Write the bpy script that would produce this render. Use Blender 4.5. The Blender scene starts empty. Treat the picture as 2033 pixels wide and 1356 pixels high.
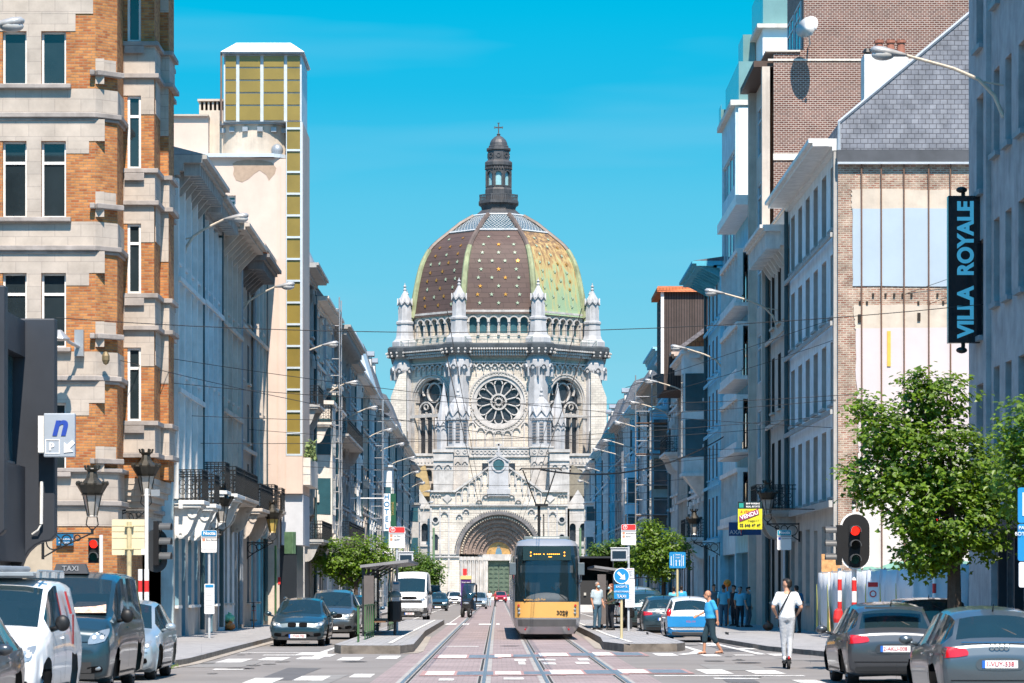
import bpy, bmesh, math, random
from mathutils import Vector, Matrix
R = math.radians; PI = math.pi
S = bpy.context.scene
COL = S.collection
# ---------------------------------------------------------------- camera
FPX, HX, HY, CH = 6000.0, 987.0, 1170.0, 1.73
cd = bpy.data.cameras.new('camera'); cam = bpy.data.objects.new('camera', cd); COL.objects.link(cam)
cam.location = (0, 0, CH); cam.rotation_euler = (R(90), 0, 0)
cd.sensor_width = 36; cd.lens = FPX/2033*36; cd.shift_x = (1016.5-HX)/2033; cd.shift_y = (HY-678)/2033
cd.clip_start = 1; cd.clip_end = 9000
cd.dof.use_dof = True; cd.dof.focus_distance = 150; cd.dof.aperture_fstop = 7.0
S.camera = cam
# ---------------------------------------------------------------- light
SUN_EL, SUN_AZ = 56.0, 7.0          # degrees up, degrees to the right of straight behind the camera
w = bpy.data.worlds.new('World'); S.world = w; w.use_nodes = True
nt = w.node_tree; N = nt.nodes; L = nt.links
bg = N['Background']; sky = N.new('ShaderNodeTexSky'); sky.sky_type = 'NISHITA'; sky.sun_disc = False
sky.sun_elevation = R(SUN_EL); sky.sun_rotation = R(180-SUN_AZ); sky.altitude = 50; sky.air_density = 1.0; sky.dust_density = .3; sky.ozone_density = 3
tc = N.new('ShaderNodeTexCoord'); sp = N.new('ShaderNodeSeparateXYZ'); L.new(tc.outputs['Generated'], sp.inputs[0])
rp = N.new('ShaderNodeValToRGB'); L.new(sp.outputs['Z'], rp.inputs[0])
e = rp.color_ramp.elements; e[0].position = 0; e[0].color = (.28, .62, .95, 1); e[1].position = .21; e[1].color = (.0, .80, .86, 1)
for p_, c_ in ((.0775, (.29, .633, .734, 1)), (.1275, (.196, .719, .781, 1)), (.162, (.034, .741, .824, 1)), (.19, (.0, .812, .87, 1)), (.36, (.05, 1.3, 1.7, 1)), (.6, (.08, 1.4, 1.85, 1))):
    x = e.new(p_); x.color = c_
mp = N.new('ShaderNodeMapping'); mp.inputs['Scale'].default_value = (3, 3, 26); L.new(tc.outputs['Generated'], mp.inputs[0])
nz = N.new('ShaderNodeTexNoise'); nz.inputs['Scale'].default_value = 1.7; nz.inputs['Detail'].default_value = 3; L.new(mp.outputs[0], nz.inputs[0])
cr = N.new('ShaderNodeMapRange'); cr.inputs[1].default_value = .52; cr.inputs[2].default_value = .8; cr.inputs[4].default_value = .16; L.new(nz.outputs[0], cr.inputs[0])
mx = N.new('ShaderNodeMixRGB'); mx.blend_type = 'MULTIPLY'; mx.inputs[0].default_value = 1; L.new(sky.outputs[0], mx.inputs[1]); L.new(rp.outputs[0], mx.inputs[2])
m2 = N.new('ShaderNodeMixRGB'); L.new(cr.outputs[0], m2.inputs[0]); L.new(mx.outputs[0], m2.inputs[1]); m2.inputs[2].default_value = (3.5, 5, 6, 1)
L.new(m2.outputs[0], bg.inputs[0]); bg.inputs[1].default_value = .081
sd = bpy.data.lights.new('sun', 'SUN'); so = bpy.data.objects.new('sun', sd); COL.objects.link(so)
sd.energy = 5; sd.angle = R(.5); sd.color = (1, .87, .74)
sv = Vector((math.sin(R(SUN_AZ))*math.cos(R(SUN_EL)), -math.cos(R(SUN_AZ))*math.cos(R(SUN_EL)), math.sin(R(SUN_EL))))
so.rotation_euler = sv.to_track_quat('Z', 'Y').to_euler()
vs = S.view_settings; vs.view_transform = 'Standard'; vs.look = 'None'; vs.exposure = .9; vs.gamma = 1
try: S.cycles.max_bounces = 6; S.cycles.transparent_max_bounces = 6
except Exception: pass
# ---------------------------------------------------------------- helpers
def W(px, py, Y): return Vector(((px-HX)*Y/FPX, Y, CH+(HY-py)*Y/FPX))
def WX(px, Y): return (px-HX)*Y/FPX
def WZ(py, Y): return CH+(HY-py)*Y/FPX
class Fac:                                  # a vertical plane: origin, direction along it, outward normal
    def __init__(s, ox, oy, du, dn): s.o = Vector((ox, oy, 0)); s.du = Vector((du[0], du[1], 0)).normalized(); s.dn = Vector((dn[0], dn[1], 0)).normalized()
    def P(s, u, z, d=0.0): v = s.o+s.du*u+s.dn*d; return Vector((v.x, v.y, z))
def front(x, y): return Fac(x, y, (1, 0), (0, -1))
class MB:
    def __init__(s): s.v = []; s.f = []; s.m = []; s.k = 0
    def mat(s, k): s.k = k; return s
    def add(s, vs, fs):
        b = len(s.v); s.v += [tuple(q) for q in vs]; s.f += [tuple(b+i for i in q) for q in fs]; s.m += [s.k]*len(fs); return s
    def hexa(s, p): return s.add(p, [(0, 3, 2, 1), (4, 5, 6, 7), (0, 1, 5, 4), (1, 2, 6, 5), (2, 3, 7, 6), (3, 0, 4, 7)])
    def box(s, x0, x1, y0, y1, z0, z1): return s.hexa([(x0, y0, z0), (x1, y0, z0), (x1, y1, z0), (x0, y1, z0), (x0, y0, z1), (x1, y0, z1), (x1, y1, z1), (x0, y1, z1)])
    def quad(s, a, b, c, d): return s.add([a, b, c, d], [(0, 1, 2, 3)])
    def fb(s, F, u0, u1, z0, z1, d0, d1):
        P = F.P; return s.hexa([P(u0, z0, d1), P(u1, z0, d1), P(u1, z0, d0), P(u0, z0, d0), P(u0, z1, d1), P(u1, z1, d1), P(u1, z1, d0), P(u0, z1, d0)])
    def prism(s, pts, vec):
        n = len(pts); vec = Vector(vec); a = [Vector(q) for q in pts]; b = [q+vec for q in a]
        return s.add(a+b, [tuple(range(n))[::-1], tuple(range(n, 2*n))]+[(i, (i+1) % n, n+(i+1) % n, n+i) for i in range(n)])
    def fprism(s, F, uz, d0, d1): return s.prism([F.P(u, z, d0) for u, z in uz], F.dn*(d1-d0))
    def loft(s, rings, caps=True, closed=True):
        n = len(rings[0]); b = len(s.v); fs = []
        for r in range(len(rings)-1):
            for i in range(n if closed else n-1):
                j = (i+1) % n; fs.append((r*n+i, r*n+j, (r+1)*n+j, (r+1)*n+i))
        if caps and closed: fs += [tuple(range(n))[::-1], tuple(range((len(rings)-1)*n, len(rings)*n))]
        return s.add([q for r in rings for q in r], fs)
    def lathe(s, prof, cx=0, cy=0, n=12, off=0.0, cz=0, caps=True):
        return s.loft([[(cx+r*math.cos(off+2*PI*i/n), cy+r*math.sin(off+2*PI*i/n), cz+z) for i in range(n)] for r, z in prof], caps)
    def tube(s, pts, r, n=6, caps=True):
        pts = [Vector(q) for q in pts]; rr = r if isinstance(r, (list, tuple)) else [r]*len(pts); rings = []; up = None
        for i, q in enumerate(pts):
            t = (pts[min(i+1, len(pts)-1)]-pts[max(i-1, 0)])
            if t.length < 1e-9: t = Vector((0, 0, 1))
            t.normalize()
            if up is None: up = Vector((0, 0, 1)) if abs(t.z) < .9 else Vector((0, 1, 0))
            a = t.cross(up)
            if a.length < 1e-6: a = t.orthogonal()
            a.normalize(); b_ = a.cross(t).normalized(); up = b_
            rings.append([q+(a*math.cos(2*PI*k/n)+b_*math.sin(2*PI*k/n))*rr[i] for k in range(n)])
        return s.loft(rings, caps)
    def ell(s, c, r, n=12, m=8, tilt=None):
        rings = []; c = Vector(c)
        for j in range(m+1):
            a = -PI/2+PI*j/m; a = max(-PI/2+.03, min(PI/2-.03, a)); ring = []
            for i in range(n):
                v = Vector((r[0]*math.cos(a)*math.cos(2*PI*i/n), r[1]*math.cos(a)*math.sin(2*PI*i/n), r[2]*math.sin(a)))
                if tilt: v = tilt @ v
                ring.append(c+v)
            rings.append(ring)
        return s.loft(rings)
    def cap(s, p0, p1, r0, r1, n=10):
        p0 = Vector(p0); p1 = Vector(p1); s.tube([p0, p1], [r0, r1], n)
        s.ell(p0, (r0,)*3, n, 6); return s.ell(p1, (r1,)*3, n, 6)
    def ring(s, F, uc, zc, r0, r1, d0, d1, a0=0, a1=2*PI, n=24):     # annulus in a facade plane
        full = abs(a1-a0-2*PI) < 1e-6; k = n if full else n+1; rings = []
        for i in range(k):
            a = a0+(a1-a0)*i/n; c, q = math.cos(a), math.sin(a)
            rings.append([F.P(uc+r0*c, zc+r0*q, d0), F.P(uc+r1*c, zc+r1*q, d0), F.P(uc+r1*c, zc+r1*q, d1), F.P(uc+r0*c, zc+r0*q, d1)])
        if full: rings.append(rings[0])
        return s.loft(rings, not full)
    def disc(s, F, uc, zc, r, d0, d1, n=20): return s.fprism(F, [(uc+r*math.cos(2*PI*i/n), zc+r*math.sin(2*PI*i/n)) for i in range(n)], d0, d1)
    def archpanel(s, F, u0, u1, z0, z1, uc, hw, zs, zsill, d, dep, n=8):   # wall panel with a round-headed opening
        q = s.quad; P = F.P
        arc = [(uc+hw*math.cos(PI*i/n), zs+hw*math.sin(PI*i/n)) for i in range(n+1)]
        if uc+hw < u1-1e-4: q(P(uc+hw, z0, d), P(u1, z0, d), P(u1, z1, d), P(uc+hw, z1, d))
        if uc-hw > u0+1e-4: q(P(u0, z0, d), P(uc-hw, z0, d), P(uc-hw, z1, d), P(u0, z1, d))
        if zsill > z0+1e-4: q(P(uc-hw, z0, d), P(uc+hw, z0, d), P(uc+hw, zsill, d), P(uc-hw, zsill, d))
        for (a, b), (c, e_) in zip(arc, arc[1:]): q(P(a, b, d), P(a, z1, d), P(c, z1, d), P(c, e_, d))
        o = [(uc+hw, zsill)]+arc+[(uc-hw, zsill)]
        for i in range(len(o)):
            a, b = o[i], o[(i+1) % len(o)]; q(P(a[0], a[1], d), P(b[0], b[1], d), P(b[0], b[1], d-dep), P(a[0], a[1], d-dep))
        return s
    def holes(s, F, u0, u1, z0, z1, ops, dep=.3, d=0.0, rk=None):               # wall with rectangular openings and reveals
        us = sorted({u0, u1}|{o[0] for o in ops}|{o[1] for o in ops}); zs = sorted({z0, z1}|{o[2] for o in ops}|{o[3] for o in ops})
        for i in range(len(us)-1):
            k = 0
            while k < len(zs)-1:
                uc = (us[i]+us[i+1])/2
                ins = lambda kk: any(o[0] < uc < o[1] and o[2] < (zs[kk]+zs[kk+1])/2 < o[3] for o in ops)
                if ins(k): k += 1; continue
                j = k
                while j+1 < len(zs)-1 and not ins(j+1): j += 1
                s.quad(F.P(us[i], zs[k], d), F.P(us[i+1], zs[k], d), F.P(us[i+1], zs[j+1], d), F.P(us[i], zs[j+1], d)); k = j+1
        k0 = s.k
        for a, b, c, e_ in ops:
            P = F.P
            if rk is not None: s.k = rk
            for (p, q) in (((a, c), (b, c)), ((b, c), (b, e_)), ((b, e_), (a, e_)), ((a, e_), (a, c))):
                s.quad(P(p[0], p[1], d), P(q[0], q[1], d), P(q[0], q[1], d-dep), P(p[0], p[1], d-dep))
        s.k = k0; return s
    def build(s, name, mats, parent=None, smooth=False, bevel=0, local=False, label=None, recalc=True, smooth_angle=None):
        me = bpy.data.meshes.new(name); v = s.v
        if parent is not None and not local:
            o = Vector(parent['_w']) if '_w' in parent else parent.location; v = [(a-o[0], b-o[1], c-o[2]) for a, b, c in v]
        me.from_pydata(v, [], s.f)
        if not isinstance(mats, (list, tuple)): mats = [mats]
        for m in mats: me.materials.append(m)
        if len(mats) > 1: me.polygons.foreach_set('material_index', s.m)
        if recalc and len(s.f) < 60000:
            b = bmesh.new(); b.from_mesh(me); bmesh.ops.recalc_face_normals(b, faces=b.faces); b.to_mesh(me); b.free()
        if smooth: me.polygons.foreach_set('use_smooth', [True]*len(me.polygons))
        me.update(); ob = bpy.data.objects.new(name, me); COL.objects.link(ob)
        if parent is not None: ob.parent = parent
        if bevel:
            md = ob.modifiers.new('bevel', 'BEVEL'); md.width = bevel; md.segments = 2; md.limit_method = 'ANGLE'
        if label: ob['label'] = label
        return ob
def thing(name, label, cat, loc=(0, 0, 0), rz=0.0, group=None):
    o = bpy.data.objects.new(name, None); COL.objects.link(o); o.location = loc; o.rotation_euler = (0, 0, rz); o['label'] = label; o['category'] = cat
    if group: o['group'] = group
    return o
def tag(o, label, cat, group=None, kind=None):
    o['label'] = label; o['category'] = cat
    if group: o['group'] = group
    if kind: o['kind'] = kind
    return o
def struct(o): o['kind'] = 'structure'; return o
def sub(parent, child):                   # child was built in world space relative to the thing: re-parent one level deeper
    child.parent = parent; return child
def cptree(o, parent=None):
    c = o.copy(); COL.objects.link(c)
    if parent: c.parent = parent
    for ch in list(o.children): cptree(ch, c)
    return c
_tx = {}
def text(st, size, m, parent, pos, F=None, name='lettering', align='CENTER', ext=.004, rot=None, sx=1, bold=0, shear=0):
    cu = bpy.data.curves.new(name, 'FONT'); cu.body = st; cu.size = size; cu.extrude = ext; cu.align_x = align; cu.align_y = 'CENTER'; cu.offset = bold; cu.shear = shear
    to = bpy.data.objects.new(name, cu); COL.objects.link(to); bpy.context.view_layer.update()
    me = bpy.data.meshes.new_from_object(to.evaluated_get(bpy.context.evaluated_depsgraph_get())); bpy.data.objects.remove(to)
    me.materials.clear(); me.materials.append(m); o = bpy.data.objects.new(name, me); COL.objects.link(o)
    o.rotation_euler = rot or (R(90), 0, 0); o.scale = (sx, 1, 1)
    if parent is not None: o.parent = parent
    o.location = pos; return o
# ---------------------------------------------------------------- materials
MC = {}
def M(name, col, rough=.7, metal=0.0, var=.12, sc=3.0, bump=0.0, spec=.4, coat=0.0, emit=0.0, grime=0.0, gcol=(.10, .09, .08), obj=False, trans=0.0, alpha=1.0, bsc=None):
    if name in MC: return MC[name]
    m = bpy.data.materials.new(name); MC[name] = m; m.use_nodes = True; t = m.node_tree; n = t.nodes; l = t.links; b = n['Principled BSDF']
    b.inputs['Roughness'].default_value = rough; b.inputs['Metallic'].default_value = metal; b.inputs['Specular IOR Level'].default_value = spec
    b.inputs['Coat Weight'].default_value = coat; b.inputs['Coat Roughness'].default_value = .04; b.inputs['Base Color'].default_value = (*col, 1)
    if trans: b.inputs['Transmission Weight'].default_value = trans
    if alpha < 1: b.inputs['Alpha'].default_value = alpha
    if emit: b.inputs['Emission Color'].default_value = (*col, 1); b.inputs['Emission Strength'].default_value = emit
    if obj: pos = n.new('ShaderNodeTexCoord').outputs['Object']
    else: pos = n.new('ShaderNodeNewGeometry').outputs['Position']
    out = None
    if var:
        t1 = n.new('ShaderNodeTexNoise'); t1.inputs['Scale'].default_value = sc; t1.inputs['Detail'].default_value = 5; t1.inputs['Roughness'].default_value = .62; l.new(pos, t1.inputs[0])
        r = n.new('ShaderNodeValToRGB'); r.color_ramp.elements[0].position = .3; r.color_ramp.elements[1].position = .7
        r.color_ramp.elements[0].color = (*[c*(1-var) for c in col], 1); r.color_ramp.elements[1].color = (*[min(1, c*(1+var)) for c in col], 1); l.new(t1.outputs[0], r.inputs[0]); out = r.outputs[0]
    if grime:
        mp_ = n.new('ShaderNodeMapping'); mp_.inputs['Scale'].default_value = (1.6, 1.6, .22); l.new(pos, mp_.inputs[0])
        t2 = n.new('ShaderNodeTexNoise'); t2.inputs['Scale'].default_value = 1.3; t2.inputs['Detail'].default_value = 6; t2.inputs['Roughness'].default_value = .7; l.new(mp_.outputs[0], t2.inputs[0])
        mr = n.new('ShaderNodeMapRange'); mr.inputs[1].default_value = .5; mr.inputs[2].default_value = .78; mr.inputs[4].default_value = grime; l.new(t2.outputs[0], mr.inputs[0])
        mm = n.new('ShaderNodeMixRGB'); l.new(mr.outputs[0], mm.inputs[0]); mm.inputs[2].default_value = (*gcol, 1)
        if out: l.new(out, mm.inputs[1])
        else: mm.inputs[1].default_value = (*col, 1)
        out = mm.outputs[0]
    if out: l.new(out, b.inputs['Base Color'])
    if bump:
        t3 = n.new('ShaderNodeTexNoise'); t3.inputs['Scale'].default_value = bsc or sc*6; t3.inputs['Detail'].default_value = 4; l.new(pos, t3.inputs[0])
        bp = n.new('ShaderNodeBump'); bp.inputs['Strength'].default_value = bump; bp.inputs['Distance'].default_value = .03; l.new(t3.outputs[0], bp.inputs['Height']); l.new(bp.outputs[0], b.inputs['Normal'])
    return m
def Brick(name, c1, c2, mortar, bw=.24, bh=.075, ms=.012, bias=0.0, rough=.85, var=.25, flat=False, bump=.4, off=.5, nsc=1.5, grime=0.0):
    if name in MC: return MC[name]
    m = bpy.data.materials.new(name); MC[name] = m; m.use_nodes = True; t = m.node_tree; n = t.nodes; l = t.links; b = n['Principled BSDF']
    b.inputs['Roughness'].default_value = rough; b.inputs['Specular IOR Level'].default_value = .25
    g = n.new('ShaderNodeNewGeometry'); s = n.new('ShaderNodeSeparateXYZ'); l.new(g.outputs['Position'], s.inputs[0]); c = n.new('ShaderNodeCombineXYZ')
    if flat: l.new(s.outputs[0], c.inputs[0]); l.new(s.outputs[1], c.inputs[1])
    else:
        a = n.new('ShaderNodeMath'); l.new(s.outputs[0], a.inputs[0]); l.new(s.outputs[1], a.inputs[1]); l.new(a.outputs[0], c.inputs[0]); l.new(s.outputs[2], c.inputs[1])
    k = n.new('ShaderNodeTexBrick'); l.new(c.outputs[0], k.inputs['Vector']); k.inputs['Scale'].default_value = 1; k.inputs['Brick Width'].default_value = bw; k.inputs['Row Height'].default_value = bh
    k.inputs['Mortar Size'].default_value = ms; k.inputs['Mortar Smooth'].default_value = .2; k.inputs['Bias'].default_value = bias; k.offset = off
    k.inputs['Color1'].default_value = (*c1, 1); k.inputs['Color2'].default_value = (*c2, 1); k.inputs['Mortar'].default_value = (*mortar, 1)
    t1 = n.new('ShaderNodeTexNoise'); t1.inputs['Scale'].default_value = nsc; t1.inputs['Detail'].default_value = 6; t1.inputs['Roughness'].default_value = .7; l.new(g.outputs['Position'], t1.inputs[0])
    mr = n.new('ShaderNodeMapRange'); mr.inputs[1].default_value = .3; mr.inputs[2].default_value = .7; mr.inputs[3].default_value = 1-var; mr.inputs[4].default_value = 1+var*.6; l.new(t1.outputs[0], mr.inputs[0])
    mm = n.new('ShaderNodeMixRGB'); mm.blend_type = 'MULTIPLY'; mm.inputs[0].default_value = 1; l.new(k.outputs['Color'], mm.inputs[1]); l.new(mr.outputs[0], mm.inputs[2])
    l.new(mm.outputs[0], b.inputs['Base Color'])
    if bump:
        bp = n.new('ShaderNodeBump'); bp.invert = True; bp.inputs['Strength'].default_value = bump; bp.inputs['Distance'].default_value = .01; l.new(k.outputs['Fac'], bp.inputs['Height']); l.new(bp.outputs[0], b.inputs['Normal'])
    return m
def Glass(name, col=(.02, .03, .035), rough=.03, spec=.9):
    return M(name, col, rough, 0, .3, .6, 0, spec, 0)
white = M('white_paint', (.74, .73, .7), .5, grime=.15); glass = Glass('window_glass'); glassb = Glass('window_glass_blue', (.03, .09, .11), .05, 1)
iron = M('black_iron', (.012, .013, .014), .5); zinc = M('zinc', (.30, .33, .36), .45, .3, grime=.4); slate = Brick('slate', (.12, .13, .15), (.17, .18, .2), (.05, .05, .06), .3, .2, .008, var=.2, bump=.6)
stone = M('grey_stone', (.38, .37, .35), .85, grime=.5, bump=.2); stonew = M('pale_stone', (.62, .58, .52), .85, grime=.35, bump=.15)
galv = M('galvanised_steel', (.42, .43, .44), .4, .6); darkm = M('dark_grey_metal', (.03, .034, .04), .45); blackm = M('black_plastic', (.012, .012, .013), .5)
wood = M('brown_wood', (.16, .09, .05), .6); woodd = M('dark_wood', (.06, .035, .025), .6)
# ================================================================ ground
asph = M('asphalt', (.20, .19, .185), .9, 0, .14, .35, .35, .2, bsc=60)
def sheet(name, pts, z, m, lab=None):
    o = MB().add([(x, y, z) for x, y in pts], [tuple(range(len(pts)))]).build(name, m); o['label'] = lab or name; return struct(o)
earth = M('far_ground', (.10, .10, .095), .95, 0, .2, .05)
sheet('ground', [(-3000, -200), (3000, -200), (3000, 6000), (-3000, 6000)], -.012, earth)
sheet('road', [(-60, -20), (60, -20), (60, 87), (11.8, 97), (11.8, 480), (-11, 480), (-11, 87), (-60, 87)], -.004, asph)
pav = Brick('paving_slabs', (.34, .335, .34), (.28, .28, .285), (.13, .13, .13), .45, .3, .012, var=.25, flat=True, bump=.3)
trk = Brick('pink_track_pavers', (.31, .25, .25), (.265, .22, .222), (.19, .165, .165), .22, .11, .008, var=.28, flat=True, bump=.2, nsc=.45)
sheet('tram_track_bed', [(-2.35, -20), (3.05, -20), (3.05, 470), (-2.35, 470)], 0.0, trk)
conc = M('track_concrete', (.30, .29, .28), .9, 0, .2, .8); steel = M('rail_steel', (.30, .29, .28), .38, .7, .2, 6)
for xc in (-1.0, 1.68):
    for s_ in (-1, 1):
        xr = xc+s_*.75
        b = MB(); b.box(xr-.13, xr+.13, -20, 470, -.02, .004); struct(b.build('rail_bed', conc))
        b = MB(); b.box(xr-.035, xr+.035, -20, 470, -.02, .016); struct(b.build('tram_rail', steel))
        b = MB(); b.box(xr-s_*.085-.025, xr-s_*.085+.025, -20, 470, -.02, .0055); struct(b.build('rail_groove', M('groove', (.03, .03, .03), .9)))
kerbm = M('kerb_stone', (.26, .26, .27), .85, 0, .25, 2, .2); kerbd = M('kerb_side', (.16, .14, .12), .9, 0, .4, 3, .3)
def slab(name, pts, h, lab, m=pav):
    """raised pavement with stone kerb running round it"""
    b = MB(); n = len(pts); b.k = 0; b.add([(x, y, h) for x, y in pts], [tuple(range(n))])
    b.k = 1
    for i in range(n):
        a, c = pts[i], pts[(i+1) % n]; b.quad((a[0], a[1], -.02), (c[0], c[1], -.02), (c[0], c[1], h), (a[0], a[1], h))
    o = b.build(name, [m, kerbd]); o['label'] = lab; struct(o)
    b = MB(); cx = sum(p[0] for p in pts)/n; cy = sum(p[1] for p in pts)/n
    for i in range(n):
        a = Vector((*pts[i], 0)); c = Vector((*pts[(i+1) % n], 0)); t = (c-a).normalized(); nn = Vector((-t.y, t.x, 0))
        if nn.dot(Vector((cx, cy, 0))-a) < 0: nn = -nn
        a2 = a+nn*.18; c2 = c+nn*.18
        b.quad(*[(q.x, q.y, h+.004) for q in (a+nn*.002, c+nn*.002, c2, a2)])
    o = b.build(name.split('_')[0]+'_kerb', kerbm); struct(o)
slab('pavement', [(-14, 62), (-8.2, 62), (-7.4, 64), (-7.15, 70), (-7.35, 86), (-7.5, 100), (-7.6, 110), (-7.7, 480), (-11.6, 480), (-11.6, 110), (-60, 86), (-60, 62)], .13, 'left pavement of grey slabs')
slab('pavement', [(9.4, 60), (30, 60), (30, 76), (12, 96), (60, 96), (60, 106), (12.6, 106), (12.6, 480), (9.3, 480), (9.2, 160), (8.3, 120), (7.2, 100), (7.6, 85), (8.4, 78), (8.7, 72)], .13, 'right pavement of grey slabs')
slab('tram_platform', [(-4.45, 82.6), (-4.2, 81.2), (-2.6, 81), (-2.3, 83), (-2.45, 96), (-2.62, 110), (-2.62, 150), (-4.5, 150)], .22, 'left tram stop platform')
slab('tram_platform', [(3.05, 87), (3.5, 83.5), (5.0, 84), (5.35, 86), (5.4, 150), (3.3, 150), (3.3, 108), (3.25, 95)], .22, 'right tram stop platform')
slab('traffic_island', [(8.2, 62), (12, 62), (12, 72), (9.3, 74), (8.3, 70)], .14, 'corner pavement at the crossing')
mk = M('road_paint', (.58, .57, .55), .8, 0, .3, 7, grime=.9, gcol=(.2, .195, .19)); mkr = M('faded_red_paint', (.34, .21, .20), .8, 0, .4, 5); mkb = M('tactile_blue_grey', (.12, .16, .2), .8, 0, .4, 6)
_mz = [0]
def mark(pts, m=mk, z=.002, name='road_marking'):
    _mz[0] += 1; z += _mz[0]*.00006
    return struct(MB().add([(x, y, z) for x, y in pts], [tuple(range(len(pts)))]).build(name, m))
def rect(x0, x1, y0, y1, m=mk, z=.002): return mark([(x0, y0), (x1, y0), (x1, y1), (x0, y1)], m, z)
rng = random.Random(4)
# crossing edge blocks (two rows each side)
def py2Y(py): return FPX*CH/(py-HY)
for (xa, xb, y0, y1) in ((583, 632, 1295, 1301), (620, 655, 1299, 1304), (667, 712, 1305, 1311), (745, 788, 1302, 1308), (427, 478, 1308, 1315), (510, 560, 1305, 1311), (585, 632, 1304, 1309), (480, 540, 1346, 1356), (580, 640, 1342, 1351), (692, 735, 1338, 1345),
        (1229, 1275, 1296, 1301), (1306, 1348, 1297, 1302), (1400, 1435, 1299, 1303), (1405, 1442, 1277, 1282), (1470, 1506, 1276, 1280), (1537, 1570, 1298, 1302), (1310, 1352, 1330, 1338), (1402, 1458, 1329, 1338), (1500, 1562, 1331, 1338), (1590, 1640, 1350, 1356)):
    Y1, Y0 = py2Y(y0), py2Y(y1); rect(WX(xa, Y0), WX(xb, Y0), Y0, Y1)
for (xa, xb, y0, y1) in ((520, 590, 1300, 1301.3), (420, 480, 1328, 1330), (474, 640, 1295.2, 1296), (1460, 1510, 1287, 1289), (1300, 1600, 1341, 1342.5), (1420, 1510, 1346, 1348), (1460, 1500, 1300, 1301.5)):
    Y1, Y0 = py2Y(y0), py2Y(y1); rect(WX(xa, Y0), WX(xb, Y0), Y0, Y1)
for (xa, xb, y0, y1) in ((868, 925, 1301, 1307), (982, 1015, 1300, 1305), (1072, 1130, 1297, 1303), (1183, 1220, 1296, 1302), (843, 900, 1334, 1341), (983, 1035, 1334, 1340), (1095, 1160, 1331, 1339), (1235, 1290, 1330, 1337)):
    Y1, Y0 = py2Y(y0), py2Y(y1); x0, x1 = WX(xa, Y0), WX(xb, Y0); rect(x0-.1, x1+.9, Y0-.5, Y1+.5, mkr, .0075); rect(x0, x1, Y0, Y1, mk, .0105); rect(x1+.06, x1+.8, Y0, Y1, mkb, .0105)
for (xa, xb, y0, y1) in ((1022, 1045, 1309, 1313), (1030, 1044, 1314, 1320), (1150, 1172, 1308, 1312), (1145, 1172, 1315, 1319), (1080, 1105, 1316, 1320), (870, 900, 1348, 1352), (1000, 1040, 1346, 1350), (885, 950, 1283.5, 1284.6), (950, 975, 1238.5, 1241), (985, 992, 1238, 1241), (883, 905, 1238, 1241), (915, 930, 1238, 1241), (1070, 1104, 1309, 1312)):
    Y1, Y0 = py2Y(y0), py2Y(y1); rect(WX(xa, Y0), WX(xb, Y0), Y0, Y1, mk, .0065)
# white line along both platforms and curved lane lines
mark([(-3.05, 84), (-2.92, 84), (-2.98, 100), (-2.98, 148), (-3.1, 148), (-3.1, 100)], mk, .228)
mark([(3.75, 86), (3.88, 86), (3.72, 100), (3.72, 148), (3.6, 148), (3.6, 100)], mk, .228)
mark([(-4.75, 78.5), (-4.35, 78.2), (-4.5, 80.2), (-4.72, 84), (-4.7, 95), (-4.82, 95), (-4.88, 82)], mk, .002)
mark([(4.9, 79.5), (5.4, 81), (5.75, 84.5), (5.72, 95), (5.6, 95), (5.55, 85), (5.2, 82), (4.75, 80.2)], mk, .002)
mark([(6.9, 80), (7.15, 80), (6.95, 97), (6.8, 97)], mk, .002)
for x0 in (-4.9,): rect(x0, x0+.12, 150, 460)
rect(5.9, 6.02, 150, 460); rect(-2.45, -2.37, 150, 460)
b = MB()
for x, y in ((-7.2, 66), (-7.25, 67.4), (8.4, 66), (-7.4, 71), (9.0, 62.4)):
    for i in range(60):
        a = rng.uniform(0, 6.28); r = rng.uniform(0, .25); X, Yy = x+r*math.cos(a)*.6, y+r*math.sin(a)*2; h = rng.uniform(.03, .1); b.add([(X-.01, Yy, .0), (X+.01, Yy, .0), (X+rng.uniform(-.03, .03), Yy, h)], [(0, 1, 2)])
tag(b.build('weeds', M('weed_green', (.1, .16, .03), .8)), 'tufts of weeds growing along the kerbs', 'weeds', kind='stuff')

rng = random.Random(21); tar = M('tar_patch', (.10, .10, .105), .9, 0, .2, 2); tar2 = M('pale_patch', (.20, .195, .19), .9, 0, .2, 2)
for (x, y, a, c, m_) in ((-6.3, 70, 1.3, 6, tar2), (-4.2, 62, .7, 9, tar), (5.2, 67, 1.2, 5, tar2), (6.8, 90, .8, 12, tar), (-6.0, 130, .6, 20, tar), (4.6, 58, .5, 4, tar), (7.5, 75, .9, 3, tar2), (-3.3, 55, .5, 12, tar2)):
    pts = [(x+(a*s_[0])+rng.uniform(-.08, .08), y+c*s_[1]+rng.uniform(-.3, .3)) for s_ in ((-.5, -.5), (0, -.52), (.5, -.5), (.52, 0), (.5, .5), (0, .5), (-.5, .5), (-.5, 0))]; mark(pts, m_, -.003, 'road_patch')
for x, y in ((-5.6, 66), (5.9, 71), (.35, 77), (-3.4, 72), (6.6, 86), (.4, 92), (.3, 125), (-6.9, 60.5)): mark([(x+.32*math.cos(PI*i/8), y+.32*math.sin(PI*i/8)) for i in range(16)], M('manhole_iron', (.07, .06, .055), .6, .5, .4, 14), .006, 'manhole_cover')
for i in range(26):
    x = rng.choice((rng.uniform(-9, -4.6), rng.uniform(5, 9))); y = rng.uniform(57, 120); r_ = rng.uniform(.05, .3); mark([(x+r_*math.cos(PI*i/6)*rng.uniform(.7, 1), y+r_*3*math.sin(PI*i/6)*rng.uniform(.7, 1)) for i in range(12)], M('oil_stain', (.10, .095, .09), .8, 0, .3, 3), -.0025, 'road_stain')
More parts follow.
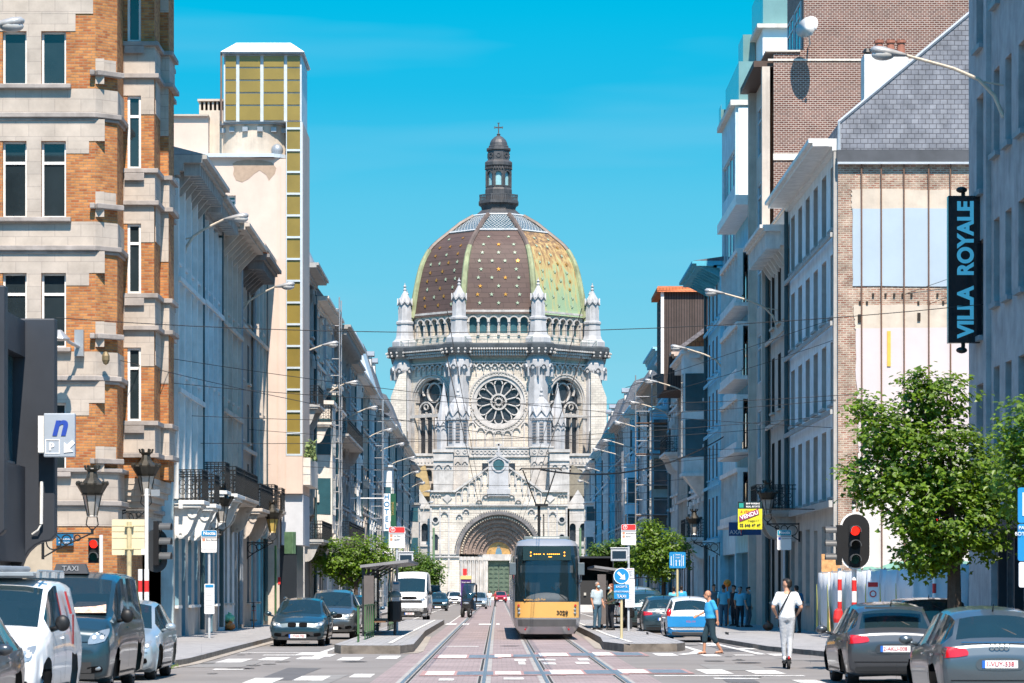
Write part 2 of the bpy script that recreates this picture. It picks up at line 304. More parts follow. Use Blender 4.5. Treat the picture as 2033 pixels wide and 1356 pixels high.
sand = M('sandy_joint', (.30, .27, .235), .95, 0, .3, 2)
mark([(-2.6, 80.6), (-2.15, 81.5), (-2.05, 84), (-2.2, 96), (-2.4, 110), (-2.6, 110), (-2.42, 96), (-2.28, 83)], sand, .003, 'kerb_joint'); mark([(3.05, 86.8), (2.85, 88), (2.95, 96), (3.1, 110), (3.3, 110), (3.24, 95)], sand, .003, 'kerb_joint')
mark([(-8.2, 61.8), (-7.2, 63.6), (-6.9, 70), (-7.1, 86), (-7.3, 110), (-7.6, 110), (-7.36, 86), (-7.16, 70), (-7.42, 64)], sand, .003, 'kerb_joint')
# ================================================================ houses
def window(par, F, u0, u1, z0, z1, d=-.22, fm=None, arch=False, mull=1, trans=True, curtain=False, name='window', gm=None, fw=.07):
    fm = fm or white; b = MB()
    b.fb(F, u0, u0+fw, z0, z1, d, d+.06); b.fb(F, u1-fw, u1, z0, z1, d, d+.06); b.fb(F, u0+fw, u1-fw, z0, z0+fw, d, d+.06); b.fb(F, u0+fw, u1-fw, z1-fw, z1, d, d+.06)
    if mull: b.fb(F, (u0+u1)/2-.035, (u0+u1)/2+.035, z0+fw, z1-fw, d, d+.055)
    if trans:
        zt = z0+(z1-z0)*.72; b.fb(F, u0+fw, u1-fw, zt-.04, zt+.04, d, d+.05)
    o = b.build(name, fm, par)
    g = MB(); g.quad(F.P(u0, z0, d+.015), F.P(u1, z0, d+.015), F.P(u1, z1, d+.015), F.P(u0, z1, d+.015)); q = g.build('pane', gm or glass, par); sub(o, q)
    return o
def railing(b, F, u0, u1, z0, h, d0, d1, sp=.13, scroll=True, r=.014):
    """three sided balcony railing, bars, two rails and simple scroll work"""
    for z in (z0+.06, z0+h-.16, z0+h): 
        b.fb(F, u0, u1, z-.018, z+.018, d1-.04, d1); b.fb(F, u0, u0+.04, z-.018, z+.018, d0, d1-.04); b.fb(F, u1-.04, u1, z-.018, z+.018, d0, d1-.04)
    def bar(u, d):
        b.fb(F, u-r, u+r, z0, z0+h, d-r, d+r)
    n = max(2, int((u1-u0)/sp))
    for i in range(n+1): bar(u0+.02+(u1-u0-.04)*i/n, d1-.02)
    n = max(2, int((d1-d0)/sp))
    for i in range(1, n):
        dd = d0+(d1-d0)*i/n; bar(u0+.02, dd); bar(u1-.02, dd)
        if scroll and i % 2 == 0:
            for zz in (z0+.3, z0+.58):
                G = Fac(*F.P(u0+.02, 0, dd).xy, F.dn.xy, F.du.xy)
                b.ring(G, 0, zz, .09, .115, -.012, .012, n=8)
def balcony(par, F, u0, u1, z0, proj=.9, h=1.0, sm=None, brackets=True, rm=None, hi=False):
    b = MB(); b.fb(F, u0-.05, u1+.05, z0-.14, z0, 0, proj+.05); b.fb(F, u0, u1, z0-.24, z0-.14, 0, proj-.06)
    o = b.build('balcony', sm or stone, par, bevel=.02 if hi else 0)
    r = MB(); railing(r, F, u0, u1, z0, h, 0, proj); q = r.build('railing', rm or iron, par); sub(o, q)
    if brackets:
        for u in (u0+.2, u1-.45):
            k = MB(); pts = []
            for i in range(9):
                t = i/8; pts.append((proj*.86*(1-t)**.5*(1 if t < 1 else 0)+.02, z0-.24-1.0*t+.1*math.sin(t*6.28)))
            poly = [F.P(u, z0-.24, 0)]+[F.P(u, z, d) for d, z in pts]+[F.P(u, z0-1.3, 0)]
            k.prism(poly, F.du*.25)
            if hi:
                G = Fac(*F.P(u, 0, proj*.62).xy, F.dn.xy, (-F.du).xy); k.ring(G, 0, z0-.42, .05, .16, 0, .05, n=14)
                G = Fac(*F.P(u, 0, .2).xy, F.dn.xy, (-F.du).xy); k.ring(G, 0, z0-1.12, .05, .14, 0, .05, n=14)
            q = k.build('bracket', sm or stone, par); sub(o, q)
    return o
def dormer(par, F, u, z, w_, h, d0=-.2, dep=2.5, wm=None, rm=None):
    b = MB(); b.fb(F, u-w_/2, u+w_/2, z, z+h, d0-dep, d0); o = b.build('dormer', wm or white, par)
    g = MB(); g.fb(F, u-w_/2+.18, u+w_/2-.18, z+.15, z+h-.15, d0, d0+.02); sub(o, g.build('pane', glass, par))
    r = MB(); r.fprism(F, [(u-w_/2-.2, z+h), (u+w_/2+.2, z+h), (u, z+h+.45)], d0-dep, d0+.25); sub(o, r.build('dormer_roof', rm or zinc, par))
    return o
brickc = Brick('chimney_brick', (.22, .11, .08), (.16, .08, .06), (.3, .28, .25), .22, .07)
potm = M('clay_pot', (.30, .12, .08), .8)
def chimney(par, F, u, z, w_, h, d, dw=.6, pots=3, m=None):
    b = MB(); b.fb(F, u, u+w_, z, z+h, d-dw, d); b.fb(F, u-.06, u+w_+.06, z+h, z+h+.14, d-dw-.06, d+.06); o = b.build('chimney', m or brickc, par)
    for i in range(pots):
        p = F.P(u+w_*(i+.5)/pots, 0, d-dw/2); k = MB(); k.lathe([(.12, 0), (.1, .35), (.1, .5), (.13, .52), (.13, .58)], p.x, p.y, 8, cz=z+h+.14); sub(o, k.build('chimney_pot', potm, par))
    return o
def cornice_brackets(m, F, Wd, ze, cor, h):
    n = max(2, int(Wd/1.1))
    for i in range(n): u = (i+.5)*Wd/n; m.fprism(Fac(*F.P(u-.07, 0).xy, F.dn.xy, (-F.du).xy), [(.0, ze-h-.5), (.1, ze-h-.45), (cor*.7, ze-.24), (.0, ze-.24)], -.14, 0)
def house(name, label, side, X, Y0, Y1, ze, wall, trim, nf=4, nw=3, g=4.3, ww=1.1, cor=.8, roof='slope', rh=3.0, rm=None, balc=(), dorm=0, chim=(), oriel=None, pil=False, arched=(), fm=None, shop=False, depth=11, rev=.3, seed=0, hi=False, attic=False, surround=True, cm=None, strings=True, gm=None, doorm=None, pipe=True, noside=False, wr=(.18, .82), lw=None, rvm=None, cor_h=.55, dent=False):
    r = random.Random(seed+int(Y0*7)); F = Fac(X, Y0, (0, 1), (side, 0)); Wd = Y1-Y0
    T = thing(name, label, 'building', (X-side*3, (Y0+Y1)/2, 0)); fh = (ze-g-cor_h*.6)/nf; ops = []; wins = []
    n0 = nw; sp = Wd/nw
    for k in range(nf):
        z0 = g+k*fh
        top = wr[1] if not (attic and k == nf-1) else .6
        for i in range(nw):
            uc = sp*(i+.5); a = z0+fh*(wr[0] if k else .06); c = z0+fh*top
            ops.append((uc-ww/2, uc+ww/2, a, c)); wins.append((uc-ww/2, uc+ww/2, a, c))
    gd = []
    if shop: ops.append((.5, Wd-.5, .5, g-.9)); gd = [(.5, Wd-.5, .5, g-.9)]
    else:
        for i in range(nw):
            uc = sp*(i+.5)
            if i == (seed % nw): ops.append((uc-.6, uc+.6, .16, g-.9)); gd.append((uc-.6, uc+.6, .16, g-.9))
            else: ops.append((uc-ww/2, uc+ww/2, 1.2, g-.8)); wins.append((uc-ww/2, uc+ww/2, 1.2, g-.8))
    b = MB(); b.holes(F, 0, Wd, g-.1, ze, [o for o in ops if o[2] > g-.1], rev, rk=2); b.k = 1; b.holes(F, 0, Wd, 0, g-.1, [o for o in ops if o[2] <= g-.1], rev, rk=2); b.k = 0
    P = F.P
    b.quad(P(0, 0), P(0, 0, -depth), P(0, ze, -depth), P(0, ze)); b.quad(P(Wd, 0), P(Wd, 0, -depth), P(Wd, ze, -depth), P(Wd, ze)); b.quad(P(0, ze), P(Wd, ze), P(Wd, ze, -depth), P(0, ze, -depth))
    b.build('wall', [wall, lw or wall, rvm or (dgrey if r.random() < .65 else stone)], T, recalc=False)  # third slot: darker reveal colour, painting shade into the window openings
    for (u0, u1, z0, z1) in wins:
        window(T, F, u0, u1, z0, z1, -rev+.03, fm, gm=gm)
    for (u0, u1, z0, z1) in gd:
        if shop:
            m = MB(); n = max(2, int(Wd/2))
            for i in range(n+1): u = u0+(u1-u0)*i/n; m.fb(F, max(u0, u-.06), min(u1, u+.06), z0, z1, -.25, -.1)
            o = m.build('shop_window', darkm, T); q = MB(); q.quad(P(u0, z0, -.2), P(u1, z0, -.2), P(u1, z1, -.2), P(u0, z1, -.2)); sub(o, q.build('pane', glass, T))
            q = MB(); q.fb(F, .2, Wd-.2, g-.8, g-.25, .003, .22); q.build('shop_fascia', trim, T)
        else:
            m = MB(); m.fb(F, u0, u1, z0, z1-.5, -rev, -rev+.06); m.fb(F, u0+.12, (u0+u1)/2-.05, z0+.3, z1-1.2, -rev+.06, -rev+.085); m.fb(F, (u0+u1)/2+.05, u1-.12, z0+.3, z1-1.2, -rev+.06, -rev+.085); o = m.build('door', doorm or woodd, T)
            q = MB(); q.fb(F, u0, u1, z1-.5, z1, -rev, -rev+.04); sub(o, q.build('fanlight', glass, T))
            q = MB(); q.fb(F, (u0+u1)/2+.06, (u0+u1)/2+.1, z0+1.0, z0+1.2, -rev+.085, -rev+.13); sub(o, q.build('handle', steel, T))
    m = MB()
    if surround:
        for (u0, u1, z0, z1) in wins:
            m.fb(F, u0-.16, u0, z0-.02, z1, .003, .13); m.fb(F, u1, u1+.16, z0-.02, z1, .003, .13); m.fb(F, u0-.24, u1+.24, z1, z1+.2, .003, .2); m.fb(F, u0-.2, u1+.2, z1+.2, z1+.27, .003, .2); m.fb(F, u0-.22, u1+.22, z0-.14, z0-.02, .003, .2); m.fb(F, u0-.1, u1+.1, max(g+.05, z0-.62) if z0 > g else z0-.5, z0-.2, .003, .06)
            if hi or r.random() < .5: m.fb(F, u0-.26, u0-.1, z1-.45, z1, .13, .26); m.fb(F, u1+.1, u1+.26, z1-.45, z1, .13, .26); m.fb(F, (u0+u1)/2-.1, (u0+u1)/2+.1, z1+.02, z1+.3, .3, .36)
    else:
        for (u0, u1, z0, z1) in wins: m.fb(F, u0-.06, u1+.06, z0-.1, z0-.01, .003, .12)
    if strings:
        m.fb(F, 0, Wd, g-.22, g+.02, .17, .30)
        for k in range(1, nf):
            z = g+k*fh
            if k == nf-1 or r.random() < .6: m.fb(F, 0, Wd, z-.06, z+.1, .172, .25)
    if pil:
        for i in range(nw+1): u = max(.16, min(Wd-.16, i*sp)); m.fb(F, u-.16, u+.16, g+.1, ze-cor_h-.1, .003, .165)
    if not pil: m.fb(F, .02, .3, 0.13, ze-cor_h, .003, .13)
    if m.v: m.build('moulding', trim, T)
    c = MB(); h = cor_h
    if cor > 0:
        for (zz, zh, dd) in ((ze-h, .14, .18*cor), (ze-h+.14, h-.34, .3*cor), (ze-.2, .12, cor*.86), (ze-.08, .14, cor)): c.fb(F, -.002, Wd+.002, zz, zz+zh, .004, dd)
        if cor > 1.05: cornice_brackets(c, F, Wd, ze, cor, h)
        if dent:
            n = int(Wd/.6)
            for i in range(n): u = (i+.5)*Wd/n; c.fb(F, u-.1, u+.1, ze-h, ze-.2, .3*cor, .78*cor)
        c.build('cornice', cm or trim, T)
    if roof == 'slope':
        q = MB(); q.prism([P(0.01, ze+.07, cor-.05), P(.01, ze+rh, -depth*.45), P(.01, ze+.07, -depth)], F.du*(Wd-.02)); q.build('roof', rm or slate, T)
    elif roof == 'mansard':
        q = MB(); q.prism([P(0.01, ze+.07, cor-.3), P(.01, ze+rh*.8, -.9), P(.01, ze+rh, -3.5), P(.01, ze+.07, -depth)], F.du*(Wd-.02)); q.build('roof', rm or slate, T)
    elif roof == 'parapet':
        q = MB(); q.fb(F, 0, Wd, ze+.07, ze+.9, -.3, .0); q.fb(F, -.03, Wd+.03, ze+.9, ze+1.0, -.36, .06); q.build('parapet', trim, T)
    for i in range(dorm): dormer(T, F, Wd*(i+.5)/dorm, ze+.3, 1.3, rh*.62, -.35 if roof == 'mansard' else -.7, 2.5, None, rm if rm and rm is not slate else None)
    for (u, d, h, wd, pots) in chim: chimney(T, F, u, ze+.1, wd, h, d, pots=pots, m=stonew if r.random() < .4 else None)
    for (k, i0, i1, pr) in balc:
        z = g+k*fh; balcony(T, F, sp*i0+.15, sp*i1-.15, z+.05, pr, 1.0, trim, hi=hi)
    if oriel:
        u0, u1, z0, z1, pr = oriel; q = MB(); A = [(u0, 0), (u0+.3, pr), (u1-.3, pr), (u1, 0)]
        def ring(z, s=1.0): return [P(u0+(a-u0) if s == 1 else (u0+u1)/2+(a-(u0+u1)/2)*s, z, d*s) for a, d in A]
        q.prism(ring(z0), (0, 0, z1-z0)); q.prism(ring(z1, 1.1), (0, 0, .22)); q.prism(ring(z0-.2, 1.08), (0, 0, .2)); q.loft([ring(z0-1.3, .3), ring(z0-.2, .95)])
        o = q.build('oriel', trim, T)
        z = z0+.9; k = 0
        while z+1.6 < z1:
            zt = min(z+2.1, z1-.35); w_ = MB()
            a, c = P(u0+.04, z, .06), P(u0+.26, z, pr-.1); nn = Vector((c-a)); nn.z = 0; nn.normalize(); on = Vector((-nn.y, nn.x, 0));
            if on.y > 0: on = -on
            w_.hexa([a+on*.0, c+on*.0, c+on*.03, a+on*.03]+[v+Vector((0, 0, zt-z)) for v in (a, c, c+on*.03, a+on*.03)])
            w_.fb(F, u0+.5, u1-.5, z, zt, pr, pr+.03); sub(o, w_.build('pane', glassb, T)); z += fh
    if pipe:
        p = P(Wd-.12, 0, .14); q = MB(); q.tube([(p.x, p.y, .3), (p.x, p.y, ze-.3)], .085, 6); q.build('drainpipe', pipem if int(Y0) % 3 else zinc, T)
    return T, F, fh
def wm(name, c, grime=.35, var=.1): return M(name, c, .85, 0, var*1.3, 1.6, .2, .2, grime=min(.6, grime*1.2), bsc=7, gcol=tuple(x*.35 for x in c))
cream = wm('cream_render', (.68, .56, .42), .22); offw = wm('off_white_render', (.66, .66, .64)); pblue = wm('pale_blue_render', (.28, .56, .68)); lblue = wm('blue_white_render', (.50, .63, .67)); pgrey = wm('pale_grey_render', (.62, .64, .64))
beige = wm('beige_stone_render', (.50, .44, .38), .4); mblue = wm('blue_reveal_shade', (.22, .36, .42)); bluew = wm('blue_render', (.10, .42, .55)); pipem = M('dark_teal_pipe', (.03, .07, .08), .5); dgrey = wm('weathered_stone_and_reveal_shade', (.20, .19, .185), .5); tan = wm('tan_stone', (.40, .33, .27), .4); redb = Brick('red_brick', (.30, .13, .09), (.22, .09, .07), (.3, .27, .24), .22, .075)  # mblue paints shade into window reveals; dgrey is dark stone and reveal shade
orange = Brick('orange_tiles', (.55, .19, .08), (.48, .15, .06), (.2, .07, .04), .25, .3, .02, var=.2)
LX, RX = -10.6, 11.8
def LY(px): return -LX*FPX/(HX-px)
def RY(px): return RX*FPX/(px-HX)
# ---- left row
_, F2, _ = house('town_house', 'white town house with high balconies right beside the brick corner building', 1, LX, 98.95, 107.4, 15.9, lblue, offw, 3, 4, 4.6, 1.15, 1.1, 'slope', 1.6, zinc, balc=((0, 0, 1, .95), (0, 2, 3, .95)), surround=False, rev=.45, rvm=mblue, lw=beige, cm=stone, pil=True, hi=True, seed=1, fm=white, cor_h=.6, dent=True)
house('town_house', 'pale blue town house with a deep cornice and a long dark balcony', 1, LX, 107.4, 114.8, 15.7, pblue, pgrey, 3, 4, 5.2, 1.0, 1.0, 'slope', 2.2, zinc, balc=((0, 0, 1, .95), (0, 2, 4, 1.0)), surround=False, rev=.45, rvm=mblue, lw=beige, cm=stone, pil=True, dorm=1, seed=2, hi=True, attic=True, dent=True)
house('town_house', 'grey beige town house with a row of small attic windows', 1, LX, 114.8, 123.6, 15.6, pgrey, beige, 3, 4, 5.2, 1.1, 1.2, 'slope', 1.8, zinc, balc=((0, 0, 3, 1.0),), seed=3, attic=True, hi=True, surround=False, pil=True, rev=.45)
house('town_house', 'narrow brown grey town house with dark eaves before the pale blue one', 1, LX, 123.6, 130.4, 15.4, tan, beige, 4, 2, 5.0, 1.1, 1.3, 'slope', 2.4, orange, balc=((0, 0, 2, .95),), surround=False, rev=.45, dorm=1, seed=4, hi=True, cm=dgrey, dent=True)
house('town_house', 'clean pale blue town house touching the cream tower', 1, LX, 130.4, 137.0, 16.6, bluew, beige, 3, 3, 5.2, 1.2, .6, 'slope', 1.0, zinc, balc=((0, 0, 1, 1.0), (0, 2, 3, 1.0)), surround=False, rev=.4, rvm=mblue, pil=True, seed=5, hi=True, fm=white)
far_l = [  # px0, px1, eave px y at px1 , wall, trim, args
 (600, 622, 560, dgrey, stone, dict(nf=4, nw=2, roof='mansard', rh=4.0, rm=zinc, dorm=2, chim=((.6, -1.5, 3.2, 1.4, 2),), balc=((0, 0, 2, 1.1), (2, 0, 1, .9)), oriel=None), 'weathered grey stone house with a tall chimney just beyond the cream tower'),
 (622, 640, 618, tan, stonew, dict(nf=4, nw=2, roof='mansard', rh=2.6, rm=zinc, dorm=1, oriel=(1.5, 5.5, 5.2, 12.5, 1.0), balc=((2, 0, 1, 1.0),)), 'tan ornate house with a projecting stone oriel and metal dormer'),
 (640, 656, 640, offw, stonew, dict(nf=5, nw=3, roof='slope', rh=1.5, oriel=(1, 4, 5, 14, 1.0), balc=((3, 0, 3, 1.0),)), 'off white house with a glazed bay beside the scaffold mast'),
 (656, 690, 700, dgrey, stone, dict(nf=6, nw=6, roof='parapet', g=5.0, ww=1.2, cor=1.3, balc=((0, 0, 6, 1.2), (3, 0, 6, 1.1)), dent=True), 'tall dark stone palace with a heavy cornice and stone balustrades'),
 (690, 702, 735, beige, stone, dict(nf=5, nw=3, roof='slope', rh=1.0, chim=((2, -2, 1.5, 1.5, 2),)), 'beige town house after the tall dark palace'),
 (702, 715, 760, offw, offw, dict(nf=5, nw=3, roof='slope', rh=1.2, balc=((0, 0, 2, .9),)), 'white town house behind the pillar with an iron balcony'),
 (715, 728, 780, tan, beige, dict(nf=4, nw=3, roof='slope', rh=3.2, dorm=1, rm=zinc), 'tan town house with a white dormer and zinc roof'),
 (728, 742, 800, pblue, offw, dict(nf=4, nw=3, roof='mansard', rh=6.2, rm=M('bare_zinc', (.55, .58, .62), .4, .2)), 'pale blue house under a big bright zinc mansard roof'),
 (742, 756, 815, beige, stone, dict(nf=4, nw=3, roof='mansard', rh=6.0, dorm=2, chim=((1, -1.5, 1.0, 1.2, 3),)), 'beige house with steep slate mansard near the hotel sign'),
 (756, 770, 850, offw, offw, dict(nf=4, nw=3, roof='slope', rh=3.5, oriel=(3, 8, 5, 13, .9)), 'white house carrying the hotel sign'),
 (770, 784, 865, tan, stonew, dict(nf=4, nw=3, roof='slope', rh=3.5, chim=((4, -2, 2.4, 1.4, 2),)), 'tan stone house after the hotel'),
 (784, 797, 880, pgrey, stone, dict(nf=3, nw=4, roof='mansard', rh=5), 'pale grey house with slate mansard towards the church'),
 (797, 811, 905, beige, stonew, dict(nf=3, nw=4, roof='slope', rh=4, dorm=1), 'beige house with single dormer near the church'),
 (811, 822, 935, offw, stone, dict(nf=3, nw=4, roof='slope', rh=3, oriel=(5, 11, 5, 12, 1.1)), 'white house with an oriel, last but one before the church square'),
 (822, 829, 960, stonew, stone, dict(nf=3, nw=4, roof='slope', rh=2.5), 'pale stone end house on the left before the church square')]
for i, (a, c, py, wl, tr, kw, lab) in enumerate(far_l):
    Y0, Y1 = LY(a), LY(c); kw.setdefault('g', 4.4); kw.setdefault('cor', .9)
    house('town_house', lab, 1, LX, Y0, Y1, WZ(py, Y1), wl, tr, seed=20+i, **kw)
# ---- right row
house('town_house', 'light grey town house with flaking eaves standing against the bare party wall', -1, RX, 104.8, 122, 17.3, wm('white_grey_render', (.76, .78, .78), .25), stone, 4, 6, 4.8, 1.5, 1.0, 'none', 1, seed=2, hi=False, lw=beige, rvm=stone, rev=.55, balc=((0, 5, 6, 1.0),), doorm=woodd, surround=False, pil=False, cor_h=.35, cm=white, wr=(.12, .84))
house('town_house', 'narrow grey town house with a carved console and old balcony', -1, RX, 122, 130.6, 16.4, beige, beige, 3, 3, 5.0, 1.3, 1.2, 'parapet', 1, balc=((0, 1, 2, 1.1),), rvm=wm('black_reveal_shade', (.05, .045, .04)), rev=.5, seed=4, surround=False, cor_h=.9, dent=True, cm=offw)  # near-black reveal colour stands in for deep shade in the windows
far_r = [
 (1405, 1435, 520, pblue, pblue, dict(nf=5, nw=4, roof='slope', rh=1.0, cor=1.6, cm=bluew, chim=((6, -2, 1.6, 2.2, 3),), surround=False, cor_h=.3), 'pale blue house with wide flat eaves and three clay chimney pots'),
 (1372, 1405, 690, offw, offw, dict(nf=4, nw=4, roof='slope', rh=4.5, rm=orange, cor=1.3, g=4.6, oriel=(.6, 3.2, 8.3, 15.0, 1.3), balc=((0, 0, 1, 1.3),), dent=True), 'white house with peeling glazed wooden oriel and orange roof tiles'),
 (1352, 1372, 700, pgrey, beige, dict(nf=4, nw=4, roof='slope', rh=4.6, cor=1.2, rm=slate, pil=True, surround=False), 'grey town house with carved cornice and slate roof'),
 (1334, 1352, 700, beige, offw, dict(nf=4, nw=3, roof='slope', rh=3.0, cor=1.2, balc=((2, 0, 2, 1.0),)), 'beige house under the loft with orange tiles'),
 (1312, 1334, 690, bluew, pblue, dict(nf=5, nw=3, roof='slope', rh=1.0, cor=1.3, oriel=(2, 6, 5, 14, 1.2), balc=((2, 1, 2, 1.0),), dent=True), 'blue house with curved cornice brackets and pale oriel'),
 (1290, 1312, 755, beige, beige, dict(nf=4, nw=3, roof='slope', rh=2.6, cor=1.2, chim=((5, -2, 3.0, 2.2, 3),)), 'beige town house with chimney stacks behind the scaffold'),
 (1272, 1290, 785, offw, offw, dict(nf=4, nw=3, roof='mansard', rh=4.0, dorm=1, chim=((3, -1.5, 1.4, 1.3, 4),)), 'off white house with four pale chimney pots'),
 (1256, 1272, 805, bluew, pblue, dict(nf=4, nw=3, roof='mansard', rh=4.0, oriel=(3, 7, 5, 12, 1.0)), 'blue house with bay window behind the tram stop sign'),
 (1240, 1256, 820, pblue, offw, dict(nf=4, nw=3, roof='slope', rh=3.0, pil=True), 'pale blue house with white pilaster strip'),
 (1225, 1240, 835, dgrey, stone, dict(nf=4, nw=3, roof='mansard', rh=4.6, dorm=1), 'dark house with slate mansard on the right row'),
 (1211, 1225, 850, bluew, bluew, dict(nf=4, nw=3, roof='slope', rh=3.5), 'plain blue house right of the church'),
 (1198, 1211, 870, pblue, offw, dict(nf=3, nw=4, roof='mansard', rh=5.0, dorm=2), 'pale blue house with twin dormers right of the church'),
 (1185, 1198, 890, bluew, pblue, dict(nf=3, nw=4, roof='slope', rh=3.5, balc=((0, 0, 2, .9),)), 'blue house with low balcony near the church square'),
 (1174, 1185, 915, pblue, offw, dict(nf=3, nw=4, roof='slope', rh=3.5, oriel=(4, 10, 5, 12, 1.2)), 'pale blue house with bay, last but one before the square'),
 (1163, 1174, 935, pgrey, stonew, dict(nf=3, nw=4, roof='slope', rh=4.0), 'grey end house on the right before the church square')]
for i, (a, c, py, wl, tr, kw, lab) in enumerate(far_r):
    Y1, Y0 = RY(a), RY(c); kw.setdefault('g', 4.4); kw.setdefault('cor', .9)
    house('town_house', lab, -1, RX, Y0, Y1, WZ(py, Y0), wl, tr, seed=50+i, **kw)
# ================================================================ church at the end of the street
CX, CY = .25, 525.0
ch1 = Brick('church_limestone', (.62, .57, .49), (.54, .49, .43), (.37, .34, .30), .9, .38, .03, var=.3, bump=.3, nsc=.35)
ch2 = M('church_blue_stone', (.40, .40, .41), .8, 0, .22, .4, .2, grime=.45, bsc=4); ch3 = M('church_carved_stone', (.44, .42, .40), .85, 0, .25, .6, .3, grime=.4, bsc=5)
chd = M('church_dark_stone', (.16, .15, .15), .85, 0, .3, .8, .3, bsc=4); chg = M('leaded_glass', (.028, .035, .045), .25, 0, .4, 3); chglb = M('drum_glass', (.04, .10, .12), .12, 0, .4, .5)
church = thing('domed_church', 'white stone church with brown and green star studded dome closing the street', 'church', (CX, 488, 0))
def octv(Rr, k, cx=CX, cy=CY): a = R(-112.5+45*k); return Vector((cx+Rr*math.cos(a), cy+Rr*math.sin(a), 0))
def octF(Rr, k, cx=CX, cy=CY):
    a, b = octv(Rr, k, cx, cy), octv(Rr, k+1, cx, cy); m = (a+b)/2-Vector((cx, cy, 0)); return Fac(a.x, a.y, (b-a).xy, m.xy), (b-a).length
OFF = R(22.5)
RB = 17.4; zc = 42.0
b = MB()
for k in range(8):
    F, w_ = octF(RB, k)
    if k == 0:
        n = 32; rc = 4.35; uc = w_/2; zr = WZ(797, 508); P = F.P
        pts = [(uc+rc*math.cos(2*PI*i/n), zr+rc*math.sin(2*PI*i/n)) for i in range(n+1)]; hw = 5.2
        sq = lambda i: (lambda c, s_: (uc+hw*c/max(abs(c), abs(s_)), zr+hw*s_/max(abs(c), abs(s_))))(math.cos(2*PI*i/n), math.sin(2*PI*i/n))
        for i in range(n):
            a, c = pts[i], pts[i+1]; e1, e2 = sq(i), sq(i+1); b.quad(P(*a), P(*c), P(*e2), P(*e1)); b.quad(P(*a), P(*c), P(c[0], c[1], -1.0), P(a[0], a[1], -1.0))
        b.quad(P(0, 18), P(uc-hw, 18), P(uc-hw, zc), P(0, zc)); b.quad(P(uc+hw, 18), P(w_, 18), P(w_, zc), P(uc+hw, zc)); b.quad(P(uc-hw, 18), P(uc+hw, 18), P(uc+hw, zr-hw), P(uc-hw, zr-hw)); b.quad(P(uc-hw, zr+hw), P(uc+hw, zr+hw), P(uc+hw, zc), P(uc-hw, zc))
        b.quad(P(0, 0), P(w_, 0), P(w_, 18), P(0, 18))
    elif k in (1, 7):
        b.archpanel(F, 0, w_, 0, zc, w_/2, 4.1, WZ(797, 512), WZ(900, 512), 0, 1.3, 12)
    else: b.quad(F.P(0, 0), F.P(w_, 0), F.P(w_, zc), F.P(0, zc))
b.build('octagon_wall', ch1, church, recalc=False)
# rose window
F, w_ = octF(RB, 0); uc = w_/2; zr = WZ(797, 508)
t = MB(); t.ring(F, uc, zr, 3.75, 4.34, -.8, -.05, n=32); t.ring(F, uc, zr, 1.1, 1.42, -.7, -.15, n=20); t.ring(F, uc, zr, .5, .68, -.7, -.2, n=12)
for i in range(12):
    a = 2*PI*(i+.5)/12; c, s_ = math.cos(a), math.sin(a); t.tube([F.P(uc+1.3*c, zr+1.3*s_, -.4), F.P(uc+3.0*c, zr+3.0*s_, -.4)], .13, 6)
    a2 = 2*PI*i/12; t.ring(F, uc+3.08*math.cos(a2), zr+3.08*math.sin(a2), .56, .76, -.65, -.2, a2-PI*.55, a2+PI*.55, 8)
for i in range(8):
    a, a2 = 2*PI*i/8, 2*PI*(i+3)/8; t.tube([F.P(uc+1.1*math.cos(q), zr+1.1*math.sin(q), -.35) for q in (a, a2)], .05, 4)
rose = t.build('rose_window', ch3, church); g = MB(); g.disc(F, uc, zr, 3.9, -.75, -.62, 32); sub(rose, g.build('leaded_pane', chg, church))
t = MB(); t.ring(F, uc, zr, 4.36, 4.62, .003, .2, n=36); t.ring(F, uc, zr, 4.95, 5.2, .003, .16, n=36)
for i in range(60): a = 2*PI*i/60; t.disc(F, uc+4.79*math.cos(a), zr+4.79*math.sin(a), .1, .003, .12, 6)
for i in range(7):                                        # blind arcade under the rose
    u = uc-4.5+1.5*i; zz = WZ(845, 508)-(0 if i in (0, 6) else .9 if i in (1, 5) else 1.35)
    t.ring(F, u, zz, .52, .7, .003, .3, 0, PI, 10)
    if i not in (0, 6): t.fb(F, u+.6-1.5+.02, u+.9-1.5-.02, zz-6.0, zz+.0, .003, .22)
t.fb(F, uc+4.2, uc+4.45, 24.5, 32, .003, .2); t.fb(F, uc-4.45, uc-4.2, 24.5, 32, .003, .2)
t.build('rose_surround', ch3, church)
